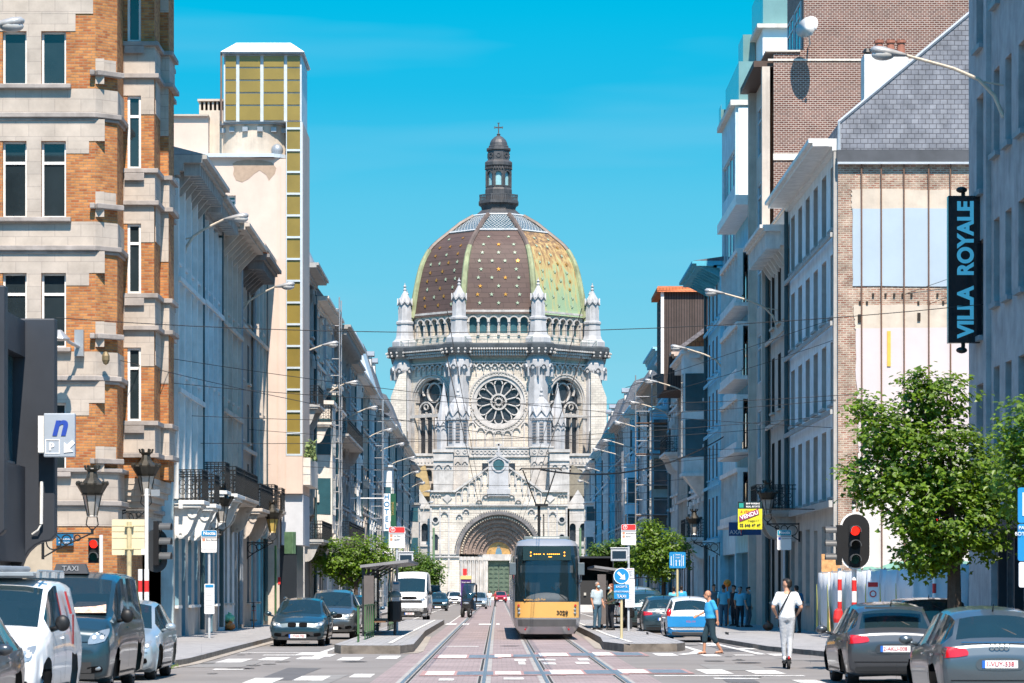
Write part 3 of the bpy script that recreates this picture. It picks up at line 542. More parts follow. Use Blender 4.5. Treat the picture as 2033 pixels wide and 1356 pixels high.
# diagonal windows with tracery
for k in (7, 1):
    F, w_ = octF(RB, k); u0 = w_/2; zs = WZ(797, 512); zb = WZ(900, 512); t = MB()
    t.ring(F, u0, zs, 3.9, 4.12, -1.0, -.1, 0, PI, 20)
    for s_ in (-1, 1):
        cu = u0+s_*2.0; t.ring(F, cu, zs-1.6, 1.55, 1.8, -1.0, -.5, 0, PI, 14)
        for x in (-1.68, 0, 1.68): t.fb(F, cu+x-.12, cu+x+.12, zb, zs-1.6, -1.0, -.5)
        t.ring(F, cu, zs-.75, .4, .56, -1, -.5, n=12)
        for x in (-.84, .84): t.ring(F, cu+x, zs-2.6, .6, .76, -1, -.5, 0, PI, 8)
    t.ring(F, u0, zs+1.6, 1.5, 1.75, -1.0, -.5, n=18)
    for s_ in (-1, 1): t.ring(F, u0+s_*1.5, zs+1.9, 1.2, 1.4, -1.0, -.5, -PI*.2 if s_ > 0 else PI*.3, PI*.7 if s_ > 0 else PI*1.2, 10)
    o = t.build('traceried_window', ch3, church); g = MB(); g.quad(F.P(u0-4.2, zb, -.9), F.P(u0+4.2, zb, -.9), F.P(u0+4.2, zs+4.2, -.9), F.P(u0-4.2, zs+4.2, -.9)); sub(o, g.build('leaded_pane', chg, church))
    t = MB(); t.ring(F, u0, zs, 4.15, 4.35, .003, .2, 0, PI, 24); t.ring(F, u0, zs, 4.6, 4.8, .003, .2, 0, PI, 24); t.fb(F, u0+4.15, u0+4.8, zb, zs, .003, .2); t.fb(F, u0-4.8, u0-4.15, zb, zs, .003, .2); t.fb(F, .5, w_-.5, zs-2.6, zs-2.1, .202, .35); t.build('window_surround', ch3, church)
# arched corbel table below the cornice on three faces
for k in (7, 0, 1):
    F, w_ = octF(RB, k); t = MB(); n = 8; z = WZ(728, 509)
    for i in range(n):
        u = 1.6+(w_-3.2)*(i+.5)/n; t.ring(F, u, z, .42, .62, .003, .5, 0, PI, 10); t.fb(F, u-.68, u-.52, z-1.2, z, .003, .35); t.fb(F, u-.76, u-.42, z-.1, z+.16, .003, .48)
        t.disc(F, u, z-.1, .26, .003, .2, 10)
    t.fb(F, 1.4, w_-1.4, z+.66, z+.95, .003, .55)
    for i in range(26): u = 1.5+(w_-3)*(i+.5)/26; t.fb(F, u-.1, u+.1, z+2.0, z+2.3, .003, .25)
    t.build('corbel_table', ch3, church)
# corner piers
for k in range(8):
    v = octv(RB, k); b = MB(); b.lathe([(1.75, 0), (1.75, WZ(745, 509)), (1.85, WZ(742, 509)), (2.25, WZ(728, 509)), (2.25, WZ(716, 509)), (1.8, WZ(706, 509)), (1.8, zc)], v.x, v.y, 8, OFF)
    if k in (0, 1, 7, 2):
        a0 = math.atan2(v.y-CY, v.x-CX)
        for j in range(-2, 3):
            a = a0+j*PI/4; G = Fac(v.x+2.06*math.cos(a), v.y+2.06*math.sin(a), (-math.sin(a), math.cos(a)), (math.cos(a), math.sin(a)))
            b.ring(G, 0, WZ(730, 509), .42, .66, .15, .42, 0, PI, 8); b.disc(G, 0, WZ(731, 509), .26, .1, .26, 8)
            b.fb(G, -.95, -.75, WZ(748, 509), WZ(730, 509), -.35, .3)
    b.build('corner_pier', ch2, church)
# great cornice with corbels and rail
b = MB(); b.lathe([(RB+.2, zc-.1), (RB+.9, WZ(703, 508)), (RB+1.9, WZ(696, 508)), (RB+2.3, WZ(690, 508)), (RB+2.3, WZ(684, 508)), (RB+1.9, WZ(681, 508)), (14, WZ(680, 508))], CX, CY, 8, OFF)
for k in range(8):
    v = octv(RB+.2, k); b.lathe([(2.2, zc-.3), (2.7, WZ(702, 508)), (2.95, WZ(690, 508)), (2.95, WZ(683.5, 508)), (2.6, WZ(680, 508))], v.x, v.y, 8, OFF)
b.build('great_cornice', M('cornice_dark_stone', (.05, .06, .068), .85, 0, .3, .8), church)
for k in (6, 7, 0, 1, 2):
    F, w_ = octF(RB+1.0, k); t = MB()
    for row, (zz, dd) in enumerate(((WZ(691, 507), 1.15), (WZ(697, 507), .8), (WZ(702.5, 507), .5))):
        n = 22
        for i in range(n):
            u = 2.2+(w_-4.4)*(i+.5)/n; t.fb(F, u-.16, u+.16, zz-.2, zz+.2, .1, dd)
    t.build('corbels', ch3, church)
for k in (7, 0, 1, 2):
    v = octv(RB+.2, k); t = MB()
    for i in range(16):
        a = 2*PI*i/16; 
        for zz, dd in ((WZ(691, 505), 3.0), (WZ(697, 505), 2.8)): t.ell((v.x+dd*math.cos(a), v.y+dd*math.sin(a), zz), (.2, .2, .22), 5, 4)
    t.build('corbels', ch3, church)
b = MB()
for k in range(8):
    a, c = octv(RB+2.1, k), octv(RB+2.1, k+1); z0, z1 = WZ(681, 508), WZ(669, 508)
    b.tube([(a.x, a.y, z1), (c.x, c.y, z1)], .045, 4); b.tube([(a.x, a.y, (z0+z1)/2), (c.x, c.y, (z0+z1)/2)], .035, 4)
    for i in range(8): q = a+(c-a)*i/8; b.tube([(q.x, q.y, z0), (q.x, q.y, z1)], .045, 4)
b.build('roof_rail', M('green_rail', (.16, .22, .2), .6), church)
# drum with arcade
RD = 15.6; zd0, zd1 = 42.8, WZ(617, 511)
for k in range(8):
    F, w_ = octF(RD, k); n = 6; b = MB(); m = (w_-1.6)/n
    b.quad(F.P(0, zd0), F.P(.8, zd0), F.P(.8, zd1), F.P(0, zd1)); b.quad(F.P(w_-.8, zd0), F.P(w_, zd0), F.P(w_, zd1), F.P(w_-.8, zd1))
    for i in range(n):
        u0 = .8+m*i; b.archpanel(F, u0, u0+m, zd0, zd1, u0+m/2, m*.36, WZ(637, 511), WZ(662, 511), 0, .6, 8)
    o = b.build('drum_arcade', ch1, church, recalc=False)
    if k in (6, 7, 0, 1, 2):
        t = MB()
        for i in range(n):
            u0 = .8+m*i; t.ring(F, u0+m/2, WZ(637, 511), m*.37, m*.37+.2, .003, .3, 0, PI, 8); t.ring(F, u0+m/2, WZ(621, 511), .3, .48, .003, .35, 0, PI, 8)
            for uu in ((u0,) if i else (u0,))+((u0+m,) if i == n-1 else ()):
                q = F.P(uu, 0, .18); t.tube([(q.x, q.y, WZ(664, 511)), (q.x, q.y, WZ(638, 511))], .13, 6); t.fb(F, uu-.24, uu+.24, WZ(640, 511), WZ(637, 511), .05, .4); t.fb(F, uu-.22, uu+.22, WZ(666, 511), WZ(662, 511), .05, .36)
        t.fb(F, 0, w_, zd1-.25, zd1+.1, .004, .42); sub(o, t.build('colonnettes', ch3, church))
        g = MB(); g.quad(F.P(.4, zd0, -.55), F.P(w_-.4, zd0, -.55), F.P(w_-.4, zd1, -.55), F.P(.4, zd1, -.55)); sub(o, g.build('drum_pane', chglb, church))
# corner turrets above the cornice
for k in range(8):
    v = octv(RB, k); b = MB(); z0 = WZ(682, 509)
    b.lathe([(2.3, z0), (2.3, z0+.9), (1.75, z0+1.4), (1.55, z0+2.0), (1.4, WZ(636, 509)), (1.6, WZ(634, 509)), (1.6, WZ(630, 509)), (1.25, WZ(628, 509)), (1.1, WZ(595, 509)), (1.3, WZ(592, 509)), (.95, WZ(583, 509)), (.15, WZ(566, 509))], v.x, v.y, 8, OFF)
    b.lathe([(.22, WZ(567, 509)), (.32, WZ(564, 509)), (.12, WZ(561, 509)), (.3, WZ(558, 509)), (.1, WZ(555, 509)), (.05, WZ(551, 509))], v.x, v.y, 6)
    for j in range(8):
        a = PI*j/4; G = Fac(v.x+1.12*math.cos(a), v.y+1.12*math.sin(a), (-math.sin(a), math.cos(a)), (math.cos(a), math.sin(a)))
        b.fprism(G, [(-.55, WZ(597, 509)), (0, WZ(582, 509)), (.55, WZ(597, 509)), (0, WZ(590, 509))], .0, .2)
        b.fb(G, -.12, .12, WZ(622, 509), WZ(600, 509), -.1, .02)
    b.build('corner_turret', ch2, church)
# dome
prof = [(16.1, 48.3), (15.8, 49.3), (15.35, 52.2), (14.5, 56.2), (13.6, 58.6), (12.1, 60.8), (9.3, 63.1)]
_p = [(16.4, 47.0)]+prof+[(7.0, 64.9)]; prof = []
for i in range(1, len(_p)-2):
    for j in range(3 if i < len(_p)-3 else 3):
        t = j/3; a, b_, c, d_ = _p[i-1], _p[i], _p[i+1], _p[i+2]; prof.append(tuple(.5*(2*b_[q]+(c[q]-a[q])*t+(2*a[q]-5*b_[q]+4*c[q]-d_[q])*t*t+(-a[q]+3*b_[q]-3*c[q]+d_[q])*t**3) for q in (0, 1)))
prof.append((9.3, 63.1)); gp = [(9.3, 63.1), (7.0, 64.9), (4.6, 66.3)]
copper = Brick('brown_copper', (.105, .07, .06), (.088, .058, .052), (.055, .038, .032), 2.2, .85, .04, rough=.62, var=.22, bump=.2, nsc=.15)
def patina():
    m = bpy.data.materials.new('green_patina'); m.use_nodes = True; n = m.node_tree.nodes; l = m.node_tree.links; b_ = n['Principled BSDF']; b_.inputs['Roughness'].default_value = .7
    g = n.new('ShaderNodeNewGeometry'); mp_ = n.new('ShaderNodeMapping'); mp_.inputs['Scale'].default_value = (1, 1, .03); l.new(g.outputs['Position'], mp_.inputs[0])
    t1 = n.new('ShaderNodeTexNoise'); t1.inputs['Scale'].default_value = 1.7; t1.inputs['Detail'].default_value = 6; t1.inputs['Roughness'].default_value = .65; l.new(mp_.outputs[0], t1.inputs[0])
    s_ = n.new('ShaderNodeSeparateXYZ'); l.new(g.outputs['Position'], s_.inputs[0]); mr = n.new('ShaderNodeMapRange'); mr.inputs[1].default_value = 50; mr.inputs[2].default_value = 63; mr.inputs[3].default_value = -.16; mr.inputs[4].default_value = .2; l.new(s_.outputs[2], mr.inputs[0])
    a = n.new('ShaderNodeMath'); l.new(t1.outputs[0], a.inputs[0]); l.new(mr.outputs[0], a.inputs[1]); r = n.new('ShaderNodeValToRGB'); e = r.color_ramp.elements
    e[0].position = .36; e[0].color = (.25, .35, .21, 1); e[1].position = .78; e[1].color = (.10, .065, .045, 1)
    for p_, c_ in ((.45, (.38, .37, .17, 1)), (.54, (.40, .27, .11, 1)), (.64, (.27, .16, .07, 1))): x = e.new(p_); x.color = c_
    l.new(a.outputs[0], r.inputs[0]); l.new(r.outputs[0], b_.inputs['Base Color']); return m
pat = patina(); ribm = M('rib_patina', (.27, .30, .17), .55, 0, .35, .5, grime=.8, gcol=(.16, .12, .06)); ribd = M('rib_brown', (.12, .09, .075), .5, 0, .3, .6)
gold = M('gilded_star', (.6, .28, .05), .35, .6, 0); gst = M('green_star', (.30, .38, .27), .5, 0, 0); lead = M('dome_lantern_metal', (.07, .07, .074), .5, .2, .35, .6, grime=.3, gcol=(.22, .18, .16))
def dpt(k, t, s_):                               # point on dome face k, s_ along face 0..1
    i = min(int(t), len(prof)-2); f = t-i; Rr = prof[i][0]*(1-f)+prof[i+1][0]*f; z = prof[i][1]*(1-f)+prof[i+1][1]*f; a, c = octv(Rr, k), octv(Rr, k+1); q = a+(c-a)*s_; return Vector((q.x, q.y, z))
for k in range(8):
    b = MB()
    for i in range(len(prof)-1): b.quad(dpt(k, i, 0), dpt(k, i, 1), dpt(k, i+.9999, 1), dpt(k, i+.9999, 0))
    o = b.build('dome_panel', pat if k in (1, 2, 3) else copper, church, recalc=False)
    if k in (6, 7, 0, 1, 2):
        st = [MB(), MB()]; rr = random.Random(k); rows = 9
        for j in range(rows):
            z = 50.1+j*1.45
            for i in range(len(prof)-1):
                if prof[i][1] <= z <= prof[i+1][1]: t_ = i+(z-prof[i][1])/(prof[i+1][1]-prof[i][1])
            wv = (dpt(k, t_, 1)-dpt(k, t_, 0)).length; n = max(2, int((wv-1.6)/2.9))+(j % 2)
            up = (dpt(k, min(t_+.2, len(prof)-1.01), .5)-dpt(k, t_, .5)).normalized(); rt = (dpt(k, t_, 1)-dpt(k, t_, 0)).normalized(); nn = rt.cross(up)
            for i in range(n):
                s_ = .1+.8*(i+.5)/n; c = dpt(k, t_, s_)+nn*.1; pts = []
                for q in range(10): a = PI/2+PI*q/5; r_ = .37 if q % 2 == 0 else .14; pts.append(c+rt*r_*math.cos(a)+up*r_*math.sin(a))
                w2 = 0 if rr.random() < (.42 if k != 1 else .12) else 1; st[w2].prism(pts, nn*.05)
        for q, m_, nm in ((0, gold, 'gilded_stars'), (1, gst, 'weathered_stars')): sub(o, st[q].build(nm, m_, church))
    # glazed ring: panes and lattice
    a0, a1, b0, b1 = octv(gp[0][0], k), octv(gp[0][0], k+1), octv(gp[2][0], k), octv(gp[2][0], k+1); a0.z = a1.z = gp[0][1]; b0.z = b1.z = gp[2][1]
    g = MB(); g.quad(a0, a1, b1, b0); gl = g.build('skylight', M('skylight_glass', (.05, .10, .13), .08, 0, .2, 2, 0, .9), church, recalc=False)
    n3 = (a1-a0).cross(b0-a0).normalized(); g = MB(); nx = 9
    def bl(s_, t_): s_ = max(0, min(1, s_)); return (a0+(a1-a0)*s_)*(1-t_)+(b0+(b1-b0)*s_)*t_+n3*.08
    for i in range(-6, nx+1):
        for sg in (0, 1):
            pts = []
            for j in range(7):
                s_ = (i+j)/nx; s_ = 1-s_ if sg else s_
                if -.001 <= s_ <= 1.001: pts.append(bl(s_, j/6))
            if len(pts) > 1: g.tube(pts, .035, 4)
    g.tube([a0+n3*.1, a1+n3*.1], .2, 4); g.tube([b0+n3*.1, b1+n3*.1], .2, 4); sub(gl, g.build('lattice', M('lattice_white', (.42, .44, .45), .5), church))
    pr = prof; r_ = MB(); pts = [octv(p_[0]+.1, k)+Vector((0, 0, p_[1])) for p_ in pr]; cut = 14
    r_.tube(pts[:cut+1], [.62-.012*q for q in range(cut+1)], 8); r_.build('dome_rib', ribm, church); r_ = MB(); pts = pts[cut:]+[octv(p_[0]+.12, k)+Vector((0, 0, p_[1])) for p_ in gp[1:]]; r_.tube(pts, .42, 6); r_.build('dome_rib', ribd, church)
# lantern
b = MB(); Z = lambda y: WZ(y, 525)
b.lathe([(4.7, 66.2), (3.1, Z(418)), (3.3, Z(410)), (3.75, Z(406)), (3.75, Z(402)), (2.5, Z(401))], CX, CY, 8, OFF)
lan = b.build('lantern', lead, church)
b = MB(); b.lathe([(2.5, Z(402)), (2.5, Z(378)), (2.3, Z(375)), (2.3, Z(372))], CX, CY, 8, OFF); b.lathe([(2.3, Z(341)), (2.3, Z(333)), (2.55, Z(330)), (2.55, Z(324)), (2.0, Z(319)), (2.0, Z(301)), (2.25, Z(299)), (2.25, Z(296)), (1.85, Z(294)), (1.85, Z(291)), (1.55, Z(289))], CX, CY, 8, OFF)
b.lathe([(1.58, Z(290)), (1.5, Z(284)), (1.25, Z(278)), (.8, Z(273)), (.25, Z(269)), (.35, Z(267)), (.15, Z(265))], CX, CY, 16)
for k in range(8):
    F, w_ = octF(2.3, k); b.archpanel(F, 0, w_, Z(373), Z(340), w_/2, .5, Z(348), Z(370), 0, .25, 8); b.ring(F, w_/2, Z(348), .52, .68, .003, .12, 0, PI, 8)
    v = octv(2.32, k); b.tube([(v.x, v.y, Z(373)), (v.x, v.y, Z(341))], .13, 6)
    for j in range(4): u = w_*(j+.5)/4; b.fb(F, u-.12, u+.12, Z(337), Z(333), .003, .25)
    F, w_ = octF(2.0, k); b.ring(F, w_/2, Z(310), .28, .45, .003, .1, n=8)
    F, w_ = octF(3.6, k)
    b.fb(F, 0, w_, Z(390.5), Z(388.5), -.12, .02); b.fb(F, 0, w_, Z(402), Z(400), -.12, .02)
    for j in range(8): u = w_*(j+.5)/8; b.fb(F, u-.09, u+.09, Z(400), Z(390), -.1, 0)
sub(lan, b.build('lantern_stage', lead, church)); g = MB(); g.lathe([(1.95, Z(372)), (1.95, Z(341))], CX, CY, 8, OFF); sub(lan, g.build('lantern_pane', M('lantern_glass', (.25, .45, .5), .2), church))
b = MB(); b.box(CX-.1, CX+.1, CY-.1, CY+.1, Z(266), Z(244.5)); b.box(CX-.62, CX+.62, CY-.09, CY+.09, Z(254.5), Z(252))
for s_ in (-1, 1): b.box(CX+s_*.68-.07, CX+s_*.68+.07, CY-.1, CY+.1, Z(255.5), Z(251))
b.box(CX-.22, CX+.22, CY-.1, CY+.1, Z(245), Z(243.8)); b.build('cross', lead, church)
# transept masses left and right behind
for s_ in (-1, 1):
    b = MB(); x0, x1 = sorted((CX+s_*15.5, CX+s_*26)); b.box(x0, x1, 505, 540, 0, WZ(850, 505)); o = b.build('transept', ch1, church)
    b = MB(); b.prism([(CX+s_*15.4, 503.8, WZ(740, 505)), (CX+s_*16.6, 503.8, WZ(745, 505)), (CX+s_*18.0, 503.8, WZ(790, 505)), (CX+s_*18.0, 503.8, 0), (CX+s_*15.4, 503.8, 0)], (0, 5, 0)); b.build('buttress', ch1, church)
    F = front(CX+s_*13.4-2.6, 501.5); b = MB()
    for i in range(3): b.archpanel(F, i*1.75, (i+1)*1.75, 0, WZ(905, 501), (i+.5)*1.75, .55, WZ(938, 501), WZ(955, 501), 0, .8, 6)
    b.fb(F, 0, 5.25, WZ(905, 501), WZ(900, 501), -.5, .3); b.fb(F, 0, 5.25, WZ(925, 501), WZ(922, 501), .003, .25)
    for i in range(9): b.fb(F, .2+i*.58, .45+i*.58, WZ(918, 501), WZ(909, 501), .003, .15)
    o = b.build('side_gallery', ch3, church, recalc=False); g = MB(); g.fb(F, 0, 5.25, WZ(965, 501), WZ(925, 501), -.9, -.7); sub(o, g.build('leaded_pane', chg, church))
# west front wall with frieze and stair turrets
Yw = 497.0; xw = WX(888, Yw); F = front(xw, Yw); ww = WX(1096, Yw)-xw; zt = WZ(888, Yw)
b = MB(); b.fb(F, 3.45, ww-3.45, 0, zt-1.4, -9, 0); o = b.build('west_front', ch1, church)
b = MB(); b.fb(F, 3.4, ww-3.4, zt-1.4, zt-.2, -9, .12); b.fb(F, 3.4, ww-3.4, zt-.2, zt+.05, -9, .3); b.fb(F, 3.4, ww-3.4, zt-1.65, zt-1.4, .003, .3)
for i in range(14):
    u = 3.9+(ww-7.8)*(i+.5)/14; b.ring(F, u, zt-.8, .2, .36, .12, .25, n=8)
b.build('carved_frieze', ch3, church)
for s_, cxx in ((-1, WX(909, Yw)), (1, WX(1075, Yw))):
    b = MB(); G = front(cxx-1.75, Yw-.6); b.fb(G, 0, 3.5, 0, WZ(905, Yw), -4, 0); b.fb(G, -.15, 3.65, WZ(905, Yw), WZ(888, Yw), -4, .15); b.fb(G, -.25, 3.75, WZ(889, Yw), WZ(886.5, Yw), -4, .35)
    for i in range(3): b.ring(G, .6+i*1.15, WZ(921, Yw), .32, .5, .003, .2, 0, PI, 8); b.disc(G, .6+i*1.15, WZ(922, Yw), .2, .003, .05, 8)
    for i in range(3): b.ring(G, .6+i*1.15, WZ(897, Yw), .2, .36, .15, .27, n=8)
    o = b.build('stair_turret', ch3, church)
    cy = Yw+1.2; b = MB(); b.lathe([(1.9, WZ(890, Yw)), (1.75, WZ(885, Yw)), (1.75, WZ(835, Yw)), (2.0, WZ(833, Yw)), (1.9, WZ(822, Yw))], cxx, cy, 8, OFF)
    b.lathe([(1.9, WZ(822, Yw)), (1.8, WZ(815, Yw)), (1.45, WZ(803, Yw)), (.85, WZ(793, Yw)), (.28, WZ(787, Yw)), (.38, WZ(783, Yw)), (.12, WZ(779, Yw)), (.3, WZ(775, Yw)), (.05, WZ(768, Yw))], cxx, cy, 8, OFF)
    sub(o, b.build('turret_cap', ch2, church)); d = MB()
    for k in range(8):
        G, w_ = octF(1.85, k, cxx, cy); d.mat(0).fprism(G, [(0, WZ(826, Yw)), (w_/2, WZ(806, Yw)), (w_, WZ(826, Yw)), (w_/2, WZ(815, Yw))], .0, .3)
        d.mat(0).ring(G, w_/2, WZ(834, Yw), .32, .5, -.05, .2, 0, PI, 8)
        if k in (7, 0, 1): d.mat(1); [d.fb(G, w_/2-.35, w_/2+.35, WZ(840+j*6, Yw)-.16, WZ(840+j*6, Yw)+.12, -.3, .03) for j in range(7)]
    sub(o, d.build('turret_gables', [ch2, chd], church))
    cx2 = WX(881 if s_ < 0 else 1107, Yw+3); cy2 = Yw+3; b = MB()
    b.lathe([(1.35, 0), (1.35, WZ(905, Yw)), (1.25, WZ(900, Yw)), (1.25, WZ(845, Yw)), (1.4, WZ(843, Yw)), (1.15, WZ(832, Yw)), (.12, WZ(764, Yw)), (.03, WZ(757, Yw))], cx2, cy2, 8, OFF)
    for k in range(8):
        G, w_ = octF(1.3, k, cx2, cy2); b.fprism(G, [(0, WZ(845, Yw)), (w_/2, WZ(828, Yw)), (w_, WZ(845, Yw)), (w_/2, WZ(836, Yw))], .0, .2); b.ring(G, w_/2, WZ(852, Yw), .22, .36, .003, .15, 0, PI, 6)
    b.build('pinnacle', ch2, church)
    b = MB(); xx = WX(880 if s_ < 0 else 1111, 492); G = front(xx-1.6, 492); b.fb(G, 0, 3.2, 0, WZ(900, 492), -6, 0); b.fb(G, -.15, 3.35, WZ(898, 492), WZ(892, 492), -6, .2); b.fb(G, -.1, 3.3, WZ(915, 492), WZ(912, 492), .003, .25)
    for i in range(2): b.ring(G, .85+i*1.5, WZ(928, 492), .4, .62, .003, .25, 0, PI, 8); b.disc(G, .85+i*1.5, WZ(929, 492), .25, .003, .06, 8)
    b.build('side_block', ch3, church)
# portal block
Yp = 488.0; F = front(CX-11.1, Yp); Wp = 22.2; uc = 11.1; zs = WZ(1100, Yp); ra = 6.35; zt = WZ(1003, Yp)
b = MB(); b.archpanel(F, 0, Wp, 0, zt, uc, ra, zs, 0, 0, .3, 20); b.quad(F.P(0, 0), F.P(0, 0, -8), F.P(0, zt, -8), F.P(0, zt)); b.quad(F.P(Wp, 0), F.P(Wp, 0, -8), F.P(Wp, zt, -8), F.P(Wp, zt)); b.quad(F.P(0, zt), F.P(Wp, zt), F.P(Wp, zt, -8), F.P(0, zt, -8))
por = b.build('portal', ch1, church, recalc=False)
arc = M('archivolt_stone', (.20, .15, .125), .85, 0, .35, 1.5, .5, bsc=5); t = MB(); step = .62
for i in range(7):
    r1 = ra-step*i; d = -.3-.45*i; t.mat(i % 2 if i > 0 else 0); t.ring(F, uc, zs, r1-step-.02, r1+.02, d-.45, d, 0, PI, 28)
    t.mat(0).ring(F, uc, zs, r1-.14, r1+.0, d, d+.12, 0, PI, 28)
    for s_ in (-1, 1):
        t.mat(2); a, c = sorted((uc+s_*(r1-step-.02), uc+s_*(r1+.02))); t.fb(F, a, c, 0, zs-.5, d-.45, d); q = F.P(uc+s_*(r1-.25), 0, d+.15); t.tube([(q.x, q.y, .5), (q.x, q.y, zs-.9)], .16, 8); t.fb(F, uc+s_*(r1-.25)-.25, uc+s_*(r1-.25)+.25, zs-1.0, zs-.4, d-.2, d+.35)
    if i == 0:
        for j in range(46): a = PI*(j+.5)/46; t.mat(3).disc(F, uc+(r1-.38)*math.cos(a), zs+(r1-.38)*math.sin(a), .15, d, d+.25, 6)
    elif i % 2:
        for j in range(40-4*i): a = PI*(j+.5)/(40-4*i); t.mat(1).disc(F, uc+(r1-.36)*math.cos(a), zs+(r1-.36)*math.sin(a), .13, d, d+.12, 5)
sub(por, t.build('archivolts', [arc, M('archivolt_stone_light', (.27, .20, .165), .85, 0, .3, 1.5, .4), ch3, M('carved_beads', (.5, .42, .32), .8)], church))
t = MB(); t.ring(F, uc, zs, ra+.05, ra+.55, .003, .32, 0, PI, 36)
for j in range(60): a = PI*(j+.5)/60; t.disc(F, uc+(ra+.72)*math.cos(a), zs+(ra+.72)*math.sin(a), .11, .003, .15, 5)
t.build('portal_hood', chd, church)
t = MB(); t.fb(F, 0, uc-ra+.0, zs-.55, zs-.3, .003, .3); t.fb(F, uc+ra, Wp, zs-.55, zs-.3, .003, .3); t.fb(F, 0, uc-ra, zs-.1, zs+.08, .003, .25); t.fb(F, uc+ra, Wp, zs-.1, zs+.08, .003, .25)
t.fb(F, -.2, Wp+.2, zt-.15, zt+.1, -.2, .4)
for s_ in (-1, 1):
    for x in (5.9, 6.9, 7.9) if 0 else (7.0, 8.9):
        pass
    a, c = sorted((uc+s_*7.9, uc+s_*8.2)); t.fb(F, a, c, 0, zt-.2, .004, .2); a, c = sorted((uc+s_*9.3, uc+s_*9.6)); t.fb(F, a, c, 0, zt-.2, .004, .2); a, c = sorted((uc+s_*10.8, uc+s_*11.1)); t.fb(F, a, c, 0, zt-.2, .004, .2)
    t.ring(F, uc+s_*8.75, WZ(1022, Yp), .42, .62, .004, .3, 0, PI, 8)
    t.ring(F, uc+s_*10.2, WZ(1032, Yp), .42, .62, .004, .25, n=14); t.ring(F, uc+s_*10.2, WZ(1066, Yp), .42, .62, .004, .25, 0, PI, 8)
t.build('portal_mouldings', ch3, church)
for s_ in (-1, 1):
    g = MB(); g.disc(F, uc+s_*10.2, WZ(1032, Yp), .42, .003, .03, 12); g.fprism(F, [(uc+s_*10.2-.4, WZ(1092, Yp)), (uc+s_*10.2+.4, WZ(1092, Yp)), (uc+s_*10.2+.4, WZ(1064, Yp)), (uc+s_*10.2, WZ(1059, Yp)), (uc+s_*10.2-.4, WZ(1064, Yp))], .003, .03); g.build('slit_window', chg, church)
# gable with stepped arcade
b = MB(); ug = lambda px: WX(px, Yp)-F.o.x
b.fprism(F, [(ug(905), zt+.1), (ug(1077), zt+.1), (ug(1077), WZ(976, Yp)), (ug(1010), WZ(933, Yp)), (ug(972), WZ(933, Yp)), (ug(905), WZ(976, Yp))], -.9, -.2); b.fb(F, 0, ug(905), zt+.1, WZ(976, Yp), -.9, -.2); b.fb(F, ug(1077), Wp, zt+.1, WZ(976, Yp), -.9, -.2)
gb = b.build('gable', ch1, church); t = MB()
for s_ in (-1, 1):
    for i in range(5):
        u = uc+s_*(6.45-i*1.06); z = WZ(982, Yp)+i*.82; t.ring(F, u, z, .34, .5, -.2, .12, 0, PI, 8); t.fb(F, u-.52, u-.34, z-1.6, z, -.2, .1); t.fb(F, u+.34, u+.52, z-1.6, z, -.2, .1)
        t.ring(F, u-s_*.1, z-3.6, .38, .55, .003, .35, 0, PI, 8); t.disc(F, u-s_*.1, z-3.65, .25, .003, .1, 8)
    sl = [(uc+s_*7.1, WZ(978, Yp)), (uc+s_*1.7, WZ(930, Yp)), (uc+s_*1.7, WZ(926, Yp)), (uc+s_*7.3, WZ(974.5, Yp))]; t.fprism(F, sl, -1.0, .25)
    a, c = sorted((uc+s_*7.1, uc+s_*11.2)); t.fb(F, a, c, WZ(977, Yp), WZ(973.5, Yp), -1, .3)
    q = uc+s_*8.3; t.fprism(F, [(q, WZ(980, Yp)), (q+.75, WZ(989, Yp)), (q, WZ(998, Yp)), (q-.75, WZ(989, Yp))], -.19, .0); a, c = sorted((uc+s_*9.4, uc+s_*11)); 
    for i in range(3): t.ring(F, a+.35+i*.55, WZ(985, Yp), .16, .26, -.2, .1, 0, PI, 6); t.fb(F, a+.05+i*.55, a+.12+i*.55, WZ(1000, Yp), WZ(985, Yp), -.2, .08)
sub(gb, t.build('gable_arcade', ch3, church))
b = MB(); b.fprism(F, [(uc-1.6, WZ(985, Yp)), (uc+1.6, WZ(985, Yp)), (uc+1.6, WZ(915, Yp)), (uc, WZ(905, Yp)), (uc-1.6, WZ(915, Yp))], -1.2, .35); b.fprism(F, [(uc-1.95, WZ(916, Yp)), (uc, WZ(903, Yp)), (uc+1.95, WZ(916, Yp)), (uc+1.75, WZ(918, Yp)), (uc, WZ(906.5, Yp)), (uc-1.75, WZ(918, Yp))], -1.2, .6); b.fb(F, uc-1.9, uc+1.9, WZ(981, Yp), WZ(971, Yp), .35, .5)
b.ring(F, uc, WZ(923, Yp), .92, 1.2, .35, .5, n=18); b.box(CX-.14, CX+.14, Yp-.1, Yp+.1, WZ(903, Yp), WZ(879, Yp)); b.box(CX-.5, CX+.5, Yp-.1, Yp+.1, WZ(885, Yp), WZ(881.5, Yp)); b.fb(F, uc-.5, uc+.5, WZ(903, Yp), WZ(898, Yp), -.3, .3)
ae = b.build('aedicule', ch2, church); g = MB(); g.disc(F, uc, WZ(923, Yp), .92, .3, .38, 18); sub(ae, g.build('round_pane', chglb, church))
g = MB(); g.fb(F, uc-2.7, uc-1.7, WZ(965, Yp), WZ(915, Yp), -9.2, -8.8); g.fb(F, uc+1.7, uc+2.7, WZ(965, Yp), WZ(915, Yp), -9.2, -8.8); g.build('dark_window', chg, church)
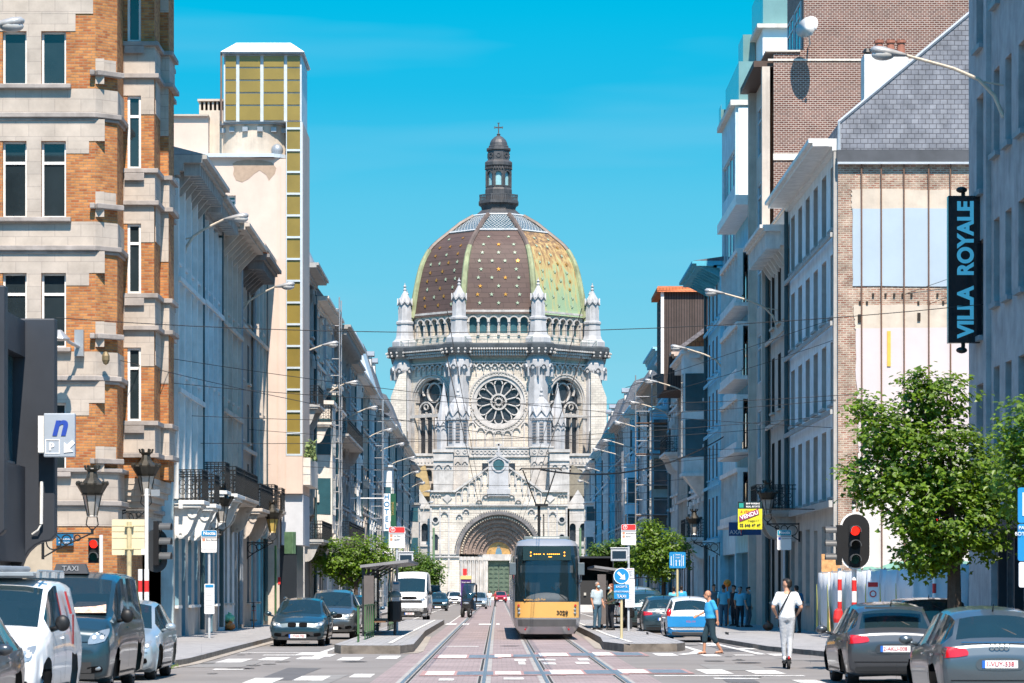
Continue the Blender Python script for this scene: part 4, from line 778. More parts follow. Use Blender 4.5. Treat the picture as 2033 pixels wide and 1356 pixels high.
# tympanum and doors
b = MB(); d = -3.2; b.fprism(F, [(uc+2.1*math.cos(PI*i/16), zs+2.1*math.sin(PI*i/16)) for i in range(17)], d-.2, d); tm = b.build('tympanum', M('gold_mosaic', (.42, .25, .09), .6, 0, .3, 3), church)
b = MB(); b.mat(0).fprism(F, [(uc-.55, zs), (uc+.55, zs), (uc+.42, zs+.75), (uc+.2, zs+1.0), (uc-.2, zs+1.0), (uc-.42, zs+.75)], d, d+.05); b.mat(1).disc(F, uc, zs+1.2, .26, d, d+.07, 12); sub(tm, b.build('mosaic_figure', [M('mosaic_blue', (.10, .19, .26), .6), M('mosaic_dark', (.2, .2, .19), .6)], church))
b = MB(); b.fb(F, uc-3.4, uc+3.4, zs-1.0, zs, d-.3, d+.25); b.fb(F, uc-2.4, uc-1.75, 0, zs-1, d-.3, d+.15); b.fb(F, uc+1.75, uc+2.4, 0, zs-1, d-.3, d+.15); b.fb(F, uc-6, uc+6, 0, 10, d-1.5, d-.9); b.build('lintel', ch3, church)
dg = M('green_door_paint', (.085, .12, .085), .55, 0, .2, 2)
for s_ in (-1, 1):
    a, c = sorted((uc+s_*.03, uc+s_*1.7)); b = MB(); b.fb(F, a, c, .5, zs-1.7, d-.6, d-.5); wv = (c-a)/2
    for i in range(2):
        for j in range(7): b.fb(F, a+wv*i+.1, a+wv*(i+1)-.1, .65+j*.72, 1.22+j*.72, d-.5, d-.42); b.fb(F, a+wv*i+.25, a+wv*(i+1)-.25, .78+j*.72, 1.08+j*.72, d-.42, d-.36)
    dd = b.build('door', dg, church); b = MB(); b.fb(F, uc+s_*.2-.05, uc+s_*.2+.05, 1.4, 1.8, d-.36, d-.28); sub(dd, b.build('handle', blackm, church))
b = MB(); b.fb(F, uc-1.75, uc+1.75, zs-1.7, zs-1.0, d-.6, d-.45); b.build('transom', dg, church)
b = MB()
for i in range(4): b.box(CX-9-i*.3, CX+9+i*.3, 488-3.2+.8*i-3.2+1.2-i*1.6+.0, 490-i*.0, .0+.125*(3-i)-.0, .125*(4-i))
b.build('steps', stonew, church)
# side porches with tiled roofs
for s_ in (-1, 1):
    x0, x1 = sorted((CX+s_*11.2, CX+s_*14.6)); G = front(x0, 492); b = MB()
    for i in range(2): b.archpanel(G, i*1.7, (i+1)*1.7, 0, WZ(1010, 492), (i+.5)*1.7, .5, WZ(1045, 492), WZ(1075, 492), 0, .7, 6)
    b.fb(G, 0, 3.4, WZ(1010, 492), WZ(1004, 492), -3, .3); b.fprism(G, [(0, WZ(1004, 492)), (3.4, WZ(1004, 492)), (1.7 if s_ < 0 else 1.7, WZ(972, 492))], -3, .05)
    b.fb(G, -.1, 3.5, WZ(1085, 492), WZ(1080, 492), .003, .25)
    o = b.build('side_porch', ch3, church, recalc=False); g = MB(); g.fb(G, 0, 3.4, .2, WZ(1020, 492), -1, -.75); sub(o, g.build('dark_opening', chg, church))
    b = MB(); b.prism([(CX+s_*12.1, 497, WZ(922, 497)), (CX+s_*11, 497, WZ(985, 497)), (CX+s_*19, 497, WZ(985, 497))], (0, 8, 0)); sub(o, b.build('porch_roof', M('tan_roof_tiles', (.40, .29, .14), .8, 0, .2, 2) if s_ < 0 else M('grey_roof_tiles', (.22, .2, .16), .8, 0, .2, 2), church))
# ================================================================ brick corner building (left)
ybr = Brick('yellow_orange_brick', (.50, .215, .07), (.27, .062, .024), (.30, .19, .11), .235, .078, .012, bias=-.22, var=.3, bump=.5, nsc=2.5)
bst = Brick('building_stone_blocks', (.46, .40, .34), (.42, .37, .32), (.31, .27, .24), .75, .36, .008, var=.22, bump=.2, nsc=1.2); led = M('ledge_stone', (.30, .27, .25), .85, 0, .3, 1.5, .3, grime=.4)
TB = thing('brick_building', 'corner building of orange brick and pale stone with stepped bay windows', 'building', (-14, 95, 0))
def plan(p, zc=0): return [(-22, 87-p), (-11.56-.41*p+.41*p*2, 87-p), (-11+p, 87.5-.4*p), (-11+p, 89-p), (-10.1+p, 89-p), (-10.1+p, 90.6-p), (-9.85+p, 90.6-p), (-9.85+p, 92.1+p), (-10.1+p, 92.1+p), (-10.1+p, 93.7+p), (-11+p, 93.7+p), (-11+p, 98.9), (-22, 98.9)]
flat = lambda p: [(-22, 87-p), (-11.56, 87-p), (-11+p, 87.5-.4*p), (-11+p, 98.9), (-22, 98.9)]
F = front(-22, 87); fr = [(62, 168), (280, 432), (542, 690), (800, 938)]; wx = [(WX(5, 87)+22, WX(53, 87)+22), (WX(82, 87)+22, WX(131, 87)+22)]; wx += [(a-3.6, b-3.6) for a, b in wx]
ops = [(a, b, WZ(y1, 87), WZ(y0, 87)) for y0, y1 in fr for a, b in wx]
w1 = MB(); w1.holes(F, 0, 22-11.56, 0, 22, ops, .28)
ch = Fac(-11.56, 87, (.56, .5), (.5, -.56)); w1.quad(ch.P(0, 0), ch.P(.751, 0), ch.P(.751, 22), ch.P(0, 22))
F89 = front(-11, 89); bw = [(y0, y1) for y0, y1 in ((-60, 83), (190, 335), (444, 583), (690, 836))]; u0, u1 = WX(253, 89)+11, WX(280, 89)+11
bo = [(u0, u1, WZ(y1, 89), WZ(y0, 89)) for y0, y1 in bw]; w1.holes(F89, 0, .9, 5.0, 22, bo, .22)
p0 = plan(0)
for i in range(2, 12):
    a, c = p0[i], p0[(i+1)]
    if i == 3: continue
    z0 = 5.0 if 4 <= i <= 9 else 0
    w1.quad((a[0], a[1], z0), (c[0], c[1], z0), (c[0], c[1], 22), (a[0], a[1], 22))
w1.quad((-11, 89, 0), (-11, 98.8, 0), (-11, 98.8, 5.6), (-11, 89, 5.6)); w1.add([(x, y, 22) for x, y in p0], [tuple(range(len(p0)))])
w1.build('wall', ybr, TB, recalc=False)
for a, c, z0, z1 in ops: window(TB, F, a, c, z0, z1, -.2, white, mull=0, trans=z1-z0 > 1.8, fw=.06)
for a, c, z0, z1 in bo: window(TB, F89, a, c, z0, z1, -.12, white, mull=0, trans=True, fw=.07)
st = MB()
def band(m, P_, z0, z1): m.prism([(x, y, z0) for x, y in P_], (0, 0, z1-z0))
for k, (y0, y1) in enumerate(fr):
    zs = WZ(y1, 87); zt_ = WZ(y0, 87)
    if k: # lintel stone above windows with stepped quoins
        st.fb(F, 0, WX(208, 87)+22, zt_+.0, WZ(y0-43, 87), .003, .02)
        st.fb(F, WX(131, 87)+22, WX(177, 87)+22, zt_-.36, zt_, .003, .018)
    st.fb(F, wx[0][1]+.0, wx[1][0], zs, zt_+.0 if k else zt_+.7, .003, .022)
    if k == 0: st.fb(F, 0, WX(150, 87)+22, zt_, 19.2, .003, .02); st.fb(F, 0, WX(185, 87)+22, 18.3, 19.2, .02, .024)
    st.fb(F, WX(207, 87)+22, 22-11.56, zs+.02+.0, zs+.75, .003, .02); q = ch; st.fb(q, .0, .7, zs+.35, zs+.75, .003, .018)
for y0, y1 in bw:
    zs, zt_ = WZ(y1, 89), WZ(y0, 89); st.fb(F89, 0, .9, zt_, zt_+.66, .003, .02); st.fb(F89, u1, .9, zt_-.55, zt_, .003, .02)
    for yy in (90.6,):
        G = front(-10.1, yy); st.fb(G, 0, .25, zt_-.95, zt_+.66, .003, .02)
    G = Fac(-10.1, 89, (0, 1), (1, 0)); st.fb(G, .25, 1.6, zt_-.5, zt_+.66, .003, .02)
st.build('stone_facing', bst, TB)
for k, (y0, y1) in enumerate(fr):
    zs = WZ(y1, 87); m = MB(); band(m, flat(.02), WZ(y1+62, 87), zs-.12); m.build('stone_band', bst, TB)
    m = MB(); m.fb(F, 0, WX(142, 87)+22, zs-.13, zs-.0, .0, .2); m.fb(F, WX(180, 87)+22, 22-11.56, zs+.25, zs+.40, .0, .22); m.fb(ch, -.05, .85, zs+.25, zs+.4, 0, .22)
    band(m, flat(.14), WZ(y1+66, 87), WZ(y1+56, 87)); band(m, flat(.06), WZ(y1+72, 87), WZ(y1+66, 87)); m.build('stone_ledge', led, TB, bevel=.02)
baypts = lambda p: [(-11, 89-p), (-10.1+p, 89-p), (-10.1+p, 90.6-p), (-9.85+p, 90.6-p), (-9.85+p, 92.1+p), (-10.1+p, 92.1+p), (-10.1+p, 93.7+p), (-11, 93.7+p)]
for y0, y1 in bw:
    zs = WZ(y1, 89); m = MB(); band(m, baypts(.025), zs-.95, zs-.1); m.build('bay_apron', bst, TB)
    m = MB(); band(m, baypts(.13), zs-.13, zs); band(m, baypts(.15), zs-1.08, zs-.95); m.fb(F89, .04, .62, zs-.36, zs-.14, .13, .15); m.build('stone_ledge', led, TB, bevel=.02)
m = MB(); n = 7
for i in range(n):
    t = i/n; f = math.cos(t*PI/2); m.prism([(-11, 89+.7*(1-f), 5.0-1.2*t-.17), (-11+.9*f, 89+.7*(1-f), 5.0-1.2*t-.17), (-11+.9*f, 93.7-.7*(1-f), 5.0-1.2*t-.17), (-11, 93.7-.7*(1-f), 5.0-1.2*t-.17)], (0, 0, .17))
m.build('bay_corbel', bst, TB)
m = MB(); m.prism([(-22, 86.2, 21.4), (-9.2, 86.2, 21.4), (-9.2, 98.9, 21.4), (-22, 98.9, 21.4)], (0, 0, .7)); m.build('eaves', led, TB)  # unseen overhang above the frame, added to shade the neighbouring house front
m = MB(); band(m, flat(.025), 3.55, 5.1); m.build('stone_band', bst, TB); m = MB(); band(m, flat(.03), .13, 1.25); m.build('plinth', bst, TB); m = MB(); band(m, flat(.16), 5.1, 5.22); m.build('stone_ledge', led, TB, bevel=.02)
m = MB(); m.fb(F, 6.4, 7.6, 1.3, 3.5, -.3, .03); m.fb(F, 8.3, 9.2, 1.3, 3.4, .0, .04); m.build('shutter', M('shutter_beige', (.4, .34, .26), .7), TB)
m = MB(); q = W(158, 0, 86.9).x; m.box(q-.13, q+.13, 86.75, 86.96, WZ(708, 87), WZ(656, 87)); o = tag(m.build('floodlight', galv), 'grey floodlight on a short arm fixed to the orange brick wall', 'lamp')
m = MB(); m.tube([(q, 86.8, WZ(690, 87)), (q-.2, 86.2, WZ(678, 86)), (q-.32, 85.9, WZ(668, 86))], .05, 6); sub(o, m.build('arm', galv))
m = MB(); m.lathe([(.08, .1), (.12, .06), (.3, -.12), (.33, -.16), (.2, -.2)], q-.42, 85.7, 12, cz=WZ(664, 86)); sub(o, m.build('lamp_shade', galv, smooth=False))
m = MB(); m.fb(F, 8.3, 8.55, WZ(728, 87), WZ(702, 87), .02, .14); m.ell((W(210, 0, 86.8).x, 86.8, WZ(712, 87)), (.12, .12, .2), 7, 5); m.build('wall_ornament', M('weathered_bronze', (.2, .15, .08), .6, .4), TB)
# ================================================================ dark modern building (far left)
dk = M('charcoal_cladding', (.030, .035, .045), .55, 0, .15, 1); dk2 = M('dark_panel', (.02, .024, .03), .3, 0, .15, 1)
TD = thing('modern_building', 'low charcoal clad building with rounded fins at the left edge', 'building', (-12, 54, 0))
m = MB(); m.box(-22, -10.2, 40, 63.7, 0, 7.35); m.build('wall', dk2, TD); m = MB(); m.box(-22, -12.8, 63.71, 68, 0, 17); m.build('rear_block', dk2, TD)
for yy, top, xo in ((63.4, WZ(632, 63.4), -9.28), (57.2, WZ(566, 57.2), -9.32)):
    pts = [(-10.25, .13), (-10.02, .13)]
    for i in range(7): a = PI/2*i/6; pts.append((-10.02+(xo+10.02-.1)*(1-math.cos(a)), 2.0+.75*math.sin(a)+0))
    pts += [(xo, 2.85), (xo, top), (-10.25, top)]
    m = MB(); m.prism([(x, yy, z) for x, z in pts], (0, .4, 0)); m.build('fin', dk, TD, bevel=.03)
m = MB(); m.box(-10.25, -9.9, 57.6, 63.4, 2.3, 4.3); m.box(-10.25, -9.9, 57.6, 63.4, 6.6, 7.35); m.build('spandrel', dk, TD)
for i in range(4):
    y = 57.7+i*1.42; m = MB(); m.box(-10.24, -10.05, y, y+.08, 4.3, 6.6); m.box(-10.24, -10.1, y+.08, y+1.34, 4.3, 4.4); o = m.build('window', galv, TD); m = MB(); m.box(-10.2, -10.15, y+.08, y+1.34, 4.4, 6.6); sub(o, m.build('pane', glassb, TD))
m = MB(); m.tube([(-9.55, 63.35, WZ(955, 63)), (-9.55, 63.3, WZ(1040, 63))], .035, 6); m.tube([(-9.55, 63.3, WZ(1040, 63)), (-9.62, 63.3, WZ(1052, 63)), (-9.75, 63.35, WZ(1060, 63))], .02, 5); m.build('conduit', white, TD)
nb = M('sign_blue_letter', (.02, .06, .35), .5, 0, 0); sgy = M('sign_grey', (.33, .38, .44), .5, 0, .06); swh = M('sign_white', (.8, .8, .8), .5, 0, .05)
T = thing('parking_sign', 'grey box sign with blue letter n and white parking arrow', 'sign', (W(117, 0, 63).x, 63, WZ(865, 63)))
x0, x1, z0, z1 = WX(88, 63), WX(150, 63), WZ(908, 63), WZ(821, 63); m = MB(); m.box(x0, x1, 62.9, 63.06, z0, z1); m.build('panel', sgy, T, bevel=.02)
m = MB(); m.box(x0-.1, x0, 62.95, 63.02, z0+.08, z0+.14); m.box(x0-.1, x0, 62.95, 63.02, z1-.14, z1-.08); m.box(x0-.12, x0-.002, 62.93, 63.04, z0+.1, z1-.05); m.build('bracket', white, T)
text('n', .62, nb, T, ((x0+x1)/2-T.location.x, -.11, .2), bold=.02, shear=.25); text('P', .21, swh, T, (-.14, -.11, -.24), bold=.008)
m = MB(); G = front((x0+x1)/2-.14, 62.9); 
for a_, b_, c_, d_ in ((-.15, .15, .12, .135), (-.15, .15, -.16, -.145), (-.15, -.135, -.145, .12), (.135, .15, -.145, .12)): m.fb(G, a_, b_, T.location.z-.22+c_, T.location.z-.22+d_, .0, .01)
m.prism([(G.o.x+.24, 62.895, T.location.z-.36), (G.o.x+.24, 62.895, T.location.z-.14), (G.o.x+.3, 62.895, T.location.z-.2), (G.o.x+.41, 62.895, T.location.z-.1), (G.o.x+.47, 62.895, T.location.z-.16), (G.o.x+.36, 62.895, T.location.z-.27), (G.o.x+.43, 62.895, T.location.z-.34)], (0, -.01, 0)); m.build('arrow', swh, T)
# ================================================================ cream tower
crm = M('cream_stucco', (.57, .46, .39), .88, 0, .1, .5, .15, .2, grime=.18, gcol=(.34, .30, .26), bsc=9); crg = M('grey_stucco', (.48, .42, .35), .9, 0, .2, .9, .3, grime=.35, bsc=6)
ylw = M('yellow_glazing', (.22, .16, .035), .22, 0, .18, .5, 0, .6); frm = M('pale_blue_frame', (.50, .56, .60), .5, .2, .08)
T = thing('cream_tower', 'tall cream art deco tower topped by a yellow glazed lantern', 'building', (-11, 139, 0)); Y = 137.0; X = lambda px: WX(px, Y); Z = lambda py: WZ(py, Y); F = front(0, Y)
m = MB(); m.holes(F, -19, X(554), 0, Z(312), [(X(400), X(468), Z(420), Z(388))], .5); m.box(-19, X(554), Y+.5, Y+14, 0, Z(312)-.01); m.quad((X(554), Y, 0), (X(554), Y+.5, 0), (X(554), Y+.5, Z(312)), (X(554), Y, Z(312))); m.quad((-19, Y, Z(312)), (X(554), Y, Z(312)), (X(554), Y+.6, Z(312)), (-19, Y+.6, Z(312))); m.build('wall', crm, T, recalc=False)
window(T, F, X(400), X(468), Z(420), Z(388), -.3, frm, mull=1, gm=glassb)
m = MB(); pts = [(X(554), Y+5), (X(554), Y), (X(558), Y-.02)]; m.box(X(554), X(567.5), Y-.001, Y+5, Z(980), Z(315)); m.box(X(567.5), X(601), Y+.12, Y+5, Z(980), Z(242)); m.box(X(567.5), X(601), Y-.05, Y+.12, Z(980), Z(906)); m.build('oriel', crm, T)
m = MB(); m.box(X(554)-.04, X(556), Y-.06, Y, 3.6, Z(330)); m.build('pilaster', crm, T)
for i in range(17):       # tall yellow strip
    ya = 905-(905-242)*i/15.35; yb = 905-(905-242)*(i+1)/15.35
    if yb < 240: yb = 242
    if ya <= 243: break
    m = MB(); m.box(X(568), X(600.5), Y-.04, Y+.1, Z(ya), Z(ya)+.09); m.box(X(568), X(569.6), Y-.04, Y+.1, Z(ya)+.09, Z(yb)); m.box(X(596), X(600.5), Y-.04, Y+.1, Z(ya)+.09, Z(yb)); o = m.build('window', frm, T)
    m = MB(); m.box(X(569.6), X(596), Y+.02, Y+.06, Z(ya)+.09, Z(yb)); sub(o, m.build('pane', ylw, T))
# cornice, parapet blocks, drum
m = MB(); m.box(-19, X(545), Y-.25, Y+3, Z(313), Z(306)); m.lathe([(1.1, 0), (1.1, .16)], X(545)-.5+.1, Y+.85, 20, cz=Z(313)); m.build('cornice', frm, T)
m = MB(); m.box(-19, X(412), Y+.3, Y+8, Z(306), Z(229)); m.build('attic_block', crm, T); m = MB(); m.box(-19, X(413), Y+.1, Y+8, Z(229), Z(226)); m.build('attic_coping', crg, T)
m = MB(); m.box(X(391), X(440), Y+1, Y+3, Z(306), Z(212))
for i in range(6): m.box(X(391+i*8.6), X(394.5+i*8.6), Y+1, Y+3, Z(212), Z(194))
m.box(X(388), X(440), Y+.9, Y+3.1, Z(194), Z(190)); m.build('vent_stack', crg, T)
cx = (X(431)+X(569))/2; r = X(569)-cx; m = MB(); m.loft([[(cx+r*math.sin(a), Y+1.4-.9*math.cos(a) if abs(a) <= PI/2 else Y+5.5, z) for a in [(-PI/2+PI*i/20) for i in range(21)]]+[(cx+r, Y+6, z), (cx-r, Y+6, z)] for z in (Z(306), Z(242))]); m.build('curved_drum', crg, T)
m = MB(); r2 = r+.12; m.loft([[(cx+r2*math.sin(a), Y+1.4-1.05*math.cos(a), z) for a in [(-PI/2+PI*i/20) for i in range(21)]]+[(cx+r2, Y+6, z), (cx-r2, Y+6, z)] for z in (Z(243), Z(239))])
for i in range(6):
    a = R(-62+i*24.8); xx, yy = cx+r*math.sin(a), Y+1.4-.95*math.cos(a); m.box(xx-.12, xx+.12, yy-.12, yy+.2, Z(258), Z(249))
m.build('drum_coping', zinc, T)
m = MB(); m.box(X(443), X(598), Y+.3, Y+4.3, Z(239), Z(105)); o = m.build('lantern_core', frm, T); 
xs = [443, 471, 519, 566, 598]; ys = [238, 207, 182, 157, 132, 107]
for i in range(4):
    for j in range(5):
        m = MB(); m.box(X(xs[i]+3.5), X(xs[i+1]-3.2), Y+.22, Y+.29, Z(ys[j]-1.2), Z(ys[j+1]+2)); sub(o, m.build('yellow_pane', ylw, T))
m = MB(); m.loft([[(X(438), Y-.05, Z(103)), (X(604), Y-.05, Z(103)), (X(604), Y+4.7, Z(103)), (X(438), Y+4.7, Z(103))], [(X(464), Y+1.4, Z(74)), (X(573), Y+1.4, Z(74)), (X(573), Y+3.2, Z(74)), (X(464), Y+3.2, Z(74))]]); m.build('roof', M('white_roof', (.85, .85, .84), .5, 0, .04), T)
m = MB(); m.box(X(440), X(602), Y+.0, Y+4.6, Z(106), Z(103)); m.build('gutter', zinc, T)
m = MB(); m.tube([(X(439), Y+.1, Z(240)), (X(439), Y+.1, Z(103))], .05, 6); m.tube([(X(549), Y+.4, Z(306)), (X(549), Y+.4, Z(304))], .08, 6); m.build('downpipe', M('rusty_pipe', (.18, .12, .09), .7), T)
m = MB(); m.ell((X(549), Y+.4, Z(296)), (.28, .28, .3), 12, 8); m.build('roof_ball', zinc, T, smooth=True)
m = MB(); pp = [(462, 325), (470, 320), (486, 318), (500, 317), (520, 319), (538, 322), (548, 334), (545, 346), (538, 352), (534, 358), (528, 348), (515, 338), (505, 346), (492, 356), (480, 361), (468, 357), (463, 345), (465, 334)]; rr = random.Random(3)
m.prism([(X(a+rr.uniform(-1, 1)), Y, Z(b_+rr.uniform(-1, 1))) for a, b_ in pp], (0, -.012, 0)); m.build('bare_plaster_patch', M('bare_plaster', (.36, .27, .2), .95, 0, .15, 4), T)
m = MB(); m.box(X(554)+.1, X(601), Y+.2, Y+5, Z(1082), Z(981)); m.build('shop_sign_box', M('pale_panel', (.5, .52, .55), .6, 0, .06), T)
m = MB(); m.box(X(554), X(601)-.3, Y+.5, Y+5, 0, Z(1082)); m.build('shop_front', dk2, T)
m = MB(); m.box(X(522), X(555), Y-.03, Y-.0, .13, 3.6); m.build('plinth', crg, T)
m = MB(); m.box(X(600), X(600)+.35, Y+.3, Y+6, Z(962), Z(908)); m.build('flower_trough', stonew, T)
m = MB(); rr = random.Random(9)
for i in range(220):
    c = Vector((X(603)+rr.uniform(0, .4), Y+rr.uniform(.4, 3), Z(906)+rr.uniform(-.1, 1.0)*rr.random())); a = Vector((rr.uniform(-1, 1), rr.uniform(-1, 1), rr.uniform(-1, 1)))*.12; b_ = Vector((rr.uniform(-1, 1), rr.uniform(-1, 1), rr.uniform(-1, 1)))*.1; m.quad(c-a, c-b_, c+a, c+b_)
tag(m.build('balcony_plants', M('trough_leaves', (.16, .22, .08), .7, 0, .3, 9)), 'flowering plants in the trough on the side of the cream tower', 'plants')
m = MB(); m.box(X(552), X(557), Y-.05, Y-.0, Z(1160), Z(1146)); m.build('fire_notice', M('sign_red', (.6, .03, .03), .5, 0, 0), T)
# ================================================================ bare party wall beside the light grey house (right)
rub = Brick('rubble_brick', (.27, .11, .075), (.38, .28, .21), (.44, .37, .30), .21, .075, .018, bias=.05, var=.5, bump=.8, nsc=2.2)
T = thing('party_wall', 'bare party wall with blue and pink paint remains over the vacant lot', 'wall', (16, 104.7, 0)); Y = 104.78; X = lambda px: WX(px, Y); Z = lambda py: WZ(py, Y); rr = random.Random(12)
m = MB(); m.box(X(1663), 23, Y-.12, Y+.0, 0, Z(298)); m.build('rubble_wall', rub, T)
def patch(name, pts, mt, d, jag=1.2, sub_n=7):
    out = []
    for i in range(len(pts)):
        a, c = pts[i], pts[(i+1) % len(pts)]
        for j in range(sub_n): t = j/sub_n; out.append((X(a[0]+(c[0]-a[0])*t+rr.uniform(-jag, jag)), Y-.12, Z(a[1]+(c[1]-a[1])*t+rr.uniform(-jag, jag))))
    q = MB(); q.prism(out, (0, -d, 0)); return q.build(name, mt, T)
pk = M('pale_pink_plaster', (.56, .49, .49), .9, 0, .06, .7, .1, grime=.12, gcol=(.5, .42, .38)); bl = M('pale_blue_plaster', (.36, .44, .51), .9, 0, .05, .6, .1, grime=.06); cp = M('cream_plaster', (.52, .45, .37), .9, 0, .14, 1.2, .2, grime=.3, gcol=(.33, .27, .22))
RE = 2240
patch('cream_patch', [(1690, 377), (RE, 377), (RE, 418), (1691, 416)], cp, .03, 2.5, 12); patch('blue_patch', [(1692, 415), (RE, 414), (RE, 569), (1692, 569)], bl, .034, .8, 10)
patch('cream_patch', [(1694, 606), (RE, 606), (RE, 660), (1697, 655)], cp, .03, 1.5, 12); patch('pink_patch', [(1697, 652), (RE, 648), (RE, 900), (1703, 900)], pk, .034, 2, 12); patch('pink_patch', [(1703, 900), (RE, 900), (RE, 1125), (1700, 1125)], M('off_white_plaster', (.56, .53, .5), .9, 0, .1, .7, .1, grime=.15, gcol=(.45, .36, .3)), .036, 3, 12)
patch('green_patch', [(1690, 1118), (1740, 1126), (1790, 1112), (1850, 1118), (1922, 1115), (1922, 1150), (1690, 1150)], M('green_plaster', (.22, .42, .34), .9, 0, .2, 3), .04, 3, 5)
q = MB(); q.box(X(1663)-.05, 23, Y-.3, Y-.12, Z(324), Z(300)); q.build('lead_band', M('lead_sheet', (.07, .075, .085), .6, 0, .25, 1.2), T); q = MB(); q.box(X(1661), 23, Y-.34, Y-.1, Z(328), Z(324)); q.build('zinc_flashing', M('bright_zinc', (.6, .62, .64), .4, .4, .1), T)
for px in (1709, 1748, 1793, 1842, 1885, 1935): q = MB(); q.tube([(X(px), Y-.22, Z(328)), (X(px+.5), Y-.2, Z(700)), (X(px+1.5), Y-.22, .5)], .026, 5); q.build('batten', M('rusty_batten', (.16, .09, .06), .8), T)
for i in range(22):
    px = 1700+i*17+rr.uniform(-5, 5); py = 583+rr.choice((0, 16)); q = MB(); q.box(X(px), X(px+4), Y-.18, Y-.1, Z(py+7), Z(py)); q.build('joist_pocket', M('pocket_dark', (.03, .025, .02), .95), T) if i < 16 else None
for px, py in ((1702, 625), (1820, 622)): q = MB(); q.box(X(px), X(px+6), Y-.2, Y-.1, Z(py+16), Z(py)); q.build('joist_pocket', MC['pocket_dark'], T)
q = MB(); q.box(X(1760), X(1767), Y-.19, Y-.12, Z(728), Z(658)); q.build('yellow_strip', M('yellow_paint', (.65, .42, .08), .7), T)
# slate gable + roof of the light grey house: built as its own thing? it belongs to the wall that carries it
g = [(X(1665), Z(299)), (X(1665), Z(245)), (17.6, Z(245)+(17.6-X(1665))*.835), (23.5, Z(299))]
q = MB(); q.prism([(x, Y-.06, z) for x, z in g], (0, 17, 0)); q.build('roof', slate, T)
sl2 = Brick('big_slates', (.19, .20, .23), (.24, .25, .28), (.07, .07, .08), .25, .17, .010, var=.4, bump=.8, nsc=1.1, rough=.5)
q = MB(); q.prism([(x, Y-.06, z) for x, z in g], (0, -.06, 0)); q.build('slate_gable', sl2, T)
q = MB(); q.tube([(g[0][0], Y-.15, g[0][1]), (g[1][0], Y-.15, g[1][1]+.03), (g[2][0], Y-.15, g[2][1]+.03)], .06, 4); q.build('verge', MC['bright_zinc'], T)
q = MB(); q.box(WX(1713, 118), WX(1800, 118), 117.5, 118.6, 16, WZ(112, 118)); ck = q.build('chimney', offw, T)
for px, c_ in ((1745, potm), (1768, potm), (1789, potm)): q = MB(); q.lathe([(.17, 0), (.15, .5), (.2, .52), (.2, .62)], WX(px, 118), 118, 10, cz=WZ(112, 118)); sub(ck, q.build('chimney_pot', c_, T))
q = MB(); q.lathe([(.15, 0), (.13, .12), (.2, .14), (.12, .3)], WX(1722, 118), 118, 10, cz=WZ(112, 118)); sub(ck, q.build('cowl', iron, T))
# ================================================================ brown brick block
brb = Brick('brown_brick', (.17, .078, .058), (.10, .046, .036), (.42, .36, .32), .21, .09, .014, var=.18, bump=.4, nsc=.9)
T = thing('brick_block', 'tall brown brick block with white mortar behind the light grey house', 'building', (15, 134, 0)); Y = 130.62; Z = lambda py: WZ(py, Y)
m = MB(); m.box(11.95, 25, Y, 138, 0, Z(100)); m.box(13.25, 25, Y+.001, 138, Z(100), 29); m.build('wall', brb, T)
m = MB(); m.box(11.7, 25.1, Y-.05, Y-.002, Z(121), Z(117)); m.box(11.93, 14.0, Y-.06, Y-.002, Z(318), Z(305)); m.box(11.6, 13.1, Y-.1, 138, Z(103), Z(100)); m.build('pale_course', stonew, T)
m = MB(); m.box(11.1, 11.95, Y+.1, 138, Z(132), Z(120)); m.build('eaves', M('dark_timber', (.07, .045, .035), .7), T)
F = Fac(11.95, Y, (0, 1), (-1, 0)); m = MB(); ww = 138-Y; ops = [(1.2, ww-1.0, 4.2+i*3.4, 6.4+i*3.4) for i in range(6)]; m.holes(F, 0, ww, 0, Z(132), ops, .1, .16); m.fb(F, 0, .5, 0, Z(132), .16, .5); m.fb(F, ww-.4, ww, 0, Z(132), .16, .5); m.build('concrete_front', beige, T, recalc=False)
for a, c, z0, z1 in ops: window(T, F, a, c, z0, z1, .08, frm, mull=1, gm=glassb)
for i in range(2): window(T, Fac(13.25, Y+.5, (0, 1), (-1, 0)), .3+i*3.2, 3.0+i*3.2, Z(100)+.2, Z(100)+2.3, .01, frm, gm=glassb)
T2 = thing('satellite_dish', 'white satellite dish on a bracket against the brown brick wall', 'satellite dish', (WX(1605, 129.4), 129.4, WZ(57, 129.4)))
m = MB(); tl = Matrix.Rotation(R(78), 3, 'X') @ Matrix.Rotation(R(-32), 3, 'Y')
rings = [[tuple(Matrix.Rotation(R(-35), 3, 'Z') @ Matrix.Rotation(R(62), 3, 'X') @ Vector((r_*math.cos(2*PI*i/24), r_*math.sin(2*PI*i/24)*1.08, .5*r_*r_))) for i in range(24)] for r_ in (.05, .2, .38, .52)]
m.loft(rings); m.build('reflector', white, T2, smooth=True, local=True)
m = MB(); m.tube([(.1, 1.2, -.6), (.1, .3, -.6), (.02, .1, -.2)], .035, 6); m.tube([(-.15, -.1, -.4), (.1, -.5, -.35), (.22, -.62, -.15)], .018, 5); m.build('bracket', galv, T2, local=True)
m = MB(); m.ell((.24, -.64, -.1), (.06, .06, .08), 8, 6); m.build('feed', M('feed_grey', (.5, .5, .5), .5), T2, local=True)
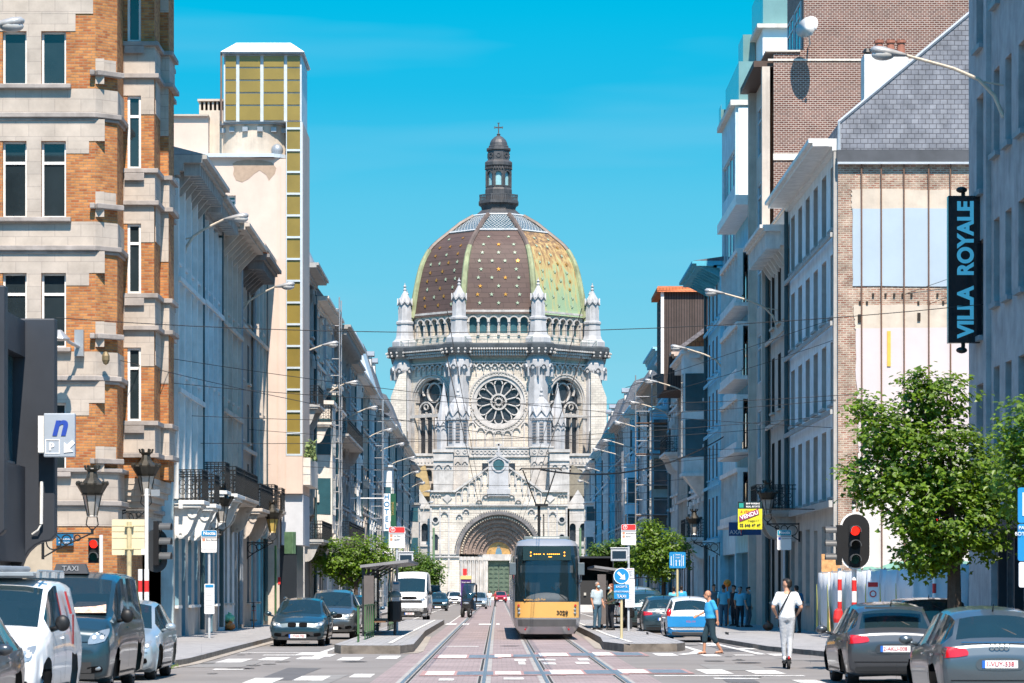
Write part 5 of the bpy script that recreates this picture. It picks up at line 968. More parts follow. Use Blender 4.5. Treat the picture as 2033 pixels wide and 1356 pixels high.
# ================================================================ modern white blocks
def modern(T, X0, Y0, Y1, ztop, wall, bays, seed, gh=4.2, fh=3.35):
    F = Fac(X0, Y0, (0, 1), (-1, 0)); Wd = Y1-Y0; nf = int((ztop-gh-.4)/fh); ops = []
    for k in range(nf): ops.append((.5, Wd-.5, gh+k*fh+.9, gh+k*fh+2.7))
    m = MB(); m.holes(F, 0, Wd, 0, ztop, ops+[(.4, Wd-.4, .4, gh-.7)], .35); P = F.P
    m.quad(P(0, 0), P(0, 0, -12), P(0, ztop, -12), P(0, ztop)); m.quad(P(Wd, 0), P(Wd, 0, -12), P(Wd, ztop, -12), P(Wd, ztop)); m.quad(P(0, ztop), P(Wd, ztop), P(Wd, ztop, -12), P(0, ztop, -12)); m.build('wall', wall, T, recalc=False)
    for (a, c, z0, z1) in ops:
        n = max(2, int((c-a)/1.6)); 
        for i in range(n): window(T, F, a+(c-a)*i/n, a+(c-a)*(i+1)/n, z0, z1, -.12, frm, mull=0, trans=False, gm=glassb)
    q = MB(); q.quad(P(.4, .4, -.3), P(Wd-.4, .4, -.3), P(Wd-.4, gh-.7, -.3), P(.4, gh-.7, -.3)); q.build('shop_window', glass, T)
    if bays:
        for k in range(nf):
            z = gh+k*fh; q = MB(); q.fb(F, .25, Wd*.92, z+.45, z+.62, .004, .95); q.fb(F, .3, Wd*.9, z+.62, z+.95, .6, .85); o = q.build('window_bay', offw, T)
            q = MB(); n = 6
            for i in range(n+1): u = .35+(Wd*.9-.5)*i/n; q.fb(F, u-.05, u+.05, z+.95, z+2.9, .55, .8)
            q.fb(F, .3, Wd*.92, z+2.9, z+3.1, .004, .85); sub(o, q.build('mullions', offw, T)); q = MB(); q.fb(F, .35, Wd*.9, z+.95, z+2.9, .5, .6); sub(o, q.build('pane', glassb, T))
    return F
T = thing('apartment_block', 'pale apartment block with projecting window bays below the white gable', 'building', (14, 144, 0)); modern(T, 11.8, 138.0, 149.7, 19.3, pblue, True, 1)
m = MB(); m.box(10.9, 12.2, 138.0, 149.7, 19.3, 19.75); m.build('canopy', white, T)
T = thing('apartment_block', 'tallest pale block with white side wall and glass roof terraces', 'building', (14, 154, 0)); F = modern(T, 11.8, 149.72, 158.6, 25.7, lblue, False, 2)
m = MB(); m.box(11.95, 24, 149.6, 149.7, 18, 25.6); m.build('white_gable', M('bright_white_render', (.82, .82, .8), .7, 0, .03), T)
m = MB(); m.box(11.55, 24, 149.5, 158.8, 25.7, 25.95); m.box(12.9, 24, 149.9, 157, 29.6, 29.8); m.build('coping', stonew, T); m = MB(); m.box(13.2, 24, 150.2, 157, 25.95, 29.6); m.build('penthouse', MC['bright_white_render'], T)
gb_ = M('terrace_glass', (.16, .28, .28), .15, 0, .1, 1, 0, .8)
for (a, c, z0, z1, yy) in ((12.0, 13.3, 25.95, 27.9, 149.8), (11.65, 12.4, 25.95, 26.9, 158.5), (13.25, 15, 29.8, 32, 150.4), (12.55, 13.15, 27.9, 30, 154)): q = MB(); q.box(a, c, yy, yy+.03, z0, z1); q.box(a-.02, a, yy-.0, 158.5 if yy < 150 else 157, z0, z1); q.build('glass_balustrade', gb_, T)
# loft with orange tile ridge further on
T = thing('roof_loft', 'dark slatted loft with an orange tiled ridge above the house roofs', 'building', (13.5, 188, 14)); Y = 186.0; X = lambda px: WX(px, Y); Z = lambda py: WZ(py, Y)
m = MB(); m.box(X(1318), X(1420), Y, Y+8, 14, Z(578)); m.build('wall', Brick('timber_slats', (.09, .07, .065), (.07, .055, .05), (.02, .02, .02), .16, 30, .02, var=.2, bump=.4), T); m = MB(); m.prism([(X(1304), Y-.3, Z(580)), (X(1304), Y-.3, Z(572)), (X(1307), Y+.6, Z(566)), (X(1422), Y+.6, Z(566)), (X(1422), Y-.3, Z(580))], (0, 7, 0)); m.build('tiled_ridge', orange, T)
m = MB(); m.box(X(1312), X(1318), Y-.1, Y+.2, 15, Z(580)); m.build('corner_post', white, T)
# ================================================================ hotel building at the right edge
vr = M('rough_grey_render', (.34, .35, .36), .9, 0, .2, 1.6, .5, .2, grime=.4, bsc=12)
T = thing('hotel_building', 'rough grey rendered building with narrow windows at the right edge', 'building', (14, 66, 0)); F = Fac(11.8, 56, (0, 1), (-1, 0)); Wd = 75.6-56; ops = []
for z0 in (5.0, 8.5, 12.05, 15.6, 19.1):
    for c in (71.4, 69.75, 68.0, 65.0, 63.3, 61.5, 58.5): ops.append((c-56-.42, c-56+.42, z0, z0+2.0))
    ops.append((73.35-56, 74.4-56, z0-.6, z0+1.75))
m = MB(); m.holes(F, 0, Wd, 3.6, 22, ops, .3); P = F.P; m.quad(P(Wd, 0), P(Wd, 0, -12), P(Wd, 22, -12), P(Wd, 22)); m.quad(P(0, 0), P(0, 0, -12), P(0, 22, -12), P(0, 22)); m.quad(P(0, 22), P(Wd, 22), P(Wd, 22, -12), P(0, 22, -12)); m.fb(F, Wd-3.4, Wd-3.0, 3.6, 22, .003, .12); m.fb(F, Wd-3.4, Wd, 0, 3.6, -.5, -.001) ; m.build('wall', vr, T, recalc=False)
for a, c, z0, z1 in ops: o = window(T, F, a, c, z0, z1, -.24, darkm, mull=0, trans=False); m = MB(); m.fb(F, a-.08, c+.08, z0-.12, z0-.0, .003, .12); sub(o, m.build('sill', M('sill_blue_grey', (.2, .25, .28), .6), T))
m = MB(); m.fb(F, 0, Wd-3.4, 3.1, 3.6, -.8, .25); m.fb(F, 0, Wd-3.4, 0, .4, -.8, -.02)
for i in range(8): m.fb(F, i*2.25, i*2.25+.12, .4, 3.1, -.3, -.1)
o = m.build('shop_front', dk, T); q = MB(); q.fb(F, 0, Wd-3.4, .4, 3.1, -.5, -.4); sub(o, q.build('pane', glass, T))
p = W(1961, 0, 73.0); q = MB(); q.tube([(11.72, 72.4, 3.6), (11.72, 72.4, 21)], .03, 5); q.build('cable_conduit', blackm, T)
cy_ = M('sign_cyan', (.10, .50, .68), .5, 0, 0, emit=.15)
T = thing('hotel_sign', 'tall black projecting hotel sign with light blue letters reading upwards', 'sign', (WX(1914, 74), 74, WZ(536, 74)))
m = MB(); m.box(WX(1881, 74), WX(1947, 74), 73.85, 74.1, WZ(682, 74), WZ(390, 74)); m.build('panel', M('sign_black', (.012, .014, .018), .12, 0, 0, spec=.7), T, bevel=.01)
m = MB()
for zz in (WZ(405, 74), WZ(670, 74)): m.box(WX(1947, 74), 11.85, 73.95, 74.0, zz-.03, zz+.03)
m.tube([(WX(1912, 74), 73.98, WZ(390, 74)), (WX(1912, 74), 73.98, WZ(376, 74))], .05, 6); m.tube([(WX(1912, 74), 73.98, WZ(700, 74)), (WX(1912, 74), 73.98, WZ(682, 74))], .05, 6); m.ell((WX(1908, 74), 73.9, WZ(378, 74)), (.14, .12, .08), 8, 6); m.ell((WX(1908, 74), 73.9, WZ(696, 74)), (.14, .12, .08), 8, 6); m.build('bracket', iron, T)
text('VILLA  ROYALE', .53, cy_, T, (.03, -.16, 0), rot=(R(90), R(-90), 0), bold=.022, sx=.93)
# ================================================================ hoarding round the vacant lot
tarp = M('white_tarpaulin', (.60, .64, .68), .55, 0, .08, 1.5, .5, bsc=2.2); tg = M('olive_print', (.36, .38, .07), .6, 0, .1, 4); tgr = M('grey_print', (.33, .38, .42), .6, 0, .1, 3); rr = random.Random(8)
for i in range(7):
    y0 = 103.4-i*3.4; y1 = y0-3.36; T = thing('hoarding_panel', ('white tarpaulin site fence panel with olive print, number %d counted from the light grey house' % (i+1)), 'fence', (11, (y0+y1)/2, .13), 0, 'site fence panels'); rows = []
    for j in range(13):
        t = j/12; y = y0+(y1-y0)*t; dx = .05*math.sin(t*19+i)+rr.uniform(-.02, .02); rows.append([(11.0+dx+.06*math.sin(zz*3+t*9)*.5, y, .2+zz-(.04*math.sin(t*PI) if zz > 2 else 0)) for zz in (0, .5, 1, 1.5, 2.1)])
    m = MB(); m.loft(rows, closed=False); o = m.build('tarpaulin', tarp, T, smooth=True, recalc=False); md = o.modifiers.new('thick', 'SOLIDIFY'); md.thickness = .006; md.offset = 1
    m = MB(); yy = y0-.6; m.prism([(10.86, yy, .3), (10.86, yy-.5-.3*(i % 2), .3), (10.86, yy-.35, 1.2), (10.86, yy-.12, 1.9)], (-.012, 0, 0)); sub(o, m.build('olive_print', tg, T))
    m = MB(); [m.tube([(11.09, y, .13), (11.09, y, 2.35)], .022, 5) for y in (y0-.05, y1+.05)]; m.tube([(11.09, y0, 2.3), (11.09, y1, 2.3)], .018, 5); m.build('frame', galv, T)
for i, (xa, xb) in enumerate(((10.95, 12.2), (12.2, 15.0))):
    T = thing('hoarding_panel', ('white tarpaulin panel turning the corner of the site fence', 'grey and white printed tarpaulin panel behind the tree trunk')[i], 'fence', ((xa+xb)/2, 79.5, .13), 0, 'site fence panels'); rows = []
    for j in range(13): t = j/12; x = xa+(xb-xa)*t; rows.append([(x, 79.5+.06*math.sin(t*15)+.03*math.sin(zz*4), .2+zz) for zz in (0, .6, 1.2, 1.8, 2.2)])
    m = MB(); m.loft(rows, closed=False); o = m.build('tarpaulin', tarp, T, smooth=True, recalc=False); md = o.modifiers.new('thick', 'SOLIDIFY'); md.thickness = .006; md.offset = 1
    if i: m = MB(); m.prism([(12.3, 79.38, .5), (13.4, 79.38, .5), (13.2, 79.38, 1.3), (13.5, 79.38, 2.3), (12.4, 79.38, 2.35)], (0, -.012, 0)); m.prism([(14.0, 79.38, 1.0), (14.6, 79.38, .6), (14.9, 79.38, 1.5), (14.4, 79.38, 2.0)], (0, -.014, 0)); sub(o, m.build('grey_print', tgr, T))
    m = MB(); [m.tube([(x, 79.62, .13), (x, 79.62, 2.45)], .022, 5) for x in (xa+.05, xb-.05)]; m.build('frame', galv, T)
tag(MB().box(WX(1631, 103.6), WX(1668, 103.6), 103.6, 103.64, .2, WZ(1100, 103.6)).build('plywood_board', M('osb_board', (.55, .29, .12), .8, 0, .3, 9)), 'orange plywood board standing behind the site fence', 'board')
T = thing('warning_sign', 'small red and white building site notice on the fence', 'sign', (10.8, 87, 1.5)); m = MB(); m.box(10.62, 10.92, 86.6, 86.64, 1.3, 1.95); m.build('panel', swh, T); m = MB(); m.box(10.63, 10.91, 86.585, 86.6, 1.8, 1.93); m.ring(front(10.77, 86.6), 0, 1.6, .07, .1, .0, .012, n=14); m.build('red_header', M('sign_red', (.6, .03, .03), .5, 0, 0), T)
# ================================================================ vehicles
rub_ = M('tyre_rubber', (.015, .015, .016), .85, 0, 0); rimm = M('alloy', (.42, .43, .45), .3, .8, 0); cgl = M('car_glass', (.012, .026, .032), .04, 0, 0, spec=1.0, alpha=.85); lamp = M('headlight_glass', (.33, .36, .38), .1, .4, .1, 30, 0, .9, obj=True); redl = M('tail_light_red', (.42, .008, .012), .15, 0, .2, 12, 0, .8, obj=True); chrome = M('chrome', (.6, .61, .62), .12, 1, 0); plw = M('plate_white', (.78, .76, .74), .5, 0, 0); plr = M('plate_red_text', (.45, .03, .05), .5, 0, 0); plb = M('plate_blue', (.02, .12, .45), .5, 0, 0); amber = M('amber_lens', (.6, .22, .03), .3, 0, 0); plt = M('bumper_plastic', (.03, .031, .033), .6, 0, 0)
def paint(n, c, metal=.3): return M(n, c, .28, metal, .04, 2, 0, .6, coat=.7, obj=True)
PR = {  # stations: y, zbot, zbelt, ztop, half width belt, half width top ; (cowl idx, wtop idx, rtop idx, rbot idx)
 'hatch': ([(-2.05, .34, .5, .54, .62, .5), (-1.98, .2, .62, .68, .76, .62), (-1.55, .17, .74, .84, .86, .7), (-.98, .17, .86, .95, .88, .7), (-.25, .17, .9, 1.38, .88, .6), (.45, .17, .92, 1.45, .88, .6), (1.3, .17, .94, 1.40, .87, .58), (1.62, .18, .95, 1.32, .86, .56), (1.88, .2, .96, 1.02, .84, .66), (2.0, .24, .88, .92, .82, .66), (2.06, .4, .7, .74, .76, .6)], (3, 4, 7, 8), 1.25, -1.28),
 'sedan': ([(-2.25, .34, .5, .54, .66, .5), (-2.17, .2, .62, .70, .8, .64), (-1.6, .17, .74, .86, .89, .72), (-.9, .17, .86, .95, .9, .7), (-.15, .17, .9, 1.36, .9, .6), (.5, .17, .92, 1.42, .9, .59), (1.5, .17, .94, 1.38, .89, .57), (1.85, .18, .95, 1.3, .87, .55), (2.12, .2, .97, 1.02, .85, .66), (2.22, .24, .85, .9, .82, .66), (2.28, .4, .7, .74, .76, .6)], (3, 4, 7, 8), 1.35, -1.38),
 'suv': ([(-2.3, .42, .6, .64, .66, .5), (-2.2, .26, .76, .86, .82, .66), (-1.6, .24, .92, 1.04, .93, .76), (-.95, .24, 1.02, 1.12, .94, .72), (-.25, .24, 1.05, 1.58, .94, .64), (.5, .24, 1.07, 1.67, .94, .63), (1.6, .24, 1.08, 1.62, .93, .61), (1.95, .25, 1.09, 1.5, .91, .58), (2.2, .28, 1.1, 1.16, .88, .68), (2.28, .3, 1.0, 1.04, .86, .68), (2.34, .46, .8, .84, .78, .6)], (3, 4, 7, 8), 1.4, -1.38),
 'smallvan': ([(-2.2, .36, .58, .62, .66, .52), (-2.1, .22, .8, .88, .82, .68), (-1.55, .2, 1.0, 1.1, .9, .76), (-1.1, .2, 1.1, 1.18, .92, .76), (-.45, .2, 1.12, 1.74, .92, .74), (.1, .2, 1.14, 1.84, .92, .74), (1.2, .2, 1.14, 1.84, .92, .74), (2.0, .22, 1.14, 1.80, .91, .72), (2.16, .24, 1.12, 1.5, .9, .74), (2.2, .4, 1.0, 1.05, .88, .74)], (3, 4, 7, 8), 1.35, -1.4),
 'van': ([(-2.5, .4, .66, .7, .7, .56), (-2.4, .24, .92, 1.02, .9, .74), (-1.95, .2, 1.1, 1.22, .95, .82), (-1.55, .2, 1.14, 1.28, .96, .82), (-.75, .2, 1.18, 1.88, .96, .8), (-.2, .2, 1.2, 1.98, .96, .8), (1.2, .2, 1.2, 1.99, .96, .8), (2.3, .22, 1.2, 1.95, .95, .78), (2.45, .24, 1.18, 1.6, .94, .8), (2.5, .4, 1.0, 1.05, .92, .8)], (3, 4, 7, 8), 1.5, -1.55),
 'bigvan': ([(-2.9, .42, .8, .86, .78, .66), (-2.8, .28, 1.16, 1.3, .96, .82), (-2.4, .24, 1.36, 1.5, 1.0, .88), (-2.1, .24, 1.4, 1.56, 1.01, .88), (-1.5, .24, 1.42, 2.3, 1.01, .88), (-1.0, .24, 1.42, 2.64, 1.01, .86), (1.2, .24, 1.42, 2.68, 1.01, .86), (2.7, .26, 1.4, 2.64, 1.0, .85), (2.88, .3, 1.3, 1.7, .99, .85), (2.92, .5, 1.1, 1.2, .97, .85)], (3, 4, 7, 8), 1.9, -1.9)}
def wheel(T, x, y, r=.31, w_=.2):
    s_ = 1 if x > 0 else -1; m = MB(); prof_ = [(r*.62, -w_/2), (r*.93, -w_/2), (r, -w_/2+.04), (r, w_/2-.04), (r*.93, w_/2), (r*.62, w_/2)]
    rings = [[(x-s_*w_/2+z, y+q*math.cos(2*PI*i/20), r+q*math.sin(2*PI*i/20)) for i in range(20)] for q, z in prof_]; m.loft(rings, False); o = m.build('wheel', rub_, T, local=True, smooth=False)
    m = MB(); xo = x-s_*.02; m.tube([(xo-s_*.08, y, r), (xo-s_*.02, y, r)], [r*.64, r*.2], 20)
    for i in range(5):
        a = 2*PI*i/5+.3; m.tube([(xo, y+.04*math.cos(a), r+.04*math.sin(a)), (xo, y+r*.6*math.cos(a), r+r*.6*math.sin(a))], .028, 5)
    n_ = m.build('rim', rimm, T, local=True); n_.parent = o
def decal(T, bd, nm, q4, mt, y=None, ax='Y', off=.008, rnd=.5, n=(9, 5), par=None):
    m = MB(); rows = []
    for j in range(n[1]+1):
        row = []
        for i in range(n[0]+1):
            u, v = 2*i/n[0]-1, 2*j/n[1]-1; uu = u*(1-rnd+rnd*math.sqrt(1-v*v/2)); vv = v*(1-rnd+rnd*math.sqrt(1-u*u/2)); uu, vv = (uu+1)/2, (vv+1)/2
            a = [(q4[0][k]*(1-uu)+q4[1][k]*uu)*(1-vv)+(q4[3][k]*(1-uu)+q4[2][k]*uu)*vv for k in (0, 1)]; row.append((a[0], y, a[1]) if ax == 'Y' else (y, a[0], a[1]))
        rows.append(row)
    m.loft(rows, closed=False); o = m.build(nm, mt, T, local=True, smooth=True, recalc=False); md = o.modifiers.new('fit', 'SHRINKWRAP'); md.target = bd; md.wrap_method = 'PROJECT'; md.offset = off
    md.use_project_x = ax == 'X'; md.use_project_y = ax == 'Y'; md.use_project_z = False; md.use_negative_direction = False; md.use_positive_direction = False
    if ax == 'Y': md.use_positive_direction = y < 0; md.use_negative_direction = y > 0
    else: md.use_positive_direction = y < 0; md.use_negative_direction = y > 0
    return o
def vehicle(kind, label, loc, col, rz=0, group=None, sc=(1, 1, 1), plate='', name='parked_car', tail='hatch', rear=False, head=True, two=None, roof=None, sideglass=True, cat='car', grille='bar'):
    st, (ic, iw, ir, ib), yr, yf = PR[kind]; T = thing(name, label, cat, loc, rz, group); T.scale = sc; NS = 4; rows = []; key = []
    for i in range(len(st)-1):
        for j in range(NS):
            t = j/NS; t2 = t; a, c = st[i], st[i+1]
            rows.append([a[k]+(c[k]-a[k])*(t if k == 0 else t2) for k in range(6)]); key.append(i+t)
    rows.append(list(st[-1])); key.append(len(st)-1)
    # smooth values with a light blur (keeps key shape)
    V = []; ncol = 0
    for y, zb, zl, zt, wb, wt in rows:
        pts = [(0, zb), (wb*.8, zb), (wb*.95, zb+.06), (wb*.985, zb+(zl-zb)*.35), (wb, zb+(zl-zb)*.62), (wb*.985, zb+(zl-zb)*.86), (wb*.955, zl)]
        hh = zt-zl
        for q in (.33, .66, .9): pts.append((wb*.955+(wt-wb*.955)*q+.0, zl+hh*q*(1 if q < .9 else 1.02)))
        pts += [(wt*.93, zt), (wt*.6, zt+.022*(1 if hh < .2 else 1.6)), (wt*.3, zt+.03*(1 if hh < .2 else 1.6)), (0, zt+.034*(1 if hh < .2 else 1.6))]
        full = pts+[(-a, b_) for a, b_ in pts[-2:0:-1]]; V.append([(a, y, b_) for a, b_ in full]); ncol = len(full); half = len(pts)
    wr_ = .37 if kind in ('hatch', 'sedan') else .41; wz = .31 if kind in ('hatch', 'sedan') else .35
    if kind == 'bigvan': wr_, wz = .43, .37
    verts = []
    for row in V:
        for (a, y, z) in row:
            for yc in (yr, yf):
                d = math.hypot(y-yc, z-wz)
                if abs(a) > .6 and wr_*.72 < d < wr_*1.3: k_ = wr_/d; y, z = yc+(y-yc)*k_, wz+(z-wz)*k_
            verts.append((a, y, z))
    G = {k_: MB() for k_ in ('body', 'wind', 'rear', 'left', 'right', 'lower')}
    for g_ in G.values(): g_.v = list(verts)
    for i in range(len(V)-1):
        kk = (key[i]+key[i+1])/2
        for j in range(ncol):
            j2 = (j+1) % ncol; f = (i*ncol+j, i*ncol+j2, (i+1)*ncol+j2, (i+1)*ncol+j); jj = j if j < half-1 else ncol-1-j; cy_ = sum(verts[q][1] for q in f)/4; cz_ = sum(verts[q][2] for q in f)/4; cxx = sum(verts[q][0] for q in f)/4
            if jj <= 5 and abs(cxx) > .55 and any(math.hypot(cy_-yc, cz_-wz) < wr_*.97 for yc in (yr, yf)): continue
            if jj == 0 and any(abs(cy_-yc) < wr_ for yc in (yr, yf)) and abs(cxx) > .55: continue
            g_ = 'body'
            if 6 <= jj <= 8 and ic+.35 < kk < ib-.35 and sideglass and not (abs(kk-(5.35)) < .16) and not (kind in ('van', 'smallvan', 'bigvan') and kk > 5.2 and sideglass != 2): g_ = 'left' if cxx < 0 else 'right'
            if jj >= 10 and ic < kk < iw-.0: g_ = 'wind'
            if jj >= 10 and ir < kk < ib: g_ = 'rear'
            if jj <= 2 and two: g_ = 'lower'
            G[g_].f.append(f); G[g_].m.append(0)
    n0 = 0; G['body'].f.append(tuple(range(ncol))); G['body'].m.append(0); G['body'].f.append(tuple((len(V)-1)*ncol+q for q in range(ncol))); G['body'].m.append(0)
    def bld(nm, m_, mat_):
        us = sorted({q for f in m_.f for q in f}); mp_ = {q: i for i, q in enumerate(us)}; r_ = MB(); r_.add([m_.v[q] for q in us], [tuple(mp_[q] for q in f) for f in m_.f]); return r_.build(nm, mat_, T, local=True, smooth=True)
    bd = bld('body', G['body'], col)
    for nm, k_ in (('windscreen', 'wind'), ('rear_window', 'rear'), ('side_window', 'left'), ('side_window', 'right')):
        if G[k_].f: bld(nm, G[k_], cgl if not (k_ == 'rear' and kind == 'bigvan') else col)
    if G['lower'].f: bld('lower_body', G['lower'], two)
    m = MB(); L0, L1 = st[0][0], st[-1][0]; lo = kind in ('hatch', 'sedan', 'suv'); f1 = st[1]; hb_ = f1[3]; w1 = f1[4]; seam = M('matt_black', (.008, .008, .009), .95, 0, 0, spec=.05)
    if not rear:
        for s_ in (-1, 1):
            if lo: h4 = [(s_*w1*.58, hb_-.13), (s_*w1*.95, hb_-.06), (s_*w1*.99, hb_+.07), (s_*w1*.66, hb_-.0)]
            else: h4 = [(s_*w1*.6, hb_-.22), (s_*w1*.95, hb_-.16), (s_*w1*1.0, hb_+.08), (s_*w1*.66, hb_-.04)]
            hl = decal(T, bd, 'headlight', h4, lamp, L0-.6, off=.012)
            cx_ = sum(q[0] for q in h4)/4; cz_ = sum(q[1] for q in h4)/4
            for dx in (-.06, .07): o = decal(T, bd, 'bulb', [(cx_+dx-.035, cz_-.035), (cx_+dx+.035, cz_-.035), (cx_+dx+.035, cz_+.035), (cx_+dx-.035, cz_+.035)], M('bulb_white', (.6, .6, .58), .5, 0, 0), L0-.6, off=.02, rnd=1, n=(5, 5)); o.parent = hl
            decal(T, bd, 'side_intake', [(s_*w1*.62, f1[1]+.09), (s_*w1*.9, f1[1]+.12), (s_*w1*.88, f1[1]+.22), (s_*w1*.6, f1[1]+.2)], seam, L0-.6)
        decal(T, bd, 'bumper_seam', [(-w1*.9, hb_-.17), (w1*.9, hb_-.17), (w1*.9, hb_-.16), (-w1*.9, hb_-.16)], seam, L0-.6, rnd=0, n=(14, 1))
    else:
        l1 = st[-3]; wz_ = l1[4]; zz = l1[2]
        if tail == 'hatch':
            for s_ in (-1, 1): decal(T, bd, 'tail_light', [(s_*wz_*.52, zz-.17), (s_*wz_*1.04, zz-.21), (s_*wz_*1.04, zz-.03), (s_*wz_*.56, zz-.06)], redl, L1+.6, off=.012)
        decal(T, bd, 'plate_recess', [(-.36, (st[-1][1]+st[-1][2])/2+.03), (.36, (st[-1][1]+st[-1][2])/2+.03), (.34, (st[-1][1]+st[-1][2])/2+.21), (-.34, (st[-1][1]+st[-1][2])/2+.21)], seam if tail != 'hatch' else col, L1+.6)
        decal(T, bd, 'rear_bumper_trim', [(-wz_*.8, st[-3][1]+.03), (wz_*.8, st[-3][1]+.03), (wz_*.86, st[-3][1]+.15), (-wz_*.86, st[-3][1]+.15)], plt, L1+.6, rnd=.2)
        decal(T, bd, 'boot_seam', [(-wz_*.85, st[-1][1]+.03), (wz_*.85, st[-1][1]+.03), (wz_*.85, st[-1][1]+.042), (-wz_*.85, st[-1][1]+.042)], seam, L1+.6, rnd=0, n=(14, 1))
    for s_ in (-1, 1):
        for yy in ((st[ic][0]+.1, (st[5][0]+st[6][0])/2-.05, st[7][0]-.35) if lo else (st[ic][0]+.15, st[5][0]+.15, st[6][0]+.2)): decal(T, bd, 'door_seam', [(yy, st[3][1]+.2), (yy+.012, st[3][1]+.2), (yy+.012, st[3][2]-.02), (yy, st[3][2]-.02)], seam, s_*1.4, 'X', rnd=0, n=(1, 8))
        decal(T, bd, 'sill_trim', [(yf+.45, st[3][1]+.05), (yr-.45, st[3][1]+.05), (yr-.45, st[3][1]+.13), (yf+.45, st[3][1]+.13)], plt, s_*1.4, 'X', rnd=0, n=(8, 1))
    m = MB(); m.box(-.62, .62, L0+.5, L1-.5, .2, .5); m.build('underbody', blackm, T, local=True)
    m = MB(); zt_ = st[4][2]; yc_ = st[4][0]+.35
    for yy in (yc_+.25, yc_+1.15):
        if yy > st[7][0]-.2 or (not lo and yy > yc_+.5): continue
        for x in (-.36, .36): m.box(x-.24, x+.24, yy, yy+.13, .5, zt_+.12); m.box(x-.13, x+.13, yy+.02, yy+.1, zt_+.15, zt_+.34)
    m.box(-.66, .66, st[3][0]+.15, st[3][0]+.55, .5, zt_-.03); m.ring(front(.36, st[3][0]+.62), 0, zt_, .15, .175, -.015, .015, n=12); m.build('seats', M('seat_grey', (.05, .05, .055), .8), T, local=True)
    W_ = st[3][4]
    for x, y in ((-W_+.12, yf), (W_-.12, yf), (-W_+.12, yr), (W_-.12, yr)): wheel(T, x, y, wz)
    zb = st[1][2]; w1 = st[1][4]
    for s_ in (-1, 1):
        if head:
            m = MB(); m.ell((s_*(w1-.2), L0+.06, st[0][1]+.02), (.09, .05, .05), 8, 6); m.build('fog_lamp', lamp, T, local=True, smooth=True)
        m = MB(); xm = s_*(st[3][4]+.11); ym = st[3][0]+.25; zm = st[3][2]+.09; hm = .075 if kind in ('hatch', 'sedan', 'suv') else .12
        m.ell((xm, ym, zm+hm*.4), (.11, .07, hm), 10, 8); m.tube([(s_*(st[3][4]-.06), ym+.02, zm-.04), (xm, ym, zm)], .03, 5); m.build('wing_mirror', col if kind in ('hatch', 'sedan', 'suv') else blackm, T, local=True, smooth=True)
        if tail and tail != 'hatch' and rear:
            wr2 = st[-3][4]; zt = st[-3][2]; m = MB()
            if tail == 'tall': m.ell((s_*(wr2-.1), st[-2][0]-.1, zt-.06), (.1, .13, .2), 10, 8)
            elif tail == 'vert': m.box(s_*(wr2-.04)-.06, s_*(wr2-.04)+.06, L1-.12, L1-.01, zt-.15, zt+.35)
            m.build('tail_light', redl, T, local=True, smooth=tail != 'vert')
        m = MB(); yy = (st[5][0]+st[4][0])/2+.15
        for yh in ((yy, yy+.95) if kind in ('hatch', 'sedan', 'suv') else (yy,)): m.box(s_*(W_-.0)-.015, s_*(W_-.0)+.015, yh, yh+.16, st[4][2]-.12, st[4][2]-.09)
        m.build('door_handle', col, T, local=True)
    gz = st[1][3]-.12; y0 = L0
    m = MB(); q = .03
    if kind in ('hatch', 'sedan', 'suv'):
        m.box(-.48, .48, y0-.004, y0+.1, st[0][1]-.04+.03, st[0][1]+.1); 
    else: m.box(-.62, .62, y0-.006, y0+.1, st[0][1]-.06, st[0][1]+.12)
    m.box(-w1*.75, w1*.75, y0+.0, y0+.2, st[1][1]+.0, st[1][1]+.09); m.build('air_intake', plt, T, local=True)
    if not rear and grille:
        gs = ((-.3, -.04), (.04, .3)) if grille == 'kidney' else ((-.42, .42),)
        for a, c in gs:
            o = decal(T, bd, 'grille', [(a, hb_-.12), (c, hb_-.12), (c, hb_+.03), (a, hb_+.03)], seam, L0-.6, off=.012, n=(8, 5)); k_ = decal(T, bd, 'grille_bars', [(a+.018, hb_-.105), (c-.018, hb_-.105), (c-.018, hb_+.012), (a+.018, hb_+.012)], seam, L0-.6, off=.02, n=(8, 5)); k_.parent = o
        decal(T, bd, 'lower_grille', [(-w1*.5, f1[1]+.08), (w1*.5, f1[1]+.08), (w1*.46, f1[1]+.19), (-w1*.46, f1[1]+.19)], seam, L0-.6, off=.012)
    yp = L1 if rear else L0; sg = 1 if rear else -1; zp = (st[-1][1]+st[-1][2])/2+.12 if rear else st[0][1]-.03
    m = MB(); m.box(-.26, .26, min(yp, yp+sg*.015), max(yp, yp+sg*.015), zp-.055, zp+.055); pl = m.build('number_plate', plw, T, local=True)
    m = MB(); a, c = (-.26, -.215) if not rear else (.215, .26); m.box(a, c, min(yp, yp+sg*.018), max(yp, yp+sg*.018), zp-.055, zp+.055); o = m.build('plate_band', plb, T, local=True); o.parent = pl
    if plate: text(plate, .095, plr, pl, (0, yp+sg*.02, zp), rot=(R(90), 0, 0 if not rear else PI), sx=.95)
    m = MB(); yb = st[8][0]; m.tube([(.0, st[7][0]+.12, st[7][3]-.1), (-.35 if rear else -.3, st[8][0]-.02, st[8][3]+.03)] if rear and kind != 'bigvan' else [(-.5, st[3][0]+.05, st[3][3]+.05), (.05, st[3][0]+.16, st[3][3]+.12)], .012, 4); m.build('wiper', blackm, T, local=True)
    if not rear: m = MB(); m.box(-.08, .08, st[4][0]-.1, st[4][0]-.06, st[4][3]-.17, st[4][3]-.11); m.build('rear_view_mirror', blackm, T, local=True)
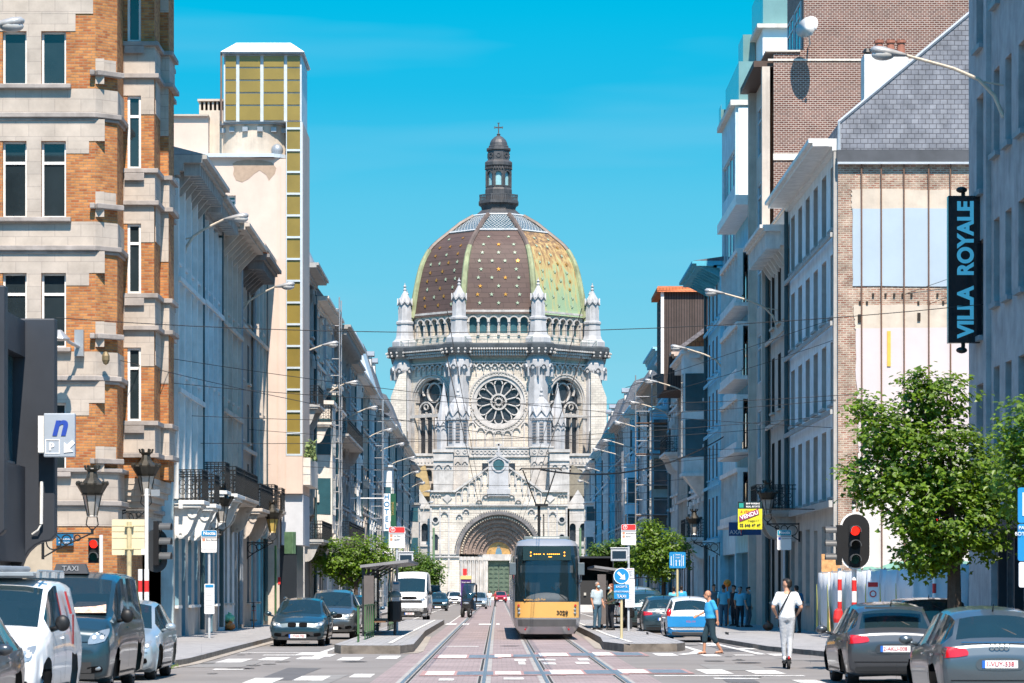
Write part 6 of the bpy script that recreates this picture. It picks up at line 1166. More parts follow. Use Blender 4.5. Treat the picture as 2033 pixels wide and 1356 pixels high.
    if roof == 'rails':
        m = MB(); [m.tube([(s_*(st[5][5]-.02), st[5][0]-.4, st[5][3]+.02), (s_*(st[5][5]-.03), st[5][0]-.2, st[5][3]+.07), (s_*(st[5][5]-.03), st[6][0]-.2, st[6][3]+.07), (s_*(st[5][5]-.03), st[6][0], st[6][3]+.02)], .018, 5) for s_ in (-1, 1)]; m.build('roof_rails', chrome, T, local=True)
    m = MB(); m.tube([(0, st[6][0]+.1, st[6][3]), (0, st[6][0]+.2, st[6][3]+.13)], [.015, .006], 5); m.build('aerial', blackm, T, local=True)
    return T, st
blk = paint('blue_black_paint', (.02, .045, .06)); gry = paint('steel_grey_paint', (.09, .11, .125), .5); slv = paint('silver_blue_paint', (.34, .40, .44), .4); wht = paint('white_car_paint', (.74, .75, .76), 0); anth = paint('anthracite_paint', (.055, .06, .068), .4); blu = paint('blue_car_paint', (.02, .22, .5), .1); navy = paint('navy_paint', (.02, .07, .12)); dkg = paint('dark_green_grey_paint', (.04, .075, .085), .4)
vehicle('hatch', 'dark car with orange stripe cut off by the left edge', (-7.1, 38.2, 0), anth, plate='')
T, st = vehicle('smallvan', 'white delivery van with roof rack and red stripe behind the windows', (-7.35, 44.8, 0), wht, name='delivery_van', cat='van', tail='vert')
m = MB(); m.box(-.55, .55, -.5, 2.0, 1.93, 1.97); [m.box(-.7, .7, y, y+.05, 1.9, 1.99) for y in (-.2, .7, 1.6)]; [m.tube([(s_*.62, -.5, 2.0), (s_*.62, 2.0, 2.0)], .02, 5) for s_ in (-1, 1)]; m.tube([(-.5, -.6, 2.03), (-.1, 1.9, 2.03)], .045, 8); m.tube([(-.3, -.6, 2.04), (.1, 1.9, 2.04)], .045, 8); m.build('roof_rack', galv, T, local=True)
m = MB(); m.prism([(.921, .95, .9), (.921, 1.1, .9), (.935, 1.0, 1.35), (.935, .8, 1.35)], (.004, 0, 0)); m.prism([(.9, .8, 1.36), (.9, 1.0, 1.36), (.83, .85, 1.7), (.83, .7, 1.7)], (.012, 0, 0)); m.build('red_stripe', M('sign_red', (.6, .03, .03), .5, 0, 0), T, local=True)
T, st = vehicle('van', 'black taxi van with roof sign and papers behind the windscreen', (-7.35, 52.6, 0), blk, name='taxi_van', cat='van', tail='vert', sideglass=2, grille='bar')
m = MB(); m.loft([[(-.3, -.55, 2.0), (.3, -.55, 2.0), (.3, -.3, 2.0), (-.3, -.3, 2.0)], [(-.25, -.52, 2.17), (.25, -.52, 2.17), (.25, -.34, 2.17), (-.25, -.34, 2.17)]]); o = m.build('taxi_sign', M('taxi_sign_grey', (.06, .06, .065), .4, 0, 0), T, local=True); q = text('TAXI', .13, M('sign_grey_text', (.35, .36, .38), .5, 0, 0), o, (0, -.55, 2.085))
m = MB(); m.quad((.1, -1.62, 1.335), (.75, -1.6, 1.335), (.7, -1.2, 1.52), (.2, -1.2, 1.52)); m.build('papers', M('paper_red', (.7, .45, .35), .7, 0, .5, 12, obj=True), T, local=True)
vehicle('hatch', 'silver blue hatchback parked behind the black taxi van', (-7.3, 59.3, 0), slv, sc=(.98, 1, 1.02))
vehicle('sedan', 'dark blue estate car facing us in the left lane', (-6.05, 93.8, 0), blk, name='estate_car', grille='kidney', plate='1-YNX-700', roof='rails')
vehicle('suv', 'grey suv with roof rails just behind the dark estate car', (-5.75, 106.5, 0), gry, name='suv', roof='rails')
vehicle('hatch', 'blue car mostly hidden behind the tram shelter', (-5.55, 121, 0), navy)
T, st = vehicle('bigvan', 'high roofed white van driving towards us beside the tram stop', (-4.75, 169, 0), wht, name='white_van', cat='van', tail='vert', plate='1-XBY-061', grille='bar', rz=R(-1.5)); m = MB(); m.box(-.7, .7, -2.88, -2.79, .98, 1.12); m.build('lower_grille', plt, T, local=True); m = MB(); m.box(-.98, .98, -2.9, -2.5, .42, .72); m.build('bumper', plt, T, local=True)
T, st = vehicle('hatch', 'dark green hatchback in the queue with a car with open boot behind it', (-4.75, 243, 0), dkg, plate='')
T, st = vehicle('suv', 'car with raised tailgate standing behind the dark green hatchback', (-5.6, 268, 0), navy, name='suv', rz=PI, rear=True); m = MB(); m.loft([[(-.6, 1.95, 1.55), (.6, 1.95, 1.55), (.6, 2.0, 1.6), (-.6, 2.0, 1.6)], [(-.55, 2.9, 2.05), (.55, 2.9, 2.05), (.55, 2.92, 2.1), (-.55, 2.92, 2.1)]]); m.build('tailgate', navy, T, local=True)
vehicle('hatch', 'dark car beyond the white van, nearest the left pavement', (-6.9, 232, 0), blk)
vehicle('hatch', 'small silver hatchback far down the street left of the tram', (-1.65, 268, 0), slv)
vehicle('hatch', 'distant white car waiting near the church on the left', (-4.6, 330, 0), wht)
vehicle('hatch', 'distant dark car waiting near the church on the left', (-5.2, 352, 0), anth)
vehicle('hatch', 'distant red car partly hidden behind the tram', (.45, 390, 0), paint('red_car_paint', (.45, .02, .03), 0))
vehicle('hatch', 'distant grey car at the foot of the church steps', (-8.8, 410, R(20)), gry)
T, st = vehicle('hatch', 'grey hatchback seen from behind with sporty tail lights at lower right', (7.08, 55.8, 0), anth, rz=PI, rear=True, plate='2-AKU-008', sc=(1.02, 1, 1)); m = MB(); m.tube([(-.5, 2.0, .3), (-.5, 2.14, .3)], .05, 10); m.build('exhaust', chrome, T, local=True)
m = MB(); m.box(-.5, .5, 1.75, 1.95, 1.38, 1.42); m.build('spoiler', anth, T, local=True)
T, st = vehicle('hatch', 'dark grey car cut off by the lower right corner, nearest to us', (7.15, 45, 0), gry, rz=PI, rear=True, plate='1-VUY-538', sc=(.98, .98, .99)); m = MB(); m.tube([(-.55, 2.0, .98), (.55, 2.0, .98)], .012, 4); [m.ring(Fac(0, 2.05, (-1, 0), (0, 1)), -.105+.07*i, .93, .032, .043, 0, .01, n=12) for i in range(4)]; m.build('badge', chrome, T, local=True)
vehicle('smallvan', 'black vehicle parked between the two grey hatchbacks and the tree', (9.25, 66, 0), blk, rz=PI, rear=True, sc=(.9, .9, .82), tail='vert', name='small_van', cat='van')
T, st = vehicle('hatch', 'blue and white hatchback seen from behind the man in the blue shirt', (6.35, 101, 0), wht, rz=PI, rear=True, tail='tall', plate='XDL-141', two=blu, sc=(.95, .95, 1)); m = MB(); m.loft([[(-.8, 1.9, .45), (.8, 1.9, .45), (.8, 2.09, .5), (-.8, 2.09, .5)], [(-.82, 1.9, .85), (.82, 1.9, .85), (.82, 2.075, .85), (-.82, 2.075, .85)]]); m.build('blue_panel', blu, T, local=True)
vehicle('suv', 'black hatchback standing just beyond the blue and white car', (6.0, 110.5, 0), blk, rz=PI, rear=True, sc=(.9, .9, .88))
T, st = vehicle('suv', 'grey suv with a red light strip across its tail, beside the tram stop', (5.9, 122, 0), dkg, rz=PI, rear=True, plate='1-XLO-441', name='suv', sc=(.98, 1, 1)); m = MB(); m.box(-.8, .8, 2.2, 2.26, .93, .98); m.build('light_strip', redl, T, local=True)
vehicle('suv', 'silver people carrier behind the grey suv at the tram stop', (6.1, 133, 0), slv, rz=PI, rear=True, name='suv', sc=(1, 1, 1.08))
# ---- tram
trs = M('tram_silver', (.42, .43, .45), .3, .55, .05, 1, obj=True, coat=.4); trb = M('tram_dark', (.012, .02, .024), .12, 0, 0, spec=.8); tro = M('tram_orange', (.60, .34, .10), .35, 0, .03, coat=.4); trg = M('tram_grey_bumper', (.09, .092, .095), .5, 0, .1); dot = M('led_orange', (1, .38, .03), .5, 0, 0, emit=2.0)
T = thing('tram', 'silver and orange tram with raised pantograph coming down the street', 'tram', (1.7, 103, 0)); NZ = [(.2, .95, .25), (.45, 1.1, .05), (.76, 1.15, .0), (1.3, 1.15, .0), (2.2, 1.14, .14), (2.9, 1.12, .32), (3.22, 1.08, .45), (3.38, .98, .60), (3.46, .75, .85)]
def trow(z, w_, y0, k=0, n=12): return [(w_*math.copysign(abs(math.sin(a))**.82, math.sin(a)), y0+.55*(1-math.cos(a))**1.3, z) for a in [(-PI/2+PI*i/n) for i in range(n+1)]]
def tsec(i0, i1, e, mt, nm, w0=1.0, c0=0, c1=99):
    m = MB(); rows = []
    for z, w_, y0 in NZ[i0:i1+1]: rows.append([(x*w0, y-e, z_) for x, y, z_ in trow(z, w_, y0, 0, 18)[c0:c1]])
    m.loft(rows, closed=False); return m.build(nm, mt, T, local=True, smooth=True, recalc=False)
tsec(0, 2, 0, trs, 'lower_front'); tsec(2, 3, .004, tro, 'orange_band', 1, 2, 17); tsec(2, 6, 0, trs, 'front_pillar', 1, 0, 3); tsec(2, 6, 0, trs, 'front_pillar', 1, 16, 19); tsec(3, 5, .0, M('tram_glass', (.01, .022, .028), .06, 0, 0, spec=.9, alpha=.6), 'front_glass', 1, 2, 17); tsec(5, 6, .0, trb, 'display_glass', 1, 2, 17); tsec(6, 8, 0, trs, 'roof_front')
m = MB(); Ln = 31.0
for z0, z1, w0, w1, in ((.2, .45, .95, 1.1), (.45, .76, 1.1, 1.15), (.76, 1.3, 1.15, 1.15)):
    for s_ in (-1, 1): m.quad((s_*w0, .55, z0), (s_*w0, Ln, z0), (s_*w1, Ln, z1), (s_*w1, .55, z1))
for s_ in (-1, 1): m.quad((s_*1.12, .8, 2.9), (s_*1.12, Ln, 2.9), (s_*1.08, Ln, 3.22), (s_*1.08, .9, 3.22)); m.quad((s_*1.08, .9, 3.22), (s_*1.08, Ln, 3.22), (s_*.75, Ln, 3.46), (s_*.75, 1.1, 3.46))
m.quad((-.75, 1.1, 3.46), (.75, 1.1, 3.46), (.75, Ln, 3.46), (-.75, Ln, 3.46)); m.quad((-.93, Ln, .22), (.93, Ln, .22), (.93, Ln, 3.1), (-.93, Ln, 3.1)); m.build('body', trs, T, local=True, recalc=False)
for s_ in (-1, 1):
    for i in range(10):
        y0 = 1.2+i*2.98; m = MB(); m.box(s_*1.135-.012, s_*1.135+.012, y0, y0+2.7, 1.35, 2.88); m.build('side_window', trb, T, local=True); m = MB(); m.box(s_*1.13-.01, s_*1.13+.01, y0+2.7, y0+2.98, 1.3, 2.9); m.build('side_panel', trs, T, local=True)
m = MB(); m.box(-.78, .78, 1.4, 4.5, 3.4, 3.56); m.box(-.7, .7, 9, 12, 3.4, 3.62); m.box(-.75, .75, 20, 24, 3.4, 3.6); m.build('roof_equipment', M('roof_box_grey', (.12, .15, .15), .6), T, local=True, bevel=.03); m = MB(); m.ell((0, 1.0, 1.36), (.75, .42, .26), 20, 8); m.build('dashboard', M('dash_pale', (.5, .5, .49), .6), T, local=True, smooth=True); m = MB(); m.box(-.22, .3, 1.55, 1.7, 1.2, 2.25); m.box(-1.0, 1.0, 2.1, 2.15, .8, 3.0); m.build('cab_seat', darkm, T, local=True); m = MB(); m.box(-.9, .9, .62, .64, 2.3, 2.55); m.build('sun_blind', M('blind_grey', (.3, .32, .33), .7), T, local=True); m = MB(); m.box(-.45, .45, 1.37, 1.39, 3.49, 3.52); m.build('roof_strip', white, T, local=True)
m = MB(); P0 = (-.0, 14, 3.4)
m.tube([(-.1, 12.5, 3.5), (-.1, 12.8, 4.95)], .055, 8); m.tube([(.08, 12.5, 3.5), (.08, 12.9, 4.6)], .03, 6); m.box(-.25, .25, 12.6, 13.0, 4.92, 5.0); m.tube([(-.2, 12.8, 4.96), (-.72, 12.7, 6.3)], .024, 6); m.tube([(.1, 12.8, 4.96), (.55, 12.7, 6.3)], .024, 6); m.tube([(-.85, 12.7, 6.28), (-.75, 12.7, 6.36), (.65, 12.7, 6.36), (.78, 12.7, 6.28)], .035, 6); m.tube([(-.6, 12.6, 6.2), (-.6, 13.2, 6.2)], .02, 4); m.build('pantograph', iron, T, local=True)
m = MB(); G = front(0, 0); m.box(-.82, .82, .27, .45, 2.72, 3.2); o = m.build('destination_box', M('display_black', (.008, .02, .025), .1, 0, 0, spec=.8), T, local=True); o.rotation_euler = (R(0), 0, 0)
m = MB()
for a, z in [(-.45+.065*i, 2.93) for i in range(14) if i not in (4, 6)]: m.box(a, a+.045, .255, .265, z-.012, z+.014)
for x in (-.55, .6): [m.box(x-.02, x+.02, .255, .265, z, z+.04) for z in (2.86, 2.97)]
m.box(.05, .17, .255, .265, 2.83, 2.85); m.build('led_text', dot, T, local=True)
for s_ in (-1, 1):
    m = MB(); m.ring(G, s_*.97, 1.18, .0, .04, -.4, -.12, n=10); m.build('red_lamp', redl, T, local=True)
    for z in (1.04, .92): m = MB(); m.ell((s_*.95, .2, z), (.06, .12, .06), 10, 6); m.build('headlight', lamp, T, local=True, smooth=True)
    m = MB(); m.ell((s_*.74, .1, .36), (.035, .05, .035), 8, 6); m.build('reflector', redl, T, local=True)
    m = MB(); m.box(s_*1.17-.11, s_*1.17+.11, .1, .25, 2.22, 2.64); m.tube([(s_*1.17, .2, 2.25), (s_*1.17, .25, 2.0), (s_*1.08, .4, 1.9)], .03, 5); m.build('wing_mirror', M('mirror_grey', (.09, .12, .14), .4), T, local=True, bevel=.03)
    m = MB(); m.box(s_*1.0-.015, s_*1.0+.015, .32, .36, 1.34, 2.9); m.build('pillar', blackm, T, local=True)
m = MB(); m.loft([[(x, y-.02, z) for x, y, z in trow(.46, 1.1, .05)[2:11]], [(x, y-.02, z) for x, y, z in trow(.7, 1.13, .0)[2:11]]], closed=False); m.build('bumper', trg, T, local=True, recalc=False)
text('www.stib.be', .15, tro, T, (-.42, .02, 1.38), ext=.01); text('3029', .2, blackm, T, (.52, .0, .92), ext=.012, bold=.004)
m = MB(); m.tube([(.65, .06, 1.36), (.15, .08, 1.8)], .014, 4); m.tube([(.75, .08, 1.38), (.35, .1, 1.85)], .014, 4); m.build('wiper', blackm, T, local=True)
m = MB(); m.box(-1.18, -1.13, .7, .8, 2.1, 2.3); m.build('side_indicator', M('sign_red', (.6, .03, .03), .5, 0, 0), T, local=True)
m = MB(); [m.box(-.9, .9, y, y+2.2, .05, .4) for y in (2.0, 10.5, 19.5, 27)]; m.build('bogie', blackm, T, local=True)
# ---- three wheeled scooter with canopy
T = thing('scooter', 'black three wheeled scooter with windscreen canopy riding down the left track', 'scooter', (-1.75, 186, 0), R(-10)); T.scale = (1.2, 1.15, 1.12); s0 = paint('scooter_black', (.012, .014, .016), 0)
m = MB(); m.loft([[(-.28, -.75, .45), (.28, -.75, .45), (.2, -.8, .9), (-.2, -.8, .9)], [(-.34, -.3, .35), (.34, -.3, .35), (.3, -.4, 1.1), (-.3, -.4, 1.1)], [(-.3, .6, .35), (.3, .6, .35), (.26, .6, .8), (-.26, .6, .8)], [(-.25, 1.0, .55), (.25, 1.0, .55), (.2, 1.0, .8), (-.2, 1.0, .8)]]); m.build('fairing', s0, T, local=True, bevel=.05)
for x, y in ((-.24, -.8), (.24, -.8), (0, .8)): wheel(T, x+.001, y, .27, .14)
m = MB(); rows = []
for t in range(7): a = t/6; y = -.5+.95*a**1.5; z = 1.05+.85*math.sin(a*1.45); w_ = .3-.03*a; rows.append([(-w_, y+.06, z), (-w_*.6, y, z), (w_*.6, y, z), (w_, y+.06, z)])
m.loft(rows, closed=False); m.build('windscreen', cgl, T, local=True, smooth=True); m = MB(); m.loft([[(-.27, .3, 1.82), (.27, .3, 1.82), (.25, .3, 1.9), (-.25, .3, 1.9)], [(-.25, 1.0, 1.75), (.25, 1.0, 1.75), (.22, 1.0, 1.85), (-.22, 1.0, 1.85)]]); [m.tube([(s_*.25, .9, 1.8), (s_*.22, 1.0, .8)], .04, 6) for s_ in (-1, 1)]; m.build('canopy', s0, T, local=True)
m = MB(); m.ell((0, -.78, .78), (.17, .08, .07), 10, 6); m.build('headlight', lamp, T, local=True); m = MB(); [m.tube([(s_*.1, -.3, 1.1), (s_*.42, -.35, 1.15)], .025, 5) for s_ in (-1, 1)]; [m.ell((s_*.42, -.4, 1.2), (.08, .04, .06), 8, 5) for s_ in (-1, 1)]; m.build('handlebar', blackm, T, local=True)
m = MB(); m.box(-.2, .2, .1, .8, .8, .88); m.build('seat', blackm, T, local=True)
# ---- open backed lorry behind the right platform
T = thing('delivery_lorry', 'dark open delivery lorry stacked with goods behind the tram stop shelter', 'lorry', (5.1, 162, 0)); m = MB(); m.box(-1.15, -1.1, 0, 6, .9, 3.4); m.box(1.1, 1.15, 0, 6, .9, 3.4); m.box(-1.15, 1.15, 0, 6, 3.4, 3.5); m.box(-1.15, 1.15, 5.9, 6, .9, 3.4); m.box(-1.15, 1.15, 0, 6, .8, .9); m.build('cargo_box', darkm, T, local=True)
m = MB(); m.box(-1.1, 1.1, -.05, 0, .5, .9); m.build('bumper', M('lorry_white', (.55, .55, .55), .6), T, local=True)
for x, y in ((-.95, 1.2), (.95, 1.2), (-.95, 5), (.95, 5)): wheel(T, x, y, .42, .25)
m = MB(); m.box(-.85, .85, .5, 1.8, .9, 2.2); m.build('load', plt, T, local=True); m = MB(); [m.box(-.8+.36*i, -.8+.36*i+.12, .42, .5, 1.4, 1.55) for i in range(5)]; m.build('glass_jars', M('jar_pale', (.45, .45, .42), .3), T, local=True)
# ---- bicycle
T = thing('bicycle', 'city bicycle with carrier leaning beside the left house fronts', 'bicycle', (-9.95, 123.5, .13), R(4))
for y in (-.55, .55):
    m = MB(); F_ = Fac(0, y, (0, 1), (1, 0)); m.ring(F_, 0, .34, .3, .34, -.02, .02, n=22); o = m.build('wheel', rub_, T, local=True); m = MB(); [m.tube([(0, y, .34), (0, y+.31*math.cos(PI*i/6), .34+.31*math.sin(PI*i/6))], .004, 3) for i in range(12)]; k_ = m.build('spokes', galv, T, local=True); k_.parent = o
m = MB(); [m.tube(p_, .018, 6) for p_ in ([(0, -.55, .34), (0, -.35, .9), (0, -.32, 1.05)], [(0, -.4, .78), (0, .05, .34), (0, .55, .34)], [(0, .05, .34), (0, .2, .85)], [(0, .2, .75), (0, -.38, .82)], [(0, .55, .34), (0, .2, .75)])]; m.tube([(-.28, -.2, 1.06), (-.1, -.33, 1.06), (.1, -.33, 1.06), (.28, -.2, 1.06)], .014, 6); m.build('frame', blackm, T, local=True)
m = MB(); m.ell((0, .22, .9), (.08, .14, .04), 8, 6); m.build('saddle', blackm, T, local=True); m = MB(); m.box(-.08, .08, .3, .75, .72, .74); m.build('carrier', M('sign_red', (.6, .03, .03), .5, 0, 0), T, local=True); m = MB(); m.tube([(-.15, .1, .34), (.15, 0, .34)], .02, 5); m.build('pedals', blackm, T, local=True)
# ================================================================ street lighting
lmp = M('lamp_grey', (.38, .38, .38), .35, .3, .15, 6); lmg = M('lamp_bowl', (.42, .42, .41), .12, 0, .1, spec=.8); arm = M('arm_paint', (.48, .42, .34), .5, 0, .2, 3)
def cobra(x, y, z, side, wallx, n, where):
    T = thing('street_lamp', where, 'street lamp', (wallx, y, z-1.6), 0, 'wall mounted street lamps over the street')
    d = side; m = MB(); L_ = abs(x-wallx); m.tube([(wallx, y, z-1.5), (wallx+d*.08*L_, y, z-1.0), (wallx+d*.22*L_, y, z-.62), (wallx+d*.45*L_, y, z-.36), (x-d*.35, y, z-.06)], [.05, .05, .045, .04, .035], 8); m.tube([(wallx, y, z-.75), (wallx+d*.2*L_, y, z-.66)], .025, 5); m.build('arm', arm, T)
    m = MB(); prof = [(-.45, .05), (-.3, .09), (0, .15), (.3, .2), (.5, .17), (.6, .06)]; m.loft([[(x+d*a*.8, y+r_*math.cos(2*PI*i/12)*.9, z+a*.12+r_*math.sin(2*PI*i/12)*.62) for i in range(12)] for a, r_ in prof]); o = m.build('lamp_head', lmp, T, smooth=True)
    m = MB(); m.ell((x+d*.2, y, z-.05), (.27, .16, .13), 14, 8); sub(o, m.build('lamp_bowl', lmg, T, smooth=True))
ordn = ['nearest', 'second', 'third', 'fourth', 'fifth', 'sixth', 'seventh', 'eighth', 'ninth', 'tenth', 'eleventh', 'twelfth', 'thirteenth']
wls = [((5, 48, 66.8), -12.8)]+[((px, py, 12.5*6000/(1170-py)), -10.6) for px, py in ((465, 432), (562, 567), (653, 683), (695, 760), (736, 810), (767, 854), (792, 882), (815, 909), (824, 937), (836, 959), (848, 975), (854, 997))]
for i, ((px, py, Y), wx_) in enumerate(wls): p = W(px, py, Y); cobra(p.x, Y, p.z, 1, wx_ if i != 3 else -10.6, i, 'grey street lamp on a curved wall arm, %s of the left row from us' % ordn[i])
for i, (px, py) in enumerate(((1770, 105), (1422, 580), (1350, 690), (1296, 757), (1262, 800), (1232, 840), (1207, 875), (1187, 893), (1172, 930), (1155, 955))):
    Y = 12.5*6000/(1170-py); p = W(px, py, Y); cobra(p.x, Y, p.z, -1, 11.8, i, 'grey street lamp on a curved wall arm, %s of the right row from us' % ordn[i])
lgl = M('lantern_glass_grey', (.35, .33, .30), .2, 0, .2, 4, spec=.7); lgy = M('lantern_glass_yellow', (.5, .36, .1), .3, 0, 0); bro = M('lantern_bronze', (.055, .05, .04), .45, .5, .3, 8)
def lantern(px, py, Y, wallx, side, lab, s_=1.0, gm=lgl):
    p = W(px, py, Y); T = thing('wall_lantern', lab, 'lantern', (wallx, Y, p.z-1), 0, 'old crowned lanterns on wall brackets'); x, z = p.x, p.z; m = MB()
    m.lathe([(.1*s_, z), (.14*s_, z+.02), (.12*s_, z+.05), (.25*s_, z+.6*s_)], x, Y, 6, 0); m.build('glass', gm, T)
    m = MB(); m.lathe([(.32*s_, z+.6*s_), (.26*s_, z+.58*s_), (.4*s_, z+.82*s_), (.42*s_, z+.86*s_), (.3*s_, z+.9*s_), (.16*s_, z+1.05*s_), (.12*s_, z+1.2*s_), (.18*s_, z+1.28*s_)], x, Y, 10)
    for i in range(10): a = 2*PI*i/10; m.ell((x+.4*s_*math.cos(a), Y+.4*s_*math.sin(a), z+.9*s_), (.05*s_, .05*s_, .07*s_), 5, 4)
    for i in range(6): a = 2*PI*i/6; m.tube([(x+.12*s_*math.cos(a), Y+.12*s_*math.sin(a), z), (x+.25*s_*math.cos(a), Y+.25*s_*math.sin(a), z+.6*s_)], .015*s_, 4)
    for i in range(6): a = 2*PI*i/6; m.tube([(x+.16*s_*math.cos(a), Y+.16*s_*math.sin(a), z+1.26*s_), (x+.2*s_*math.cos(a), Y+.2*s_*math.sin(a), z+1.38*s_)], .03*s_, 4)
    m.build('crown', bro, T)
    m = MB(); [m.tube([(x+q*.13*s_, Y, z), (x+q*.16*s_, Y, z-.2*s_), (x, Y, z-.36*s_)], .018, 5) for q in (-1, 1)]; m.tube([(x, Y, z-.3*s_), (x, Y, z-.46*s_)], .04, 6); zb = z-.42*s_; m.tube([(x, Y, zb), (wallx, Y, zb)], .03, 6); m.tube([(wallx, Y, zb+.05), (wallx, Y, zb-.7)], .04, 6); L_ = abs(x-wallx)
    G = front(wallx, Y)
    for t, r_ in ((.22, .2), (.48, .13), (.7, .08)): m.ring(G, -(wallx-x)*t, zb-.05-r_, r_-.02, r_+.015, -.015, .015, n=12)
    m.tube([(wallx, Y, zb-.65), (wallx+(x-wallx)*.3, Y, zb-.42), (wallx+(x-wallx)*.7, Y, zb-.18), (x, Y, zb)], .022, 5); m.build('bracket', iron, T)
lantern(183, 1027, 80.5, -12.1, 1, 'old grey lantern with crown on a scroll bracket before the orange brick wall', 1.0)
lantern(290, 985, 88.5, -11, 1, 'old lantern with crown at the street face of the orange brick building', 1.0)
lantern(440, 1038, 108, -10.6, 1, 'old lantern hanging below the dark balconies on the left')
lantern(541, 1058, 128, -10.6, 1, 'yellow glazed old lantern beside the cream tower', 1.0, lgy)
lantern(608, 1058, 158, -10.6, 1, 'old lantern just beyond the pale shop sign box of the cream tower')
lantern(1524, 1020, 118, 11.8, -1, 'old dark lantern under the balcony of the light grey house', .95)
lantern(1378, 1062, 160, 11.8, -1, 'old dark lantern under the black iron balcony on the right', 1.0)
for i, (px, y0, Y) in enumerate(((1160, 0, 0),)): pass
# ================================================================ overhead wires
def wire(a, c, sag, r_, lab, n=14, grp='overhead tram wires'):
    a, c = Vector(a), Vector(c); m = MB(); m.tube([a+(c-a)*(i/n)-Vector((0, 0, sag*4*(i/n)*(1-i/n))) for i in range(n+1)], r_, 4); return tag(m.build('overhead_wire', iron), lab, 'wire', grp)
for i, (Y, zl, zr, sg) in enumerate(((72, 8.2, 8.6, .5), (96, 8.3, 8.0, .5), (104, 7.7, 8.3, .4), (107, 6.9, 7.9, .3), (128, 8.5, 8.6, .5), (137, 7.4, 7.9, .5), (160, 8.6, 8.9, .5), (188, 8.6, 8.6, .4), (215, 9.0, 8.7, .4), (245, 8.9, 9, .4), (285, 9.2, 9.1, .3), (335, 9.3, 9.4, .3), (400, 9.5, 9.6, .3))):
    wire((-10.5, Y, zl), (11.75, Y+.8, zr), sg, .008+Y*.00002, 'thin steel span wire across the street, %s from us' % ordn[i], grp='span wires across the street')
wire((-10.5, 98, 9.2), (11.75, 106, 7.4), .3, .01, 'slanting wire from the white balconied house to the light grey house'); wire((-11, 88, 8.4), (11.75, 139, 8.2), .8, .01, 'long slanting wire from the brick building to the apartment block')
wire((4.5, 106, 8.8), (16, 104.4, 12.6), .05, .009, 'upper wire rising to the right before the bare party wall'); wire((4.5, 106.5, 8.3), (16.2, 104.4, 12.1), .25, .009, 'lower wire rising to the right before the bare party wall')
for i, x in enumerate((-1.0, 1.68)):
    wire((x, 60, 6.35), (x, 470, 6.35), 0, .011, 'tram contact wire over the %s track' % ('left', 'right')[i], 2); wire((x, 60, 7.3), (x, 470, 7.5), .1, .009, 'carrier wire over the %s track' % ('left', 'right')[i], 2)
wire((1.7, 118, 6.4), (11.7, 150, 9.6), .9, .035, 'thick black feeder cable hanging from the right house fronts')
for i, (px, Y) in enumerate(((861, 440), (1152, 440))):
    p = W(px, 0, Y); m = MB(); m.tube([(p.x, Y, 0), (p.x, Y, WZ(1048, Y))], [.22, .16], 8); tag(m.build('tram_mast', M('mast_green', (.14, .22, .12), .6)), 'green steel tram mast %s the church portal' % ('left of', 'right of')[i], 'mast')
# ================================================================ trees
def leafmat(n, c1, c2):
    m = bpy.data.materials.new(n); m.use_nodes = True; nn = m.node_tree.nodes; l = m.node_tree.links; b = nn['Principled BSDF']; b.inputs['Roughness'].default_value = .45; g = nn.new('ShaderNodeNewGeometry'); r = nn.new('ShaderNodeValToRGB'); l.new(g.outputs['Random Per Island'], r.inputs[0]); r.color_ramp.elements[0].color = (*c1, 1); r.color_ramp.elements[1].color = (*c2, 1); l.new(r.outputs[0], b.inputs['Base Color'])
    t = nn.new('ShaderNodeBsdfTranslucent'); t.inputs[0].default_value = (c2[0]*1.6, c2[1]*1.5, c2[2], 1); mx_ = nn.new('ShaderNodeMixShader'); mx_.inputs[0].default_value = .35; l.new(b.outputs[0], mx_.inputs[1]); l.new(t.outputs[0], mx_.inputs[2]); l.new(mx_.outputs[0], nn['Material Output'].inputs[0]); return m
lf = leafmat('maple_leaves', (.025, .065, .005), (.15, .255, .018)); lf2 = leafmat('dark_leaves', (.035, .08, .012), (.10, .19, .02)); bark = M('bark', (.06, .045, .035), .9, 0, .3, 8, .5, obj=False)
